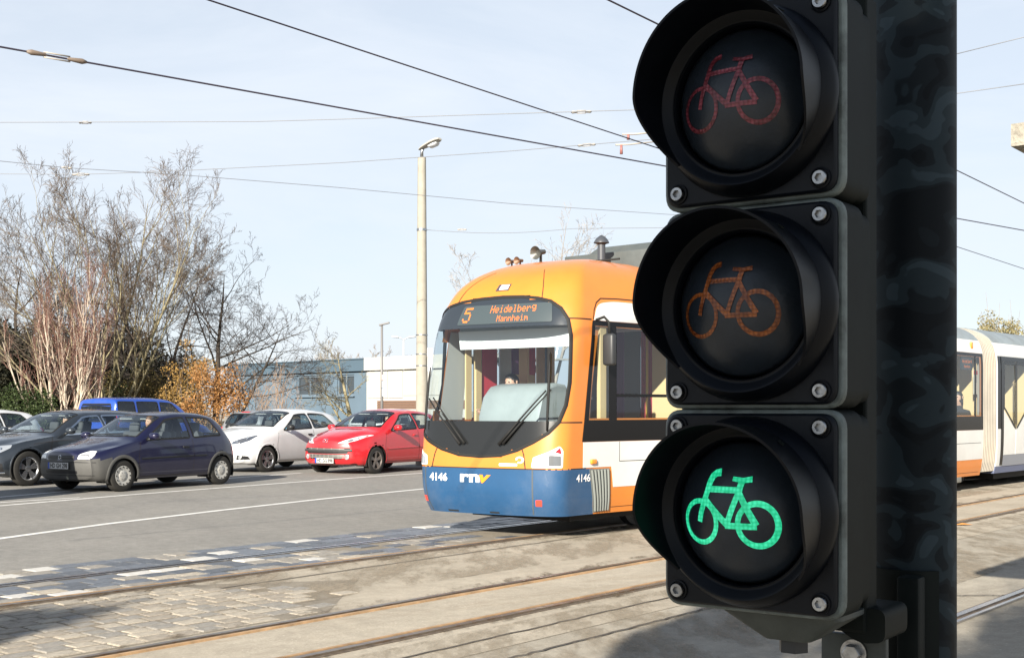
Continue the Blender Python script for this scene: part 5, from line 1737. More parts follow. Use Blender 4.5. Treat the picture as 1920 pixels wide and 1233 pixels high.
HATCH = dict(  # small rounded three-door hatchback
    L=3.73, xf=0.735, xr=3.175, Rw=0.285, arch_low=0.20, floor=0.36, seat=1.75, bow=0.20, bowr=0.13, lip=0.062, lipm=M_GREYP, liprise=0.010,
    top=[(0, 0.72), (0.06, 0.765), (0.3, 0.825), (0.7, 0.89), (0.98, 0.945), (1.06, 0.975), (1.45, 1.19), (1.72, 1.335), (1.95, 1.395), (2.3, 1.42), (2.8, 1.405), (3.12, 1.355), (3.3, 1.27), (3.55, 1.03), (3.66, 0.93), (3.73, 0.84)],
    belt=[(0, 0.655), (0.3, 0.745), (0.7, 0.805), (1.1, 0.865), (1.6, 0.885), (2.4, 0.90), (3.1, 0.93), (3.5, 0.93), (3.73, 0.78)],
    sill=[(0, 0.24), (0.1, 0.20), (0.6, 0.19), (1.2, 0.20), (2.7, 0.20), (3.3, 0.22), (3.73, 0.30)],
    wmid=[(0, 0.74), (0.3, 0.79), (0.8, 0.805), (2.6, 0.805), (3.3, 0.79), (3.73, 0.72)],
    wbelt=[(0, 0.66), (0.3, 0.71), (0.8, 0.745), (1.3, 0.765), (2.6, 0.765), (3.3, 0.735), (3.73, 0.66)],
    wroof=[(0, 0.45), (0.5, 0.55), (0.95, 0.66), (1.2, 0.655), (1.6, 0.595), (2.0, 0.555), (2.8, 0.545), (3.2, 0.56), (3.5, 0.60), (3.73, 0.55)],
    crown=[(0, 0.05), (0.5, 0.06), (0.95, 0.055), (1.3, 0.075), (1.8, 0.075), (2.6, 0.065), (3.2, 0.07), (3.5, 0.05), (3.73, 0.04)],
    nose=[(0.2, 0.06), (0.32, 0.015), (0.45, 0.0), (0.60, 0.012), (0.72, 0.045), (0.85, 0.12)],
    tail=[(0.25, 0.05), (0.45, 0.0), (0.7, 0.02), (0.9, 0.06)],
    ws=(1.06, 1.76, 0.63, 0.53), win=[(1.28, 1.86, 2.32, 2.36), (2.46, 2.42, 2.98, 3.20)], rw=(0.98, 1.29, 0.56, 0.48),
    mirror=(1.30, 0.955), handles=[(2.22, 0.76)], handlem=BLACK,
    lines=[[(1.10, 0.30), (1.08, 0.60), (1.14, 0.87)], [(2.41, 0.32), (2.43, 0.6), (2.41, 0.90)], [(1.12, 0.26), (1.7, 0.25), (2.38, 0.27)]],
    mould=[([(1.14, 0.575), (1.8, 0.585), (2.4, 0.59)], 0.030, BLACK), ([(2.45, 0.59), (2.76, 0.592)], 0.030, BLACK)],
    head=[(0.40, 0.595), (0.64, 0.60), (0.665, 0.67), (0.62, 0.725), (0.52, 0.735), (0.43, 0.68)], headm=mat('lamp_clear_ribbed', (0.75, 0.76, 0.75), 0.22, metal=0.25, bump=0.3, bscale=60),
    tl=[(0.62, 0.62), (0.70, 0.62), (0.70, 0.88), (0.63, 0.88)], plate_z=0.475, rplate_z=0.50,
    frontp=[('grille', [(-0.34, 0.585), (0.34, 0.585), (0.33, 0.655), (-0.33, 0.655)], M_GRILL), ('bumper_intake', [(-0.40, 0.34), (0.40, 0.34), (0.40, 0.39), (-0.40, 0.39)], M_GRILL)],
    fronts=[('grille_bar', [(-0.33, 0.62), (0, 0.622), (0.33, 0.62)], 0.020, M_GREYP, 0.006), ('emblem', arc_pts(0, 0.622, 0.032, 0, 360, 16), 0.010, CHROME, 0.004), ('emblem', [(-0.03, 0.615), (0.03, 0.63)], 0.010, CHROME, 0.004),
            ('bumper_groove', [(-0.7, 0.535), (-0.4, 0.54), (0.4, 0.54), (0.7, 0.535)], 0.014, BLACK, 0.0), ('bumper_groove', [(-0.68, 0.31), (0.68, 0.31)], 0.010, BLACK, 0.0)],
    zones=[('bumper', lambda c, L: c.x < 0.735 and c.z < 0.585, M_GREYP), ('rear_bumper', lambda c, L: c.x > 3.175 and c.z < 0.56, M_GREYP)])

WAGON = dict(  # long premium estate
    L=4.68, xf=0.82, xr=3.66, Rw=0.335, arch_low=0.22, floor=0.36, seat=2.15, bow=0.30, bowr=0.16, lip=0.035, liprise=0.006, seal=CHROME,
    top=[(0, 0.70), (0.08, 0.78), (0.4, 0.87), (0.9, 0.94), (1.28, 0.99), (1.38, 1.02), (1.8, 1.245), (2.15, 1.40), (2.5, 1.455), (3.0, 1.465), (3.7, 1.44), (4.15, 1.39), (4.35, 1.27), (4.55, 1.02), (4.62, 0.93), (4.68, 0.8)],
    belt=[(0, 0.62), (0.4, 0.78), (0.9, 0.86), (1.4, 0.925), (2.2, 0.95), (3.2, 0.975), (4.2, 1.0), (4.5, 0.95), (4.68, 0.75)],
    sill=[(0, 0.22), (0.15, 0.19), (0.8, 0.19), (1.4, 0.20), (3.4, 0.20), (4.2, 0.22), (4.68, 0.3)],
    wmid=[(0, 0.80), (0.4, 0.88), (1.0, 0.905), (3.6, 0.905), (4.3, 0.87), (4.68, 0.80)],
    wbelt=[(0, 0.70), (0.4, 0.79), (1.0, 0.835), (1.5, 0.86), (3.5, 0.855), (4.2, 0.82), (4.68, 0.72)],
    wroof=[(0, 0.5), (0.6, 0.62), (1.25, 0.74), (1.5, 0.735), (2.0, 0.66), (2.4, 0.61), (3.6, 0.595), (4.2, 0.60), (4.5, 0.66), (4.68, 0.6)],
    crown=[(0, 0.06), (0.6, 0.065), (1.25, 0.06), (1.6, 0.08), (2.2, 0.085), (3.6, 0.08), (4.3, 0.07), (4.68, 0.05)],
    nose=[(0.2, 0.08), (0.4, 0.0), (0.6, 0.0), (0.75, 0.05), (0.9, 0.2)], tail=[(0.25, 0.06), (0.5, 0.0), (0.8, 0.03), (1.0, 0.08)],
    ws=(1.38, 2.18, 0.71, 0.585), win=[(1.66, 2.25, 2.66, 2.70), (2.78, 2.74, 3.52, 3.56), (3.64, 3.60, 4.05, 4.28)], rw=(1.04, 1.33, 0.62, 0.54),
    mirror=(1.66, 1.02), mirrorm=P_GREY, handles=[(2.56, 0.86), (3.40, 0.88)], handlem=CHROME,
    lines=[[(1.32, 0.32), (1.30, 0.62), (1.38, 0.92)], [(2.72, 0.28), (2.74, 0.6), (2.72, 0.96)], [(3.40, 0.50), (3.60, 0.75), (3.60, 0.98)], [(1.35, 0.26), (2.4, 0.25), (3.3, 0.27)], [(0.95, 0.80), (1.6, 0.86), (3.0, 0.875), (4.2, 0.89)]],
    head=[(0.46, 0.62), (0.74, 0.645), (0.79, 0.74), (0.76, 0.79), (0.60, 0.775), (0.47, 0.70)], headm=mat('lamp_clear', (0.55, 0.58, 0.62), 0.12, metal=0.6), lamps=[(0.56, 0.69, 0.045), (0.68, 0.715, 0.04)],
    tl=[(0.60, 0.80), (0.80, 0.80), (0.80, 0.95), (0.64, 0.95)], plate_z=0.42, rplate_z=0.62,
    frontp=[('grille', [(-0.40, 0.46), (0.40, 0.46), (0.43, 0.72), (-0.43, 0.72)], M_GRILL), ('bumper_intake', [(0.46, 0.28), (0.80, 0.30), (0.80, 0.45), (0.50, 0.42)], M_GRILL), ('bumper_intake', [(-0.46, 0.28), (-0.80, 0.30), (-0.80, 0.45), (-0.50, 0.42)], M_GRILL)],
    fronts=[('chrome_lip', [(-0.80, 0.27), (0.80, 0.27)], 0.025, CHROME, 0.008), ('grille_bar', [(-0.41, 0.56), (0.41, 0.56)], 0.03, CHROME, 0.008), ('grille_bar', [(-0.42, 0.63), (0.42, 0.63)], 0.03, CHROME, 0.008)])

MODERN = dict(  # modern five-door supermini
    L=4.02, xf=0.82, xr=3.33, Rw=0.305, arch_low=0.22, floor=0.36, seat=1.95, bow=0.27, bowr=0.16, lip=0.030, liprise=0.004,
    top=[(0, 0.78), (0.07, 0.85), (0.35, 0.935), (0.75, 0.995), (0.98, 1.03), (1.08, 1.065), (1.5, 1.28), (1.85, 1.425), (2.2, 1.475), (2.6, 1.48), (3.2, 1.435), (3.55, 1.38), (3.7, 1.27), (3.9, 1.03), (3.97, 0.94), (4.02, 0.82)],
    belt=[(0, 0.70), (0.35, 0.835), (0.8, 0.89), (1.2, 0.93), (2.0, 0.965), (2.8, 0.995), (3.4, 1.04), (3.8, 1.0), (4.02, 0.78)],
    sill=[(0, 0.24), (0.12, 0.20), (0.7, 0.20), (1.3, 0.22), (3.0, 0.22), (3.6, 0.24), (4.02, 0.32)],
    wmid=[(0, 0.78), (0.35, 0.85), (0.85, 0.87), (3.2, 0.87), (3.7, 0.85), (4.02, 0.78)],
    wbelt=[(0, 0.66), (0.35, 0.75), (0.85, 0.79), (1.3, 0.825), (2.9, 0.82), (3.5, 0.79), (4.02, 0.70)],
    wroof=[(0, 0.45), (0.5, 0.58), (0.98, 0.70), (1.25, 0.70), (1.7, 0.635), (2.1, 0.585), (3.1, 0.565), (3.5, 0.57), (3.85, 0.64), (4.02, 0.58)],
    crown=[(0, 0.06), (0.5, 0.07), (0.98, 0.06), (1.4, 0.085), (2.0, 0.085), (3.0, 0.075), (3.6, 0.07), (4.02, 0.05)],
    nose=[(0.2, 0.08), (0.38, 0.0), (0.58, 0.0), (0.75, 0.035), (0.9, 0.12)], tail=[(0.25, 0.06), (0.5, 0.0), (0.8, 0.03), (1.05, 0.09)],
    ws=(1.08, 1.86, 0.68, 0.565), win=[(1.40, 1.98, 2.42, 2.46), (2.54, 2.50, 3.12, 3.36)], rw=(1.06, 1.33, 0.60, 0.50), tint_from=2.5,
    mirror=(1.44, 1.02), mirrorm=BLACK, handles=[(2.33, 0.86), (3.14, 0.89)],
    lines=[[(1.16, 0.32), (1.14, 0.62), (1.22, 0.92)], [(2.48, 0.28), (2.50, 0.6), (2.48, 0.98)], [(3.06, 0.50), (3.24, 0.75), (3.26, 1.03)], [(1.18, 0.27), (2.0, 0.26), (3.0, 0.28)]],
    head=[(0.42, 0.66), (0.60, 0.665), (0.72, 0.74), (0.765, 0.85), (0.73, 0.865), (0.56, 0.79), (0.44, 0.72)], headm=mat('lamp_clear_dark', (0.13, 0.15, 0.19), 0.12, metal=0.5), headin=[(0.50, 0.69), (0.58, 0.69), (0.68, 0.77), (0.70, 0.82), (0.56, 0.75)], lamps=[(0.535, 0.715, 0.034), (0.655, 0.79, 0.038)],
    tl=[(0.62, 0.80), (0.78, 0.80), (0.78, 0.98), (0.66, 1.0)], plate_z=0.43, rplate_z=0.60, fog=(0.62, 0.36, 0.035),
    frontp=[('grille', [(-0.36, 0.56), (0.36, 0.56), (0.40, 0.66), (-0.40, 0.66)], M_GRILL), ('bumper_intake', [(-0.42, 0.27), (0.42, 0.27), (0.46, 0.37), (-0.46, 0.37)], M_GRILL), ('fog_recess', [(0.53, 0.31), (0.78, 0.32), (0.76, 0.39), (0.56, 0.42)], M_GRILL), ('fog_recess', [(-0.53, 0.31), (-0.78, 0.32), (-0.76, 0.39), (-0.56, 0.42)], M_GRILL)],
    fronts=[('grille_bar', [(-0.38, 0.61), (0.38, 0.61)], 0.03, CHROME, 0.008)])

PUG = dict(MODERN)   # red supermini with swept headlights and wide mouth
PUG.update(L=4.03, xr=3.36, Rw=0.312, bow=0.30,
    head=[(0.33, 0.70), (0.50, 0.705), (0.66, 0.755), (0.80, 0.87), (0.775, 0.885), (0.62, 0.855), (0.46, 0.775)], headin=[(0.52, 0.735), (0.60, 0.75), (0.62, 0.79), (0.54, 0.775)], lamps=[(0.50, 0.735, 0.026), (0.66, 0.80, 0.032)], headm=mat('lamp_clear_bright', (0.78, 0.80, 0.82), 0.15, metal=0.35),
    fog=(0.55, 0.40, 0.047), plate_z=0.315, mirrorm=P_RED, handlem=P_RED, tint_from=99,
    frontp=[('mouth', [(-0.55, 0.47), (0.55, 0.47), (0.63, 0.60), (-0.63, 0.60)], M_GRILL), ('lower_grille', [(-0.44, 0.35), (0.44, 0.35), (0.47, 0.46), (-0.47, 0.46)], M_GRILL), ('chin', [(-0.70, 0.215), (0.70, 0.215), (0.70, 0.25), (-0.70, 0.25)], BLACK)],
    fronts=[('bumper_bar', [(-0.66, 0.545), (-0.3, 0.535), (0.3, 0.535), (0.66, 0.545)], 0.058, mat('bar_dark', (0.035, 0.035, 0.037), 0.45), 0.02)] +
           [('grille_slat', [(-0.50, zz), (0.50, zz)], 0.016, M_SLAT, 0.006) for zz in (0.578, 0.445, 0.415, 0.385)] +
           [('grille_rib', [(yy, 0.36), (yy, 0.455)], 0.012, M_SLAT, 0.005) for yy in (-0.36, -0.24, -0.12, 0.0, 0.12, 0.24, 0.36)] + [('grille_rib', [(yy, 0.562), (yy, 0.595)], 0.012, M_SLAT, 0.005) for yy in (-0.4, -0.2, 0.0, 0.2, 0.4)] +
           [('emblem', rounded([(-0.055, 0.725), (0.055, 0.725), (0.06, 0.79), (0, 0.80), (-0.06, 0.79)], 0.01) + [(-0.055, 0.727)], 0.014, CHROME, 0.006), ('emblem', [(-0.02, 0.735), (0.01, 0.765), (-0.01, 0.785)], 0.02, CHROME, 0.006)],
    mould=[([(1.22, 0.56), (2.0, 0.575), (2.46, 0.58)], 0.045, P_RED), ([(2.52, 0.58), (3.0, 0.585)], 0.045, P_RED)])

VAN = dict(MODERN)   # boxy high-roofed people carrier
VAN.update(L=4.30, xf=0.88, xr=3.58, Rw=0.31, floor=0.40, seat=2.05, bowr=0.06,
    top=[(0, 0.78), (0.07, 0.88), (0.35, 1.0), (0.8, 1.09), (0.95, 1.12), (1.05, 1.16), (1.45, 1.47), (1.75, 1.68), (2.1, 1.79), (2.8, 1.82), (3.8, 1.81), (4.12, 1.78), (4.22, 1.70), (4.27, 1.2), (4.29, 0.95), (4.30, 0.8)],
    belt=[(0, 0.7), (0.35, 0.9), (0.8, 0.97), (1.2, 1.03), (2.2, 1.08), (3.4, 1.10), (4.1, 1.10), (4.30, 0.75)],
    wmid=[(0, 0.80), (0.35, 0.87), (0.85, 0.90), (3.6, 0.90), (4.30, 0.86)], wbelt=[(0, 0.68), (0.35, 0.78), (0.85, 0.83), (1.3, 0.86), (3.6, 0.87), (4.30, 0.84)],
    wroof=[(0, 0.5), (0.5, 0.62), (0.98, 0.73), (1.25, 0.74), (1.7, 0.70), (2.1, 0.675), (3.6, 0.69), (4.1, 0.70), (4.30, 0.74)],
    crown=[(0, 0.06), (0.5, 0.07), (0.98, 0.06), (1.4, 0.09), (2.0, 0.10), (3.6, 0.09), (4.30, 0.06)], tail=[(0.25, 0.03), (0.5, 0.0), (1.2, 0.02), (1.8, 0.06)],
    sill=[(0, 0.26), (0.12, 0.22), (0.7, 0.22), (3.6, 0.24), (4.30, 0.32)],
    ws=(1.05, 1.80, 0.72, 0.63), win=[(1.45, 1.98, 2.46, 2.50), (2.60, 2.56, 3.36, 3.38), (3.48, 3.46, 4.06, 4.10)], rw=(1.12, 1.62, 0.64, 0.58), tint_from=0,
    mirror=(1.48, 1.12), handles=[(2.38, 0.95), (3.2, 0.97)], lines=[[(2.53, 0.28), (2.55, 0.6), (2.53, 1.08)], [(3.42, 0.5), (3.43, 1.1)]], tl=[(0.74, 0.85), (0.85, 0.85), (0.84, 1.35), (0.76, 1.35)], mirrorm=P_BLUE, mould=[])
REARW = dict(WAGON); REARW.update(seal=RUBBER, mirrorm=P_SILV, rears=[('brake_light', [(-0.16, 1.385), (0.16, 1.385)], 0.03, M_REDL, 0.004)])
REARH = dict(MODERN); REARH.update(rears=[('brake_light', [(-0.15, 1.375), (0.15, 1.375)], 0.03, M_REDL, 0.004)], mirrorm=P_WHITE, tint_from=0)

TOCAM = R(90) - CA          # rearwards axis points away along the lanes: the car faces the viewer
def by_front_wheel(S, px, py, ang=CA, away=False):
    """centre of a car whose near front tyre touches the ground at a pixel"""
    q = G(px, py)
    back = Vector((math.sin(ang), math.cos(ang), 0))
    near = Vector((math.cos(ang), -math.sin(ang), 0))
    W = max(k[1] for k in S['wmid'])
    return q - near * (W - 0.03) + back * (S['L'] / 2 - S['xf'])
QL = 'cars queuing towards the camera'
QA = 'cars in the far lanes heading away'
k_corsa = by_front_wheel(HATCH, 231, 921.5, R(30.5))
car('hatchback', 'dark violet small hatchback with grey bumpers nearest the camera', HATCH, k_corsa, R(90) - R(30.5), P_PURP, QL, 'HD GH 298', 'cap')
k_wag = by_front_wheel(WAGON, 54, 911)
car('estate_car', 'graphite grey estate car with chrome window trim behind the violet hatchback', WAGON, k_wag, TOCAM, P_GREY, QL, 'HD CK 41', 'ten')
k_wh = by_front_wheel(MODERN, 502, 885)
car('hatchback', 'white five-door hatchback with black mirrors between violet and red cars', MODERN, k_wh, TOCAM, P_WHITE, QL, 'HD MK 72', 'ten')
k_red = by_front_wheel(PUG, 706, 888)
car('hatchback', 'bright red hatchback with swept headlights beside the tram front', PUG, k_red, TOCAM, P_RED, QL, 'HD GG 898', 'brown')
AWAY = TOCAM + math.pi
car('van', 'bright blue high-roofed van behind the violet hatchback', VAN, Vector((-11.0, 36.2, 0)) + Vector((0.2, 0.4, 0)), AWAY, P_BLUE, QA, None, 'cap', glass_side=GLASS_DARK)
car('estate_car', 'silver and dark estate car seen from behind left of the white hatchback', REARW, Vector((-7.0, 38.0, 0)), AWAY, P_SILV, QA, None, 'five', glass_side=GLASS_DARK)
car('hatchback', 'white hatchback seen from behind with dark rear window behind the red car', REARH, Vector((-3.55, 38.6, 0)), AWAY, P_WHITE, QA, None, 'five', glass_side=GLASS_DARK)
car('hatchback', 'white hatchback cut off by the left edge of the photo', MODERN, Vector((-13.9, 31.3, 0)), TOCAM, P_WHITE, QA, None, 'five')
car('van', 'white high-roofed van just outside the left edge, ahead of the violet hatchback', VAN, k_corsa - Vector((math.sin(R(30)) * 6.1, math.cos(R(30)) * 6.1, 0)), TOCAM, P_WHITE, QL, None, 'cap')

# ================================================================== LAMP POSTS, WIRES
M_PCON = mat('spun_concrete', (0.28, 0.262, 0.22), 0.85, var=0.12, vscale=4, bump=0.3, bscale=30)
M_POLE = mat('painted_steel_pole', (0.16, 0.155, 0.155), 0.5)
pz = Vector((-2.352, 32.0, 0))
lp = empty('concrete_lamp_post', pz)
tag(lp, 'tall tapering concrete lamp post with one flat lantern left of the tram', 'lamp post')
mb = MB(); mb.tube([(0, 0, 0.004), (0, 0, 4), (0, 0, 8.02)], [0.165, 0.138, 0.108], 20); mb.build('mast', M_PCON, lp, 40)
mb = MB(); mb.tube([(0, 0, 8.0), (0, 0, 8.18), (0.03, -0.02, 8.24)], [0.045, 0.04, 0.04], 10); mb.build('bracket', STEEL, lp, True)
vs, fs = [], []
M_LANT = mat('lantern_shell', (0.36, 0.345, 0.31), 0.5)
dirl = Vector((0.80, -0.60, 0.26)).normalized(); sl = dirl.cross(Vector((0, 0, 1))).normalized(); ul = sl.cross(dirl)
prof = [(-0.10, 0.03, 0.03), (0.0, 0.085, 0.055), (0.18, 0.125, 0.075), (0.38, 0.15, 0.085), (0.55, 0.135, 0.075), (0.64, 0.08, 0.04)]
for t, w, h in prof:
    for k in range(14):
        a = 2 * math.pi * k / 14
        vs.append(Vector((0, 0, 8.26)) + dirl * t + sl * w * math.cos(a) + ul * (h * math.sin(a) * (1 if math.sin(a) > 0 else 0.35)))
for i in range(len(prof) - 1):
    for k in range(14):
        fs.append([i * 14 + k, i * 14 + (k + 1) % 14, (i + 1) * 14 + (k + 1) % 14, (i + 1) * 14 + k])
fs += [list(range(14))[::-1], [(len(prof) - 1) * 14 + k for k in range(14)]]
lant = add('lantern', vs, fs, M_LANT, lp, 40)
mb = MB(); c = Vector((0, 0, 8.26)) + dirl * 0.40 - ul * 0.05
vs2 = []
for t, w, h in ((-0.14, 0.09, 0.02), (-0.10, 0.115, 0.065), (0.08, 0.12, 0.075), (0.16, 0.08, 0.02)):
    for k in range(10):
        a = math.pi * k / 9
        vs2.append(c + dirl * t + sl * w * math.cos(a) - ul * h * math.sin(a))
mb.add(vs2, [[i * 10 + k, i * 10 + k + 1, (i + 1) * 10 + k + 1, (i + 1) * 10 + k] for i in range(3) for k in range(9)])
mb.build('lantern_glass', mat('lantern_bowl', (0.62, 0.64, 0.66), 0.2, coat=0.3), lant, True)
for z in (6.14,):
    mb = MB(); mb.lathe([(0.125, z - 0.03), (0.135, z - 0.03), (0.135, z + 0.03), (0.125, z + 0.03)], 20); mb.build('wire_band', STEEL, lp, 40)
for z in (2.6, 2.9, 3.4):
    mb = MB(); mb.lathe([(0.152, z - 0.012), (0.157, z - 0.012), (0.157, z + 0.012), (0.150, z + 0.012)], 20); mb.build('steel_band', STEEL, lp, 40)
mb = MB(); mb.box((0.22, -0.10, 2.62), (0.13, 0.03, 0.36), None, 0.01); mb.build('notice_box', mat('notice_grey', (0.42, 0.45, 0.48), 0.5), lp)
mb = MB(); mb.box((0.22, -0.10, 2.94), (0.15, 0.03, 0.22), None, 0.01); mb.build('notice_sign', mat('notice_white', (0.7, 0.68, 0.68), 0.5), lp)

b0 = at(716, 690, 50); b0.z = 0.11
o = empty('slim_lamp_post', b0)
tag(o, 'slim dark lamp post with small angled head in front of the white building', 'lamp post')
mb = MB(); mb.tube([(0, 0, 0), (0, 0, 2.5), (0, 0, 4.80)], [0.062, 0.055, 0.045], 10); mb.build('mast', M_POLE, o, True)
mb = MB(); mb.box((0.10, 0, 4.84), (0.44, 0.18, 0.07), Matrix.Rotation(R(-14), 3, 'Y'), 0.02); mb.build('lantern', M_POLE, o)
mb = MB(); mb.box((0.10, -0.06, 2.20), (0.17, 0.04, 0.62), None, 0.01); mb.build('notice_board', mat('notice_blue', (0.30, 0.36, 0.43), 0.5), o)
mb = MB(); mb.box((0.10, -0.06, 2.66), (0.19, 0.04, 0.22), None, 0.01); mb.build('notice_head', mat('notice_pink', (0.62, 0.38, 0.36), 0.5), o)

b0 = at(757, 690, 88); b0.z = 0.0
o = empty('twin_lamp_post', b0)
tag(o, 'pale twin-armed lamp post rising behind the white building', 'lamp post')
M_PALE = mat('pale_lamp_grey', (0.40, 0.42, 0.44), 0.5)
mb = MB(); mb.tube([(0, 0, 0), (0, 0, 6.55)], [0.09, 0.06], 10); mb.build('mast', M_PALE, o, True)
for sd in (-1, 1):
    mb = MB(); mb.tube([(0, 0, 6.45), (sd * 0.25, 0, 6.62), (sd * 0.40, 0, 6.66)], 0.035, 8); mb.build('arm', M_PALE, o, True)
    mb = MB(); mb.box((sd * 0.60, 0, 6.68), (0.52, 0.26, 0.13), Matrix.Rotation(R(-8 * sd), 3, 'Y'), 0.05); mb.build('lantern', M_PALE, o, True)

M_CONTACT = mat('contact_wire', (0.035, 0.028, 0.045), 0.5, metal=0.2)
M_SPAN = mat('span_wire', (0.17, 0.18, 0.20), 0.5, metal=0.2)
M_INS = mat('insulator_brown', (0.15, 0.115, 0.09), 0.6)
M_INSW = mat('insulator_pale', (0.36, 0.33, 0.29), 0.5)
def wire(label, pts, r, m, ins=()):
    o = empty('overhead_wire', pts[0])
    tag(o, label, 'wire', 'overhead wires')
    mb = MB(); mb.tube([p - pts[0] for p in pts], r, 6); mb.build('cable', m, o, True)
    for c, t, ln, big in ins:
        c = c - pts[0]; t = t.normalized()
        mb = MB()
        up = Vector((0, 0, 1))
        mb.tube([c - t * ln / 2, c - t * ln * 0.42, c - t * ln * 0.2, c - t * ln * 0.16, c + t * ln * 0.16, c + t * ln * 0.2, c + t * ln * 0.42, c + t * ln / 2], [r * 1.4, 0.026 * big, 0.016 * big, 0.005, 0.005, 0.016 * big, 0.026 * big, r * 1.4], 8)
        io = mb.build('insulator', M_INS if big > 1.1 else M_INSW, o, True)
        mb = MB()
        for sd in (-1, 1):
            mb.tube([c - t * ln * 0.22 + up * 0.022 * big * sd, c + t * ln * 0.22 + up * 0.022 * big * sd], 0.007 * big, 6)
        mb.build('link_rod', M_INSW, io, True)
    return o
def line_h(p, q, h, back, fwd, n=2):
    A, B = at_h(*p, h), at_h(*q, h)
    d = (B - A)
    l = d.length
    d.normalize()
    return [A - d * back + d * ((l + back + fwd) * k / 20) for k in range(21)], d
pa, da = line_h((0, 88), (1920, 432), 5.0, 6, 20)
wire('dark contact wire with large brown insulator crossing from the left edge', pa, 0.0095, M_CONTACT, [(at_h(107, 107, 5.0), da, 0.60, 1.15)])
pb, db = line_h((390, 0), (1225, 275), 5.0, 10, 50)
wire('dark contact wire running down from the top edge left of centre', pb, 0.0085, M_CONTACT)
pc, dc = line_h((1140, 0), (1785, 315), 5.0, 8, 40)
wire('dark contact wire disappearing behind the red signal lamp', pc, 0.0085, M_CONTACT)
def poly_h(pts, h): return [at_h(x, y, h) for x, y in pts]
pd = poly_h([(-60, 229), (0, 229.5), (480, 228), (640, 223.5), (900, 215), (1195, 206), (1500, 194), (1783, 177), (1980, 149)], 6.3)
wire('thin grey span wire near the top running level across the sky', pd, 0.0065, M_SPAN, [(at_h(160, 230, 6.3), pd[2] - pd[1], 0.22, 0.9), (at_h(1090, 210, 6.3), pd[5] - pd[4], 0.34, 1.0)])
pe = poly_h([(-60, 296), (0, 302), (130, 315), (330, 327), (640, 352), (960, 382), (1255, 402), (1500, 415)], 6.4)
wire('thin grey span wire sloping down behind the bare trees to the amber lamp', pe, 0.0065, M_SPAN, [(at_h(125, 314.5, 6.4), pe[2] - pe[1], 0.2, 0.9)])
pf = poly_h([(-60, 326), (0, 326), (150, 327), (300, 322), (640, 305), (960, 283), (1215, 262), (1500, 236)], 6.4)
wire('thin grey span wire rising to the right above the lamp post lantern', pf, 0.0065, M_SPAN, [(at_h(152, 327, 6.4), pf[2] - pf[1], 0.36, 1.0), (at_h(1100, 272, 6.4), pf[6] - pf[5], 0.36, 1.0)])
A_, B_ = pz + Vector((0.13, 0, 6.14)), at_h(1240, 427, 6.2)
ph_ = [A_ + (B_ - A_) * (k / 16) - Vector((0, 0, 0.10 * math.sin(math.pi * min(k / 10, 1.0)) if k <= 10 else 0)) for k in range(26)]
wire('thin grey span wire tied to the concrete lamp post', ph_, 0.0070, M_SPAN, [(A_ + (B_ - A_) * 0.15, B_ - A_, 0.24, 0.9)])
wire('steep thin wire at the upper right edge beside the post', poly_h([(1600, 150), (1783, 104), (2000, 50)], 6.4), 0.0060, M_SPAN)
# registration arms that hold the contact wires
for lab, p_, h_, up_ in (('pull-off holding the lower contact wire with rust-red insulator', (1165, 289), 5.0, 0.13), ('small steady arm holding the upper contact wire', (1178, 262), 5.0, 0.07)):
    q = at_h(*p_, h_)
    o = empty('wire_registration', q)
    tag(o, lab, 'wire fitting')
    mb = MB(); mb.tube([(0, 0, 0), (0, 0, up_)], [0.022, 0.016], 8); mb.build('insulator', mat('insulator_red', (0.25, 0.10, 0.09), 0.5), o, True)
    mb = MB(); mb.tube([(-0.08, 0.0, up_), (0.12, 0.02, up_ + 0.01), (0.45, 0.05, up_ + 0.05)], [0.014, 0.012, 0.008], 8); mb.build('arm', M_INSW, o, True)

# ================================================================== BUILDING
M_WALLB = mat('wall_blue_grey', (0.088, 0.130, 0.172), 0.8, var=0.06, vscale=1.2, coords='Object')
M_FASB = mat('fascia_blue', (0.060, 0.095, 0.128), 0.6, var=0.05, vscale=1)
M_WALLW = mat('wall_white', (0.40, 0.39, 0.365), 0.8, var=0.05, vscale=1.0)
M_WFR = mat('window_frame_grey', (0.11, 0.15, 0.19), 0.5)
M_PANE = mat('far_window_glass', (0.035, 0.045, 0.055), 0.06, spec=0.6)
B0, B1, B2 = Vector((-18.4, 80.0, 0)), Vector((-8.30, 70.0, 0)), Vector((-2.2, 64.3, 0))
bd = (B1 - B0).normalized(); bn = Vector((bd.y, -bd.x, 0))
if bn.y > 0: bn = -bn
bang = math.atan2(bd.y, bd.x)
HB = 4.36
def wing(name, label, A, B, mw, mf):
    o = empty(name, A, bang)
    tag(o, label, 'building')
    L_ = (B - A).length
    return o, L_
ob, Lb = wing('blue_building', 'flat-roofed blue-grey building wing with two dark windows behind the shrubs', B0, B1, M_WALLB, M_FASB)
wins = []
def pxs(px, A):                                # facade coordinate seen at a photo column
    k = (px - 960) / F_PX
    return (k * A.y - A.x) / (bd.x - k * bd.y)
wins = [(pxs(556, B0), pxs(604, B0)), (pxs(632, B0), pxs(664, B0))]
ZW0, ZW1 = 2.28, 3.50
def wall_with_holes(parent, L_, holes, z0, z1, zh0, zh1, m, depth=0.35):
    xs = [0] + [v for h in holes for v in h] + [L_]
    mb = MB()
    mb.box((L_ / 2, depth / 2, (z0 + zh0) / 2), (L_, depth, zh0 - z0))
    mb.box((L_ / 2, depth / 2, (zh1 + z1) / 2), (L_, depth, z1 - zh1))
    for i in range(0, len(xs), 2):
        a, b = xs[i], xs[i + 1]
        if b > a: mb.box(((a + b) / 2, depth / 2, (zh0 + zh1) / 2), (b - a, depth, zh1 - zh0))
    return mb.build('wall', m, parent)
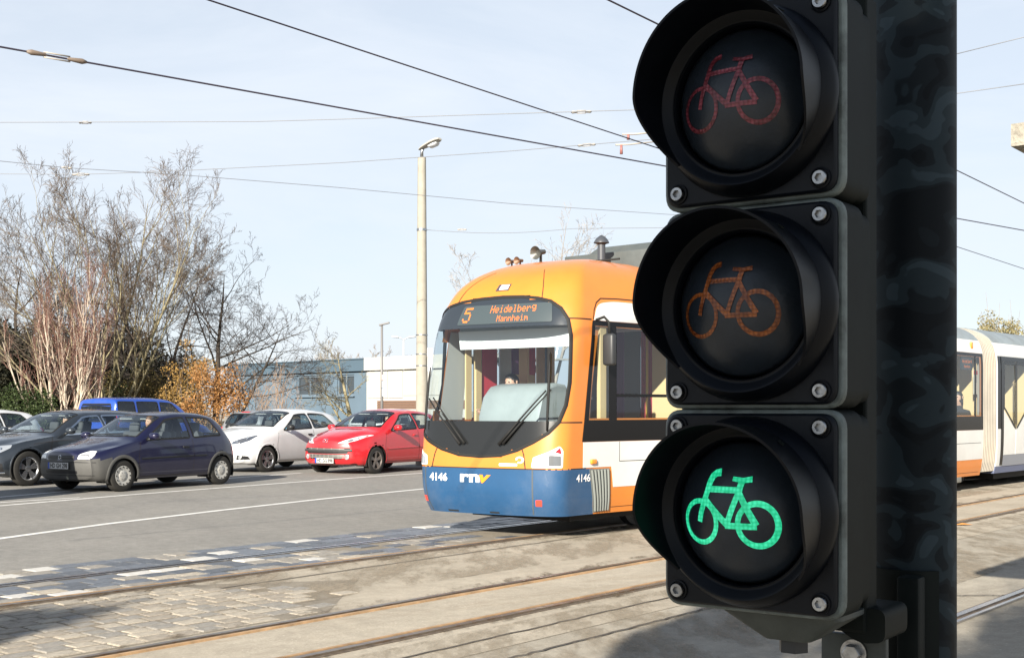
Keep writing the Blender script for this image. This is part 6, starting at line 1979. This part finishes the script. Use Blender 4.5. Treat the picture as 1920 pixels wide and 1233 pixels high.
wall_with_holes(ob, Lb, wins, 0, 3.66, ZW0, ZW1, M_WALLB)
mb = MB(); mb.box((Lb / 2, 4, HB - 0.06), (Lb, 8.3, 0.10)); mb.build('roof', M_FASB, ob)
mb = MB(); mb.box((Lb / 2 - 0.003, 0.02, 3.67 + (HB - 3.67) / 2), (Lb, 0.40, HB - 3.67)); mb.build('fascia', M_FASB, ob)
mb = MB(); mb.box((Lb / 2, -0.19, HB + 0.01), (Lb + 0.02, 0.10, 0.06)); mb.build('roof_edge', M_FASB, ob)
for a, b in wins:
    w = MB()
    for x in (a + 0.05, (a + b) / 2, b - 0.05): w.box((x, 0.12, (ZW0 + ZW1) / 2), (0.10, 0.09, ZW1 - ZW0))
    for z in (ZW0 + 0.05, ZW1 - 0.05): w.box(((a + b) / 2, 0.118, z), (b - a, 0.085, 0.10))
    wo = w.build('window', M_WFR, ob)
    for x0, x1 in ((a + 0.1, (a + b) / 2 - 0.05), ((a + b) / 2 + 0.05, b - 0.1)):
        mb = MB(); mb.box(((x0 + x1) / 2, 0.16, (ZW0 + ZW1) / 2), (x1 - x0 + 0.02, 0.01, ZW1 - ZW0 - 0.18)); mb.build('pane', M_PANE, wo)
    mb = MB(); mb.box(((a + b) / 2, -0.04, ZW0 - 0.05), (b - a + 0.16, 0.18, 0.06)); mb.build('sill', M_WFR, wo)
ow, Lw = wing('white_building', 'sunlit white flat-roofed building wing behind the red car', B1 + bd * 0.003, B2, M_WALLW, M_WALLW)
mb = MB(); mb.box((Lw / 2, 0.175, 1.83), (Lw, 0.35, 3.66)); mb.build('wall', M_WALLW, ow)
mb = MB(); mb.box((Lw / 2, 0.02, 3.685 + (HB + 0.05 - 3.685) / 2), (Lw, 0.44, HB + 0.05 - 3.685)); mb.build('fascia', M_WALLW, ow)
mb = MB(); mb.box((Lw / 2, 4, HB - 0.05), (Lw, 8.0, 0.1)); mb.build('roof', M_WALLW, ow)
for x0, x1 in ((0.12, 1.9), (1.96, 3.2), (3.26, 5.0), (5.06, 7.4)):
    mb = MB(); mb.box(((x0 + x1) / 2, -0.02, 2.92 if x0 > 3 else 2.86), (x1 - x0, 0.05, 1.36 if x0 > 3 else 1.5), None, 0.008); mb.build('wall_panel', M_WALLW, ow)
for k in range(5):
    mb = MB(); mb.box((Lw / 2 + 0.5, -0.03, 1.55 + k * 0.095), (Lw - 1.0, 0.06, 0.05), Matrix.Rotation(R(20), 3, 'X')); mb.build('louvre_slat', mat('louvre_brown', (0.22, 0.13, 0.09), 0.7), ow)

# ================================================================== TREES AND SHRUBS
def grow(rg, p, d, length, r, lev, cfg, out):
    ns = cfg['seg'][lev]
    pts, rad = [p.copy()], [r]
    end = cfg['tip'][lev]
    for i in range(ns):
        j = Vector((rg.gauss(0, 1), rg.gauss(0, 1), rg.gauss(0, 0.7))) * cfg['wob'][lev]
        d = (d + j + Vector((0, 0, cfg['up'][lev]))).normalized()
        p = p + d * (length / ns)
        pts.append(p.copy()); rad.append(r * (1 - (1 - end) * (i + 1) / ns))
    out.append((pts, rad, lev))
    if lev + 1 < len(cfg['seg']):
        n = cfg['kids'][lev]
        n = max(1, int(round(n * rg.uniform(0.75, 1.25))))
        for k in range(n):
            t = cfg['from'][lev] + (1 - cfg['from'][lev]) * (k + rg.random()) / n
            x = t * ns
            i = min(int(x), ns - 1)
            q = pts[i].lerp(pts[i + 1], x - i)
            dd = (pts[i + 1] - pts[i]).normalized()
            ax = dd.orthogonal().normalized()
            ax.rotate(Matrix.Rotation(rg.uniform(0, 2 * math.pi), 3, dd))
            an = R(cfg['ang'][lev]) * rg.uniform(0.7, 1.3)
            nd = dd.copy(); nd.rotate(Matrix.Rotation(an, 3, ax))
            grow(rg, q, nd, length * cfg['ratio'][lev] * (1.15 - 0.55 * t) * rg.uniform(0.75, 1.2), max(rad[i] * cfg['rr'][lev], cfg['rmin']), lev + 1, cfg, out)
def tubes(branches, levels, sides):
    vs, fs = [], []
    for pts, rad, lev in branches:
        if lev not in levels: continue
        n = sides[lev]
        b = len(vs)
        ref = None
        for i, p in enumerate(pts):
            a, c = pts[max(i - 1, 0)], pts[min(i + 1, len(pts) - 1)]
            t = (c - a).normalized()
            ref = t.orthogonal().normalized() if ref is None else (ref - t * ref.dot(t)).normalized()
            bi = t.cross(ref)
            for k in range(n):
                an = 2 * math.pi * k / n
                vs.append(p + (ref * math.cos(an) + bi * math.sin(an)) * rad[i])
        for i in range(len(pts) - 1):
            for k in range(n):
                k2 = (k + 1) % n
                fs.append([b + i * n + k, b + i * n + k2, b + (i + 1) * n + k2, b + (i + 1) * n + k])
    return vs, fs
def bark(name, col, var=0.35):
    return mat(name, col, 0.9, spec=0.15, var=var, vscale=3.0)
def bare_tree(name, label, base, stems, cfg, seed, m_thick, m_twig, group, cat='tree'):
    rg = random.Random(seed)
    o = empty(name, base)
    tag(o, label, cat, group)
    br = []
    for (dx, dy, tilt, az, ln, r) in stems:
        d = Vector((math.sin(R(tilt)) * math.cos(R(az)), math.sin(R(tilt)) * math.sin(R(az)), math.cos(R(tilt))))
        grow(rg, Vector((dx, dy, -0.05)), d, ln, r, 0, cfg, br)
    nl = len(cfg['seg'])
    sides = [7, 5, 4, 3, 3, 3][:nl]
    v, f = tubes(br, (0,), sides); add('trunk', v, f, m_thick, o, True)
    v, f = tubes(br, (1,), sides); add('limbs', v, f, m_thick, o, True)
    v, f = tubes(br, tuple(range(2, nl)), sides); add('crown', v, f, m_twig, o)
    return o, br
GT = 'bare trees and shrubs on the verge'
BK_OL = bark('bark_olive', (0.225, 0.195, 0.12)); BK_TW = bark('twig_grey_brown', (0.115, 0.088, 0.068))
BK_DK = bark('bark_dark', (0.045, 0.038, 0.032)); BK_DT = bark('twig_dark', (0.055, 0.046, 0.042))
BK_PA = bark('bark_pale', (0.40, 0.335, 0.27)); BK_PT = bark('twig_reddish', (0.19, 0.105, 0.085))
BK_FAR = bark('twig_far', (0.26, 0.23, 0.20))
cfgA = dict(seg=[8, 6, 5, 4, 3], wob=[0.05, 0.09, 0.13, 0.17, 0.2], up=[0.02, 0.09, 0.07, 0.05, 0.03], kids=[10, 6, 5, 4], ang=[32, 34, 36, 38], ratio=[0.46, 0.55, 0.55, 0.52], rr=[0.55, 0.6, 0.6, 0.7], tip=[0.12, 0.3, 0.4, 0.5, 0.6], rmin=0.0062)
cfgA['from'] = [0.30, 0.25, 0.2, 0.15]
rg = random.Random(5)
stA = [(rg.uniform(-0.5, 0.5), rg.uniform(-0.4, 0.4), t, az, ln, rr * 0.62) for t, az, ln, rr in
       ((4, 80, 9.3, 0.15), (14, 5, 8.8, 0.13), (17, 178, 8.2, 0.13), (25, 20, 7.6, 0.11), (28, 165, 7.4, 0.11), (10, 250, 8.0, 0.11), (20, 100, 7.6, 0.11), (34, -10, 6.8, 0.09), (36, 190, 6.4, 0.09), (8, 140, 8.9, 0.12), (24, 60, 8.2, 0.10))]
bare_tree('bare_tree', 'tall bare many-stemmed tree with olive branches at the left', at(190, 768, 45).xy.to_3d() + Vector((0, 0, 0.11)), stA, cfgA, 3, BK_OL, BK_TW, GT)
cfgB = dict(seg=[8, 6, 5, 4], wob=[0.035, 0.07, 0.1, 0.14], up=[0.05, 0.16, 0.14, 0.08], kids=[9, 5, 4], ang=[20, 24, 26], ratio=[0.36, 0.5, 0.5], rr=[0.5, 0.6, 0.7], tip=[0.25, 0.35, 0.4, 0.5], rmin=0.0062)
cfgB['from'] = [0.22, 0.2, 0.15]
rg = random.Random(8)
stB = []
for k in range(17):
    az = rg.choice((0, 180)) + rg.uniform(-50, 50)
    tl = abs(rg.gauss(0, 14))
    stB.append((0.55 * math.cos(R(az)) * rg.random() + rg.uniform(-0.5, 0.5), rg.uniform(-0.4, 0.4), min(tl, 30), az, rg.uniform(4.2, 6.0) * (1 - tl / 110), rg.uniform(0.038, 0.065)))
bare_tree('pale_stem_shrub', 'tall leafless shrub with pale straight stems and reddish twigs at left', at(128, 768, 42).xy.to_3d() + Vector((0, 0, 0.11)), stB, cfgB, 4, BK_PA, BK_PT, GT, 'shrub')
cfgC = dict(seg=[7, 7, 5, 4, 3], wob=[0.05, 0.10, 0.15, 0.18, 0.2], up=[0.02, -0.005, 0.02, 0.03, 0.02], kids=[13, 6, 5, 4], ang=[62, 42, 42, 40], ratio=[0.62, 0.48, 0.5, 0.5], rr=[0.42, 0.55, 0.6, 0.7], tip=[0.07, 0.25, 0.4, 0.5, 0.6], rmin=0.0062)
cfgC['from'] = [0.25, 0.15, 0.15, 0.1]
bare_tree('dark_bare_tree', 'dark spreading bare tree right of the orange-leaved bush', at(402, 768, 47).xy.to_3d() + Vector((0, 0, 0.11)), [(0, 0, 7, 20, 6.7, 0.16), (0.3, 0.1, 24, 10, 5.2, 0.10), (-0.2, 0.2, 22, 150, 5.0, 0.10)], cfgC, 11, BK_DK, BK_DT, GT)
bare_tree('dark_bare_tree', 'dark bare tree behind the pale stems at the left edge', at(35, 768, 54).xy.to_3d() + Vector((0, 0, 0.11)), [(0, 0, 3, 20, 8.0, 0.18), (0.4, 0, 25, 10, 6, 0.12), (-0.4, 0, 25, 170, 6, 0.12)], cfgC, 12, BK_DK, BK_DT, GT)
bare_tree('dark_bare_tree', 'dark bare tree standing behind the tall olive tree', at(265, 768, 52).xy.to_3d() + Vector((0, 0, 0.11)), [(0, 0, 5, 200, 8.2, 0.18), (0.4, 0, 22, 10, 7.2, 0.13), (-0.3, 0, 28, 170, 6, 0.12)], cfgC, 15, BK_DK, BK_DT, GT)
cfgD = dict(cfgC); cfgD = dict(cfgD, kids=[9, 5, 5, 3], ratio=[0.55, 0.5, 0.5, 0.5], up=[0.04, 0.04, 0.04, 0.04, 0.02], rmin=0.0065)
bare_tree('crooked_tree', 'small crooked bare tree in front of the blue-grey building', at(668, 768, 50).xy.to_3d() + Vector((0, 0, 0.11)), [(0, 0, 16, 165, 3.9, 0.13), (-0.12, 0, 34, 175, 2.7, 0.08)], cfgD, 21, BK_OL, bark('twig_mossy', (0.19, 0.17, 0.12)), GT)
cfgF = dict(cfgA, kids=[8, 5, 4, 3], rmin=0.010)
bare_tree('far_bare_tree', 'thin far bare tree showing above the tram roof', at(1000, 768, 70).xy.to_3d(), [(0, 0, 3, 0, 10.3, 0.2), (0.4, 0, 22, 0, 9.6, 0.15), (-0.4, 0, 24, 180, 9, 0.15)], cfgF, 31, BK_FAR, BK_FAR, 'far trees')
bare_tree('far_bare_tree', 'pale bare tree showing above the blue-grey building', at(640, 768, 95).xy.to_3d(), [(0, 0, 5, 0, 5.6, 0.2), (0.4, 0, 28, 0, 5.4, 0.15), (-0.4, 0, 28, 180, 5, 0.15)], dict(cfgF, rmin=0.013), 33, BK_FAR, BK_FAR, 'far trees')
cfgT = dict(seg=[6, 5, 4], wob=[0.04, 0.08, 0.1], up=[0.02, 0.06, 0.05], kids=[6, 4], ang=[24, 28], ratio=[0.4, 0.5], rr=[0.55, 0.7], tip=[0.3, 0.4, 0.5], rmin=0.006)
cfgT['from'] = [0.3, 0.2]
rg = random.Random(9)
for nm, lab, px, Z, n, h, az0, sd in (('twig_shrub', 'fan of thin tan twigs leaning right in front of the blue-grey building', 478, 44, 13, 2.7, 5, 5), ('twig_shrub', 'few upright pinkish twigs below the dark building window', 525, 43, 7, 2.6, 0, 6)):
    bare_tree(nm, lab, at(px, 768, Z).xy.to_3d() + Vector((0, 0, 0.11)), [(rg.uniform(-0.7, 0.3), rg.uniform(-0.3, 0.3), rg.uniform(2, 44 if n > 10 else 18), az0 + rg.uniform(-30, 30), h * rg.uniform(0.6, 1.1), 0.014) for _ in range(n)], cfgT, sd, bark('twig_tan', (0.25, 0.18, 0.13)), bark('twig_tan', (0.25, 0.18, 0.13)), GT, 'shrub')

def leaf_mat(name, cols, rough=0.6, trans=0.25):
    m, nt, b = nodes_of(name)
    L = nt.links
    ge = N(nt, 'ShaderNodeNewGeometry')
    cr = N(nt, 'ShaderNodeValToRGB')
    els = cr.color_ramp.elements
    els[0].color = c4(cols[0]); els[-1].color = c4(cols[-1])
    for i, c in enumerate(cols[1:-1]):
        x = els.new((i + 1) / (len(cols) - 1)); x.color = c4(c)
    L.new(ge.outputs['Random Per Island'], cr.inputs[0])
    L.new(cr.outputs[0], b.inputs['Base Color'])
    b.inputs['Roughness'].default_value = rough
    b.inputs['Specular IOR Level'].default_value = 0.25
    out = nt.nodes['Material Output']
    tl = N(nt, 'ShaderNodeBsdfTranslucent'); L.new(cr.outputs[0], tl.inputs[0])
    mx = N(nt, 'ShaderNodeMixShader'); mx.inputs[0].default_value = trans
    L.new(b.outputs[0], mx.inputs[1]); L.new(tl.outputs[0], mx.inputs[2]); L.new(mx.outputs[0], out.inputs[0])
    return m
def leaves(rg, centers, n, size, spread):
    """n leaf faces thrown round clump centres (c, radius)"""
    vs, fs = [], []
    wts = [r ** 2 for c, r in centers]
    picks = rg.choices(range(len(centers)), wts, k=n)
    for i in picks:
        c, r = centers[i]
        d = Vector((rg.gauss(0, 1), rg.gauss(0, 1), rg.gauss(0, 1))).normalized() * r * (rg.random() ** spread)
        p = c + d
        a = Vector((rg.gauss(0, 1), rg.gauss(0, 1), rg.gauss(0, 1))).normalized()
        b_ = a.orthogonal().normalized(); b_.rotate(Matrix.Rotation(rg.uniform(0, 6.28), 3, a))
        s_ = size * rg.uniform(0.6, 1.35)
        c_ = a.cross(b_)
        k = len(vs)
        vs += [p - b_ * s_ * 0.5, p + c_ * s_ * 0.28, p + b_ * s_ * 0.5, p - c_ * s_ * 0.28]
        fs.append([k, k + 1, k + 2, k + 3])
    return vs, fs
def bush(name, label, base, rx, ry, h, clumps, n, size, m, seed, twig_m, group=GT, cat='bush', z0=0.0, spread=0.4, cr=(0.28, 0.5), stems=14):
    rg = random.Random(seed)
    o = empty(name, base)
    tag(o, label, cat, group)
    cs = []
    for k in range(clumps):
        u = Vector((rg.gauss(0, 1), rg.gauss(0, 1), rg.gauss(0, 1))).normalized() * (rg.random() ** 0.45)
        c = Vector((u.x * rx, u.y * ry, z0 + (h - z0) * (0.5 + 0.5 * u.z)))
        cs.append((c, rg.uniform(*cr)))
    v, f = leaves(rg, cs, n, size, spread)
    add('crown', v, f, m, o)
    br = []
    for c, r in rg.sample(cs, min(stems, len(cs))):
        p0 = Vector((rg.uniform(-0.3, 0.3) * rx, rg.uniform(-0.3, 0.3) * ry, 0))
        mid = p0.lerp(c, 0.5) + Vector((rg.gauss(0, 0.1), rg.gauss(0, 0.1), 0.1))
        br.append(([p0, mid, c, c + (c - mid) * 0.5], [0.035, 0.022, 0.012, 0.006], 0))
    v, f = tubes(br, (0,), [5]); add('trunk', v, f, twig_m, o, True)
    return o
L_OR = leaf_mat('leaves_orange', [(0.16, 0.075, 0.025), (0.34, 0.16, 0.05), (0.42, 0.23, 0.09), (0.26, 0.15, 0.07)])
L_OL = leaf_mat('leaves_olive_brown', [(0.085, 0.06, 0.025), (0.16, 0.12, 0.05), (0.13, 0.12, 0.045), (0.22, 0.15, 0.06)])
L_GR = leaf_mat('leaves_evergreen', [(0.018, 0.030, 0.010), (0.040, 0.062, 0.020), (0.065, 0.085, 0.03)], trans=0.12)
L_DK = leaf_mat('leaves_dark', [(0.012, 0.014, 0.008), (0.025, 0.026, 0.015), (0.035, 0.033, 0.02)], trans=0.1)
L_PL = leaf_mat('leaves_pale', [(0.18, 0.15, 0.07), (0.28, 0.24, 0.13), (0.24, 0.22, 0.10)])
V0 = lambda px, Z: at(px, 768, Z).xy.to_3d() + Vector((0, 0, 0.11))
bush('orange_bush', 'bush with orange autumn leaves beside the dark bare tree', V0(395, 43.5), 1.35, 0.9, 3.15, 26, 5200, 0.085, L_OR, 41, BK_TW, z0=0.5)
bush('orange_bush', 'smaller yellow-brown leafy bush above the violet hatchback roof', V0(345, 44.5), 1.0, 0.8, 3.9, 18, 3000, 0.08, leaf_mat('leaves_ochre', [(0.20, 0.12, 0.03), (0.36, 0.22, 0.07), (0.30, 0.2, 0.08)]), 42, BK_TW, z0=0.9)
bush('olive_bush', 'dull olive-brown bush behind the blue van', V0(285, 46), 2.3, 1.2, 3.3, 40, 9000, 0.085, L_OL, 43, BK_DT, z0=0.1, cr=(0.35, 0.6))
bush('clipped_hedge', 'dense green hedge at the left edge behind the white car', V0(12, 40.5), 1.9, 0.9, 2.05, 60, 13000, 0.07, L_GR, 44, BK_DK, cat='hedge', z0=0.15, cr=(0.32, 0.5))
bush('green_bush', 'small green bush behind the blue van roof', V0(205, 44), 0.9, 0.7, 2.3, 16, 3000, 0.07, L_GR, 46, BK_DK, z0=0.1)
for k, (px, Z, rx, h, lab) in enumerate(((20, 56, 3.4, 5.4, 'tall dark evergreen thicket at the far left edge'), (120, 55, 3.2, 5.2, 'tall dark evergreen thicket behind the pale stems'), (240, 57, 3.6, 4.6, 'tall dark evergreen thicket behind the olive-brown bush'), (-70, 52, 3.0, 5.4, 'dark evergreen tree cut off by the left edge'))):
    bush('evergreen_thicket', lab, V0(px, Z), rx, 1.4, h, 80, 26000, 0.17, L_DK, 50 + k, BK_DK, cat='thicket', z0=0.1, cr=(0.55, 0.9))
bush('leafy_far_tree', 'pale brown-green tree crown above the tram roof at the right edge', at(1888, 768, 62).xy.to_3d(), 1.9, 1.5, 6.5, 26, 5000, 0.13, L_PL, 61, BK_FAR, group='far trees', cat='tree', z0=3.2, cr=(0.4, 0.7), stems=20)
bush('leafy_far_tree', 'low distant tree crown behind the twin lamp post', at(748, 768, 120).xy.to_3d(), 3.2, 1.5, 6.5, 26, 3000, 0.25, L_PL, 62, BK_FAR, group='far trees', cat='tree', z0=2.2, cr=(0.6, 1.0))
# leafy street trees behind the viewer: they shade the signal and throw the soft shadows at the lower corners
L_ST = leaf_mat('leaves_street', [(0.025, 0.04, 0.012), (0.05, 0.075, 0.02), (0.08, 0.10, 0.03)], trans=0.15)
tl_ = 6.2
bush('street_tree', 'leafy evergreen street tree behind the camera that shades the traffic light', Vector((0.40 - LX * tl_, 1.58 - LY * tl_, 0)), 1.25, 1.25, 5.05, 46, 15000, 0.10, L_ST, 71, BK_DK, group='street trees', cat='tree', z0=3.35, cr=(0.42, 0.62), stems=24, spread=0.5)
bush('street_tree', 'leafy evergreen street tree behind the camera on its left', Vector((-7.0, -1.95, 0)), 0.5, 0.6, 5.0, 12, 3500, 0.10, L_ST, 72, BK_DK, group='street trees', cat='tree', z0=4.0, cr=(0.22, 0.34), stems=20)
bush('street_tree', 'leafy evergreen street tree behind the camera on its right', Vector((-0.95, -5.1, 0)), 0.85, 0.9, 6.5, 26, 7000, 0.10, L_ST, 73, BK_DK, group='street trees', cat='tree', z0=5.2, cr=(0.3, 0.45), stems=20)
bush('street_tree', 'slender leafy street tree behind the camera with a high loose crown', Vector((-3.1, -4.5, 0)), 0.55, 0.9, 6.25, 14, 5500, 0.11, L_ST, 74, BK_DK, group='street trees', cat='tree', z0=5.2, cr=(0.22, 0.36), stems=10)
# one fallen leaf on the near asphalt
q = G(1808, 985)
tag(add('fallen_leaf', [q + Vector(v) for v in ((-0.13, 0, 0.010), (-0.03, -0.05, 0.022), (0.12, 0.02, 0.012), (0.0, 0.07, 0.03))], [[0, 1, 2, 3]], mat('fallen_leaf', (0.55, 0.24, 0.06), 0.7)), 'single orange fallen leaf on the asphalt right of the post', 'leaf')

# ================================================================== PEOPLE
M_SKIN = mat('skin', (0.52, 0.31, 0.22), 0.55, sub=0.05)
def person(label, loc, rz, cloth, hair, seed=0, scale=1.0, arms='wheel', long_hair=False, parent=None):
    """seated figure facing local -x, hips at the origin"""
    V = {}
    me = bpy.data.meshes.new('person')
    pts, edges, rad = [], [], []
    def v(p, r):
        pts.append(p); rad.append(r); return len(pts) - 1
    def e(a, b): edges.append((a, b))
    pel = v((0, 0, 0.02), (0.155, 0.13))
    ab = v((0.03, 0, 0.20), (0.135, 0.115)); e(pel, ab)
    ch = v((0.045, 0, 0.40), (0.16, 0.125)); e(ab, ch)
    nb = v((0.05, 0, 0.535), (0.062, 0.062)); e(ch, nb)
    nk = v((0.035, 0, 0.60), (0.056, 0.058)); e(nb, nk)
    jaw = v((0.005, 0, 0.665), (0.072, 0.075)); e(nk, jaw)
    hd = v((0.010, 0, 0.745), (0.083, 0.095)); e(jaw, hd)
    tp = v((0.018, 0, 0.815), (0.060, 0.070)); e(hd, tp)
    for s in (-1, 1):
        sh = v((0.05, 0.175 * s, 0.455), (0.066, 0.062)); e(ch, sh)
        if arms == 'wheel':
            el = v((-0.13, 0.235 * s, 0.235), (0.047, 0.047)); wr = v((-0.355, 0.15 * s, 0.335), (0.030, 0.030))
            hn = v((-0.415, 0.135 * s, 0.365), (0.034, 0.022)); fd = Vector((-0.6, -0.1 * s, 0.5))
        else:
            el = v((-0.02, 0.245 * s, 0.18), (0.047, 0.047)); wr = v((-0.24, 0.12 * s, 0.115), (0.030, 0.030))
            hn = v((-0.30, 0.09 * s, 0.115), (0.034, 0.022)); fd = Vector((-0.9, -0.2 * s, -0.15))
        e(sh, el); e(el, wr); e(wr, hn)
        hp = Vector(pts[hn])
        for k in range(4):
            f1 = v(tuple(hp + fd.normalized() * 0.045 + Vector((0, s * (0.020 - 0.014 * k), 0.004 * k))), (0.0085, 0.0085)); e(hn, f1)
            f2 = v(tuple(hp + fd.normalized() * (0.085 - 0.006 * abs(k - 1)) + Vector((0.012, s * (0.022 - 0.015 * k), -0.012))), (0.0075, 0.0075)); e(f1, f2)
        th = v(tuple(hp + Vector((-0.015, -s * 0.042, 0.018))), (0.009, 0.009)); e(hn, th)
        hip = v((-0.06, 0.095 * s, 0.0), (0.095, 0.09)); e(pel, hip)
        kn = v((-0.46, 0.12 * s, 0.035), (0.066, 0.066)); e(hip, kn)
        an = v((-0.60, 0.11 * s, -0.28), (0.042, 0.042)); e(kn, an)
        ft = v((-0.74, 0.11 * s, -0.31), (0.036, 0.030)); e(an, ft)
    me.from_pydata(pts, edges, [])
    ob = bpy.data.objects.new('person', me)
    COL.objects.link(ob)
    m = ob.modifiers.new('skin', 'SKIN'); m.use_smooth_shade = True
    sv = me.skin_vertices[0].data
    for i, r in enumerate(rad):
        sv[i].radius = r
        sv[i].use_root = (i == pel)
    m = ob.modifiers.new('sub', 'SUBSURF'); m.levels = 2; m.render_levels = 2
    dg = bpy.context.evaluated_depsgraph_get()
    nm = bpy.data.meshes.new_from_object(ob.evaluated_get(dg))
    bpy.data.objects.remove(ob)
    # face: nose, eye sockets, chin pushed out of the head
    for w in nm.vertices:
        c = w.co
        if c.z > 0.63:
            ny = math.exp(-(c.y / 0.014) ** 2)
            if c.x < -0.02:
                c.x -= 0.022 * ny * math.exp(-((c.z - 0.715) / 0.022) ** 2)
                c.x -= 0.010 * math.exp(-(c.y / 0.03) ** 2) * math.exp(-((c.z - 0.650) / 0.016) ** 2)
                for s in (-1, 1):
                    c.x += 0.010 * math.exp(-((c.y - s * 0.032) / 0.013) ** 2 - ((c.z - 0.742) / 0.012) ** 2)
    nm.materials.clear()
    nm.materials.append(cloth); nm.materials.append(M_SKIN)
    for p in nm.polygons:
        c = p.center
        p.material_index = 1 if (c.z > 0.585 or (c.x < -0.375 and c.z > 0.25) or (arms != 'wheel' and c.x < -0.265 and abs(c.y) < 0.16 and 0.075 < c.z < 0.2)) else 0
        p.use_smooth = True
    o = bpy.data.objects.new('person', nm)
    link(o)
    o.location = loc; o.rotation_euler = (0, 0, rz); o.scale = (scale,) * 3
    tag(o, label, 'person', 'people inside the vehicles')
    # hair
    vs, fs = [], []
    rg = random.Random(seed)
    for i in range(9):
        la = R(90 - 150 * i / 8 * (1.0 if long_hair else 0.72))
        for k in range(16):
            a = 2 * math.pi * k / 16
            back = 0.5 + 0.5 * math.cos(a)                    # 1 at the back (+x)
            z = 0.752 + 0.098 * math.sin(la) * (1 if la > 0 else (0.5 + 0.5 * back) * (1.9 if long_hair else 1.0))
            rr = math.cos(la) if la > 0 else (1.0 if long_hair else max(0.75, math.cos(la)))
            face = 1.0 if (math.cos(a) > -0.35 or z > 0.79) else 0.80
            vs.append((0.020 + (0.104 * rr * math.cos(a)) * face + rg.uniform(-1, 1) * 0.003, 0.092 * rr * math.sin(a) * face + rg.uniform(-1, 1) * 0.003, z))
    for i in range(8):
        for k in range(16):
            fs.append([i * 16 + k, i * 16 + (k + 1) % 16, (i + 1) * 16 + (k + 1) % 16, (i + 1) * 16 + k])
    add('hair', vs, fs, hair, o, True)
    for s in (-1, 1):
        mb = MB(); mb.lathe([(0.0, -0.004), (0.009, -0.002), (0.010, 0.002), (0.0, 0.006)], 10, place((-0.066, s * 0.031, 0.742), (-1, 0, 0)))
        mb.build('eye', mat('eye_dark', (0.03, 0.025, 0.02), 0.3), o, True)
        mb = MB(); mb.box((0.02, s * 0.088, 0.735), (0.03, 0.012, 0.055), None, 0.005); mb.build('ear', M_SKIN, o, True)
    mb = MB(); mb.box((-0.073, 0, 0.682), (0.006, 0.045, 0.010), None, 0.002); mb.build('mouth', mat('lips', (0.38, 0.14, 0.12), 0.5), o, True)
    return o
H_BR = mat('hair_brown', (0.05, 0.03, 0.018), 0.6); H_GR = mat('hair_grey', (0.30, 0.29, 0.28), 0.6); H_DK = mat('hair_dark', (0.018, 0.014, 0.012), 0.5)
def in_car(S, k, ang, label, cloth, hair, seed):
    back = Vector((math.sin(ang), math.cos(ang), 0)); near = Vector((math.cos(ang), -math.sin(ang), 0))
    q = k + back * (S['seat'] - 0.02 - S['L'] / 2) + near * 0.36 + Vector((0, 0, S['floor'] + 0.15))
    return person(label, q, R(90) - ang, cloth, hair, seed, 0.98)
in_car(HATCH, k_corsa, R(30.5), 'driver in pale top at the wheel of the violet hatchback', mat('cloth_pale', (0.55, 0.52, 0.48), 0.9), H_BR, 1)
in_car(WAGON, k_wag, CA, 'driver in dark jacket at the wheel of the grey estate', mat('cloth_charcoal', (0.04, 0.042, 0.05), 0.9), H_DK, 2)
in_car(MODERN, k_wh, CA, 'driver in light blue jacket inside the white hatchback', mat('cloth_light_blue', (0.06, 0.38, 0.60), 0.9), H_GR, 3)
in_car(PUG, k_red, CA, 'driver in dark top at the wheel of the red hatchback', mat('cloth_dark', (0.035, 0.035, 0.04), 0.9), H_DK, 4)
def in_tram(x, y, z, label, cloth, hair, seed, arms, long_hair=False, turn=0.0):
    back = Vector((TRS, TRC, 0)); near = Vector((TRC, -TRS, 0))
    q = Vector(tram.location) + back * x + near * (-y) + Vector((0, 0, z))
    return person(label, q, R(90) - TRA + turn, cloth, hair, seed, 1.0, arms, long_hair)
in_tram(1.25, 0.62, 1.05, 'tram driver in dark navy jacket behind the windscreen', mat('cloth_navy', (0.015, 0.022, 0.05), 0.9), H_DK, 5, 'wheel')
in_tram(11.76, -0.88, 0.94, 'tram passenger with long dark hair and dark coat at the side window', mat('cloth_black', (0.02, 0.018, 0.018), 0.9), H_DK, 6, 'lap', True)
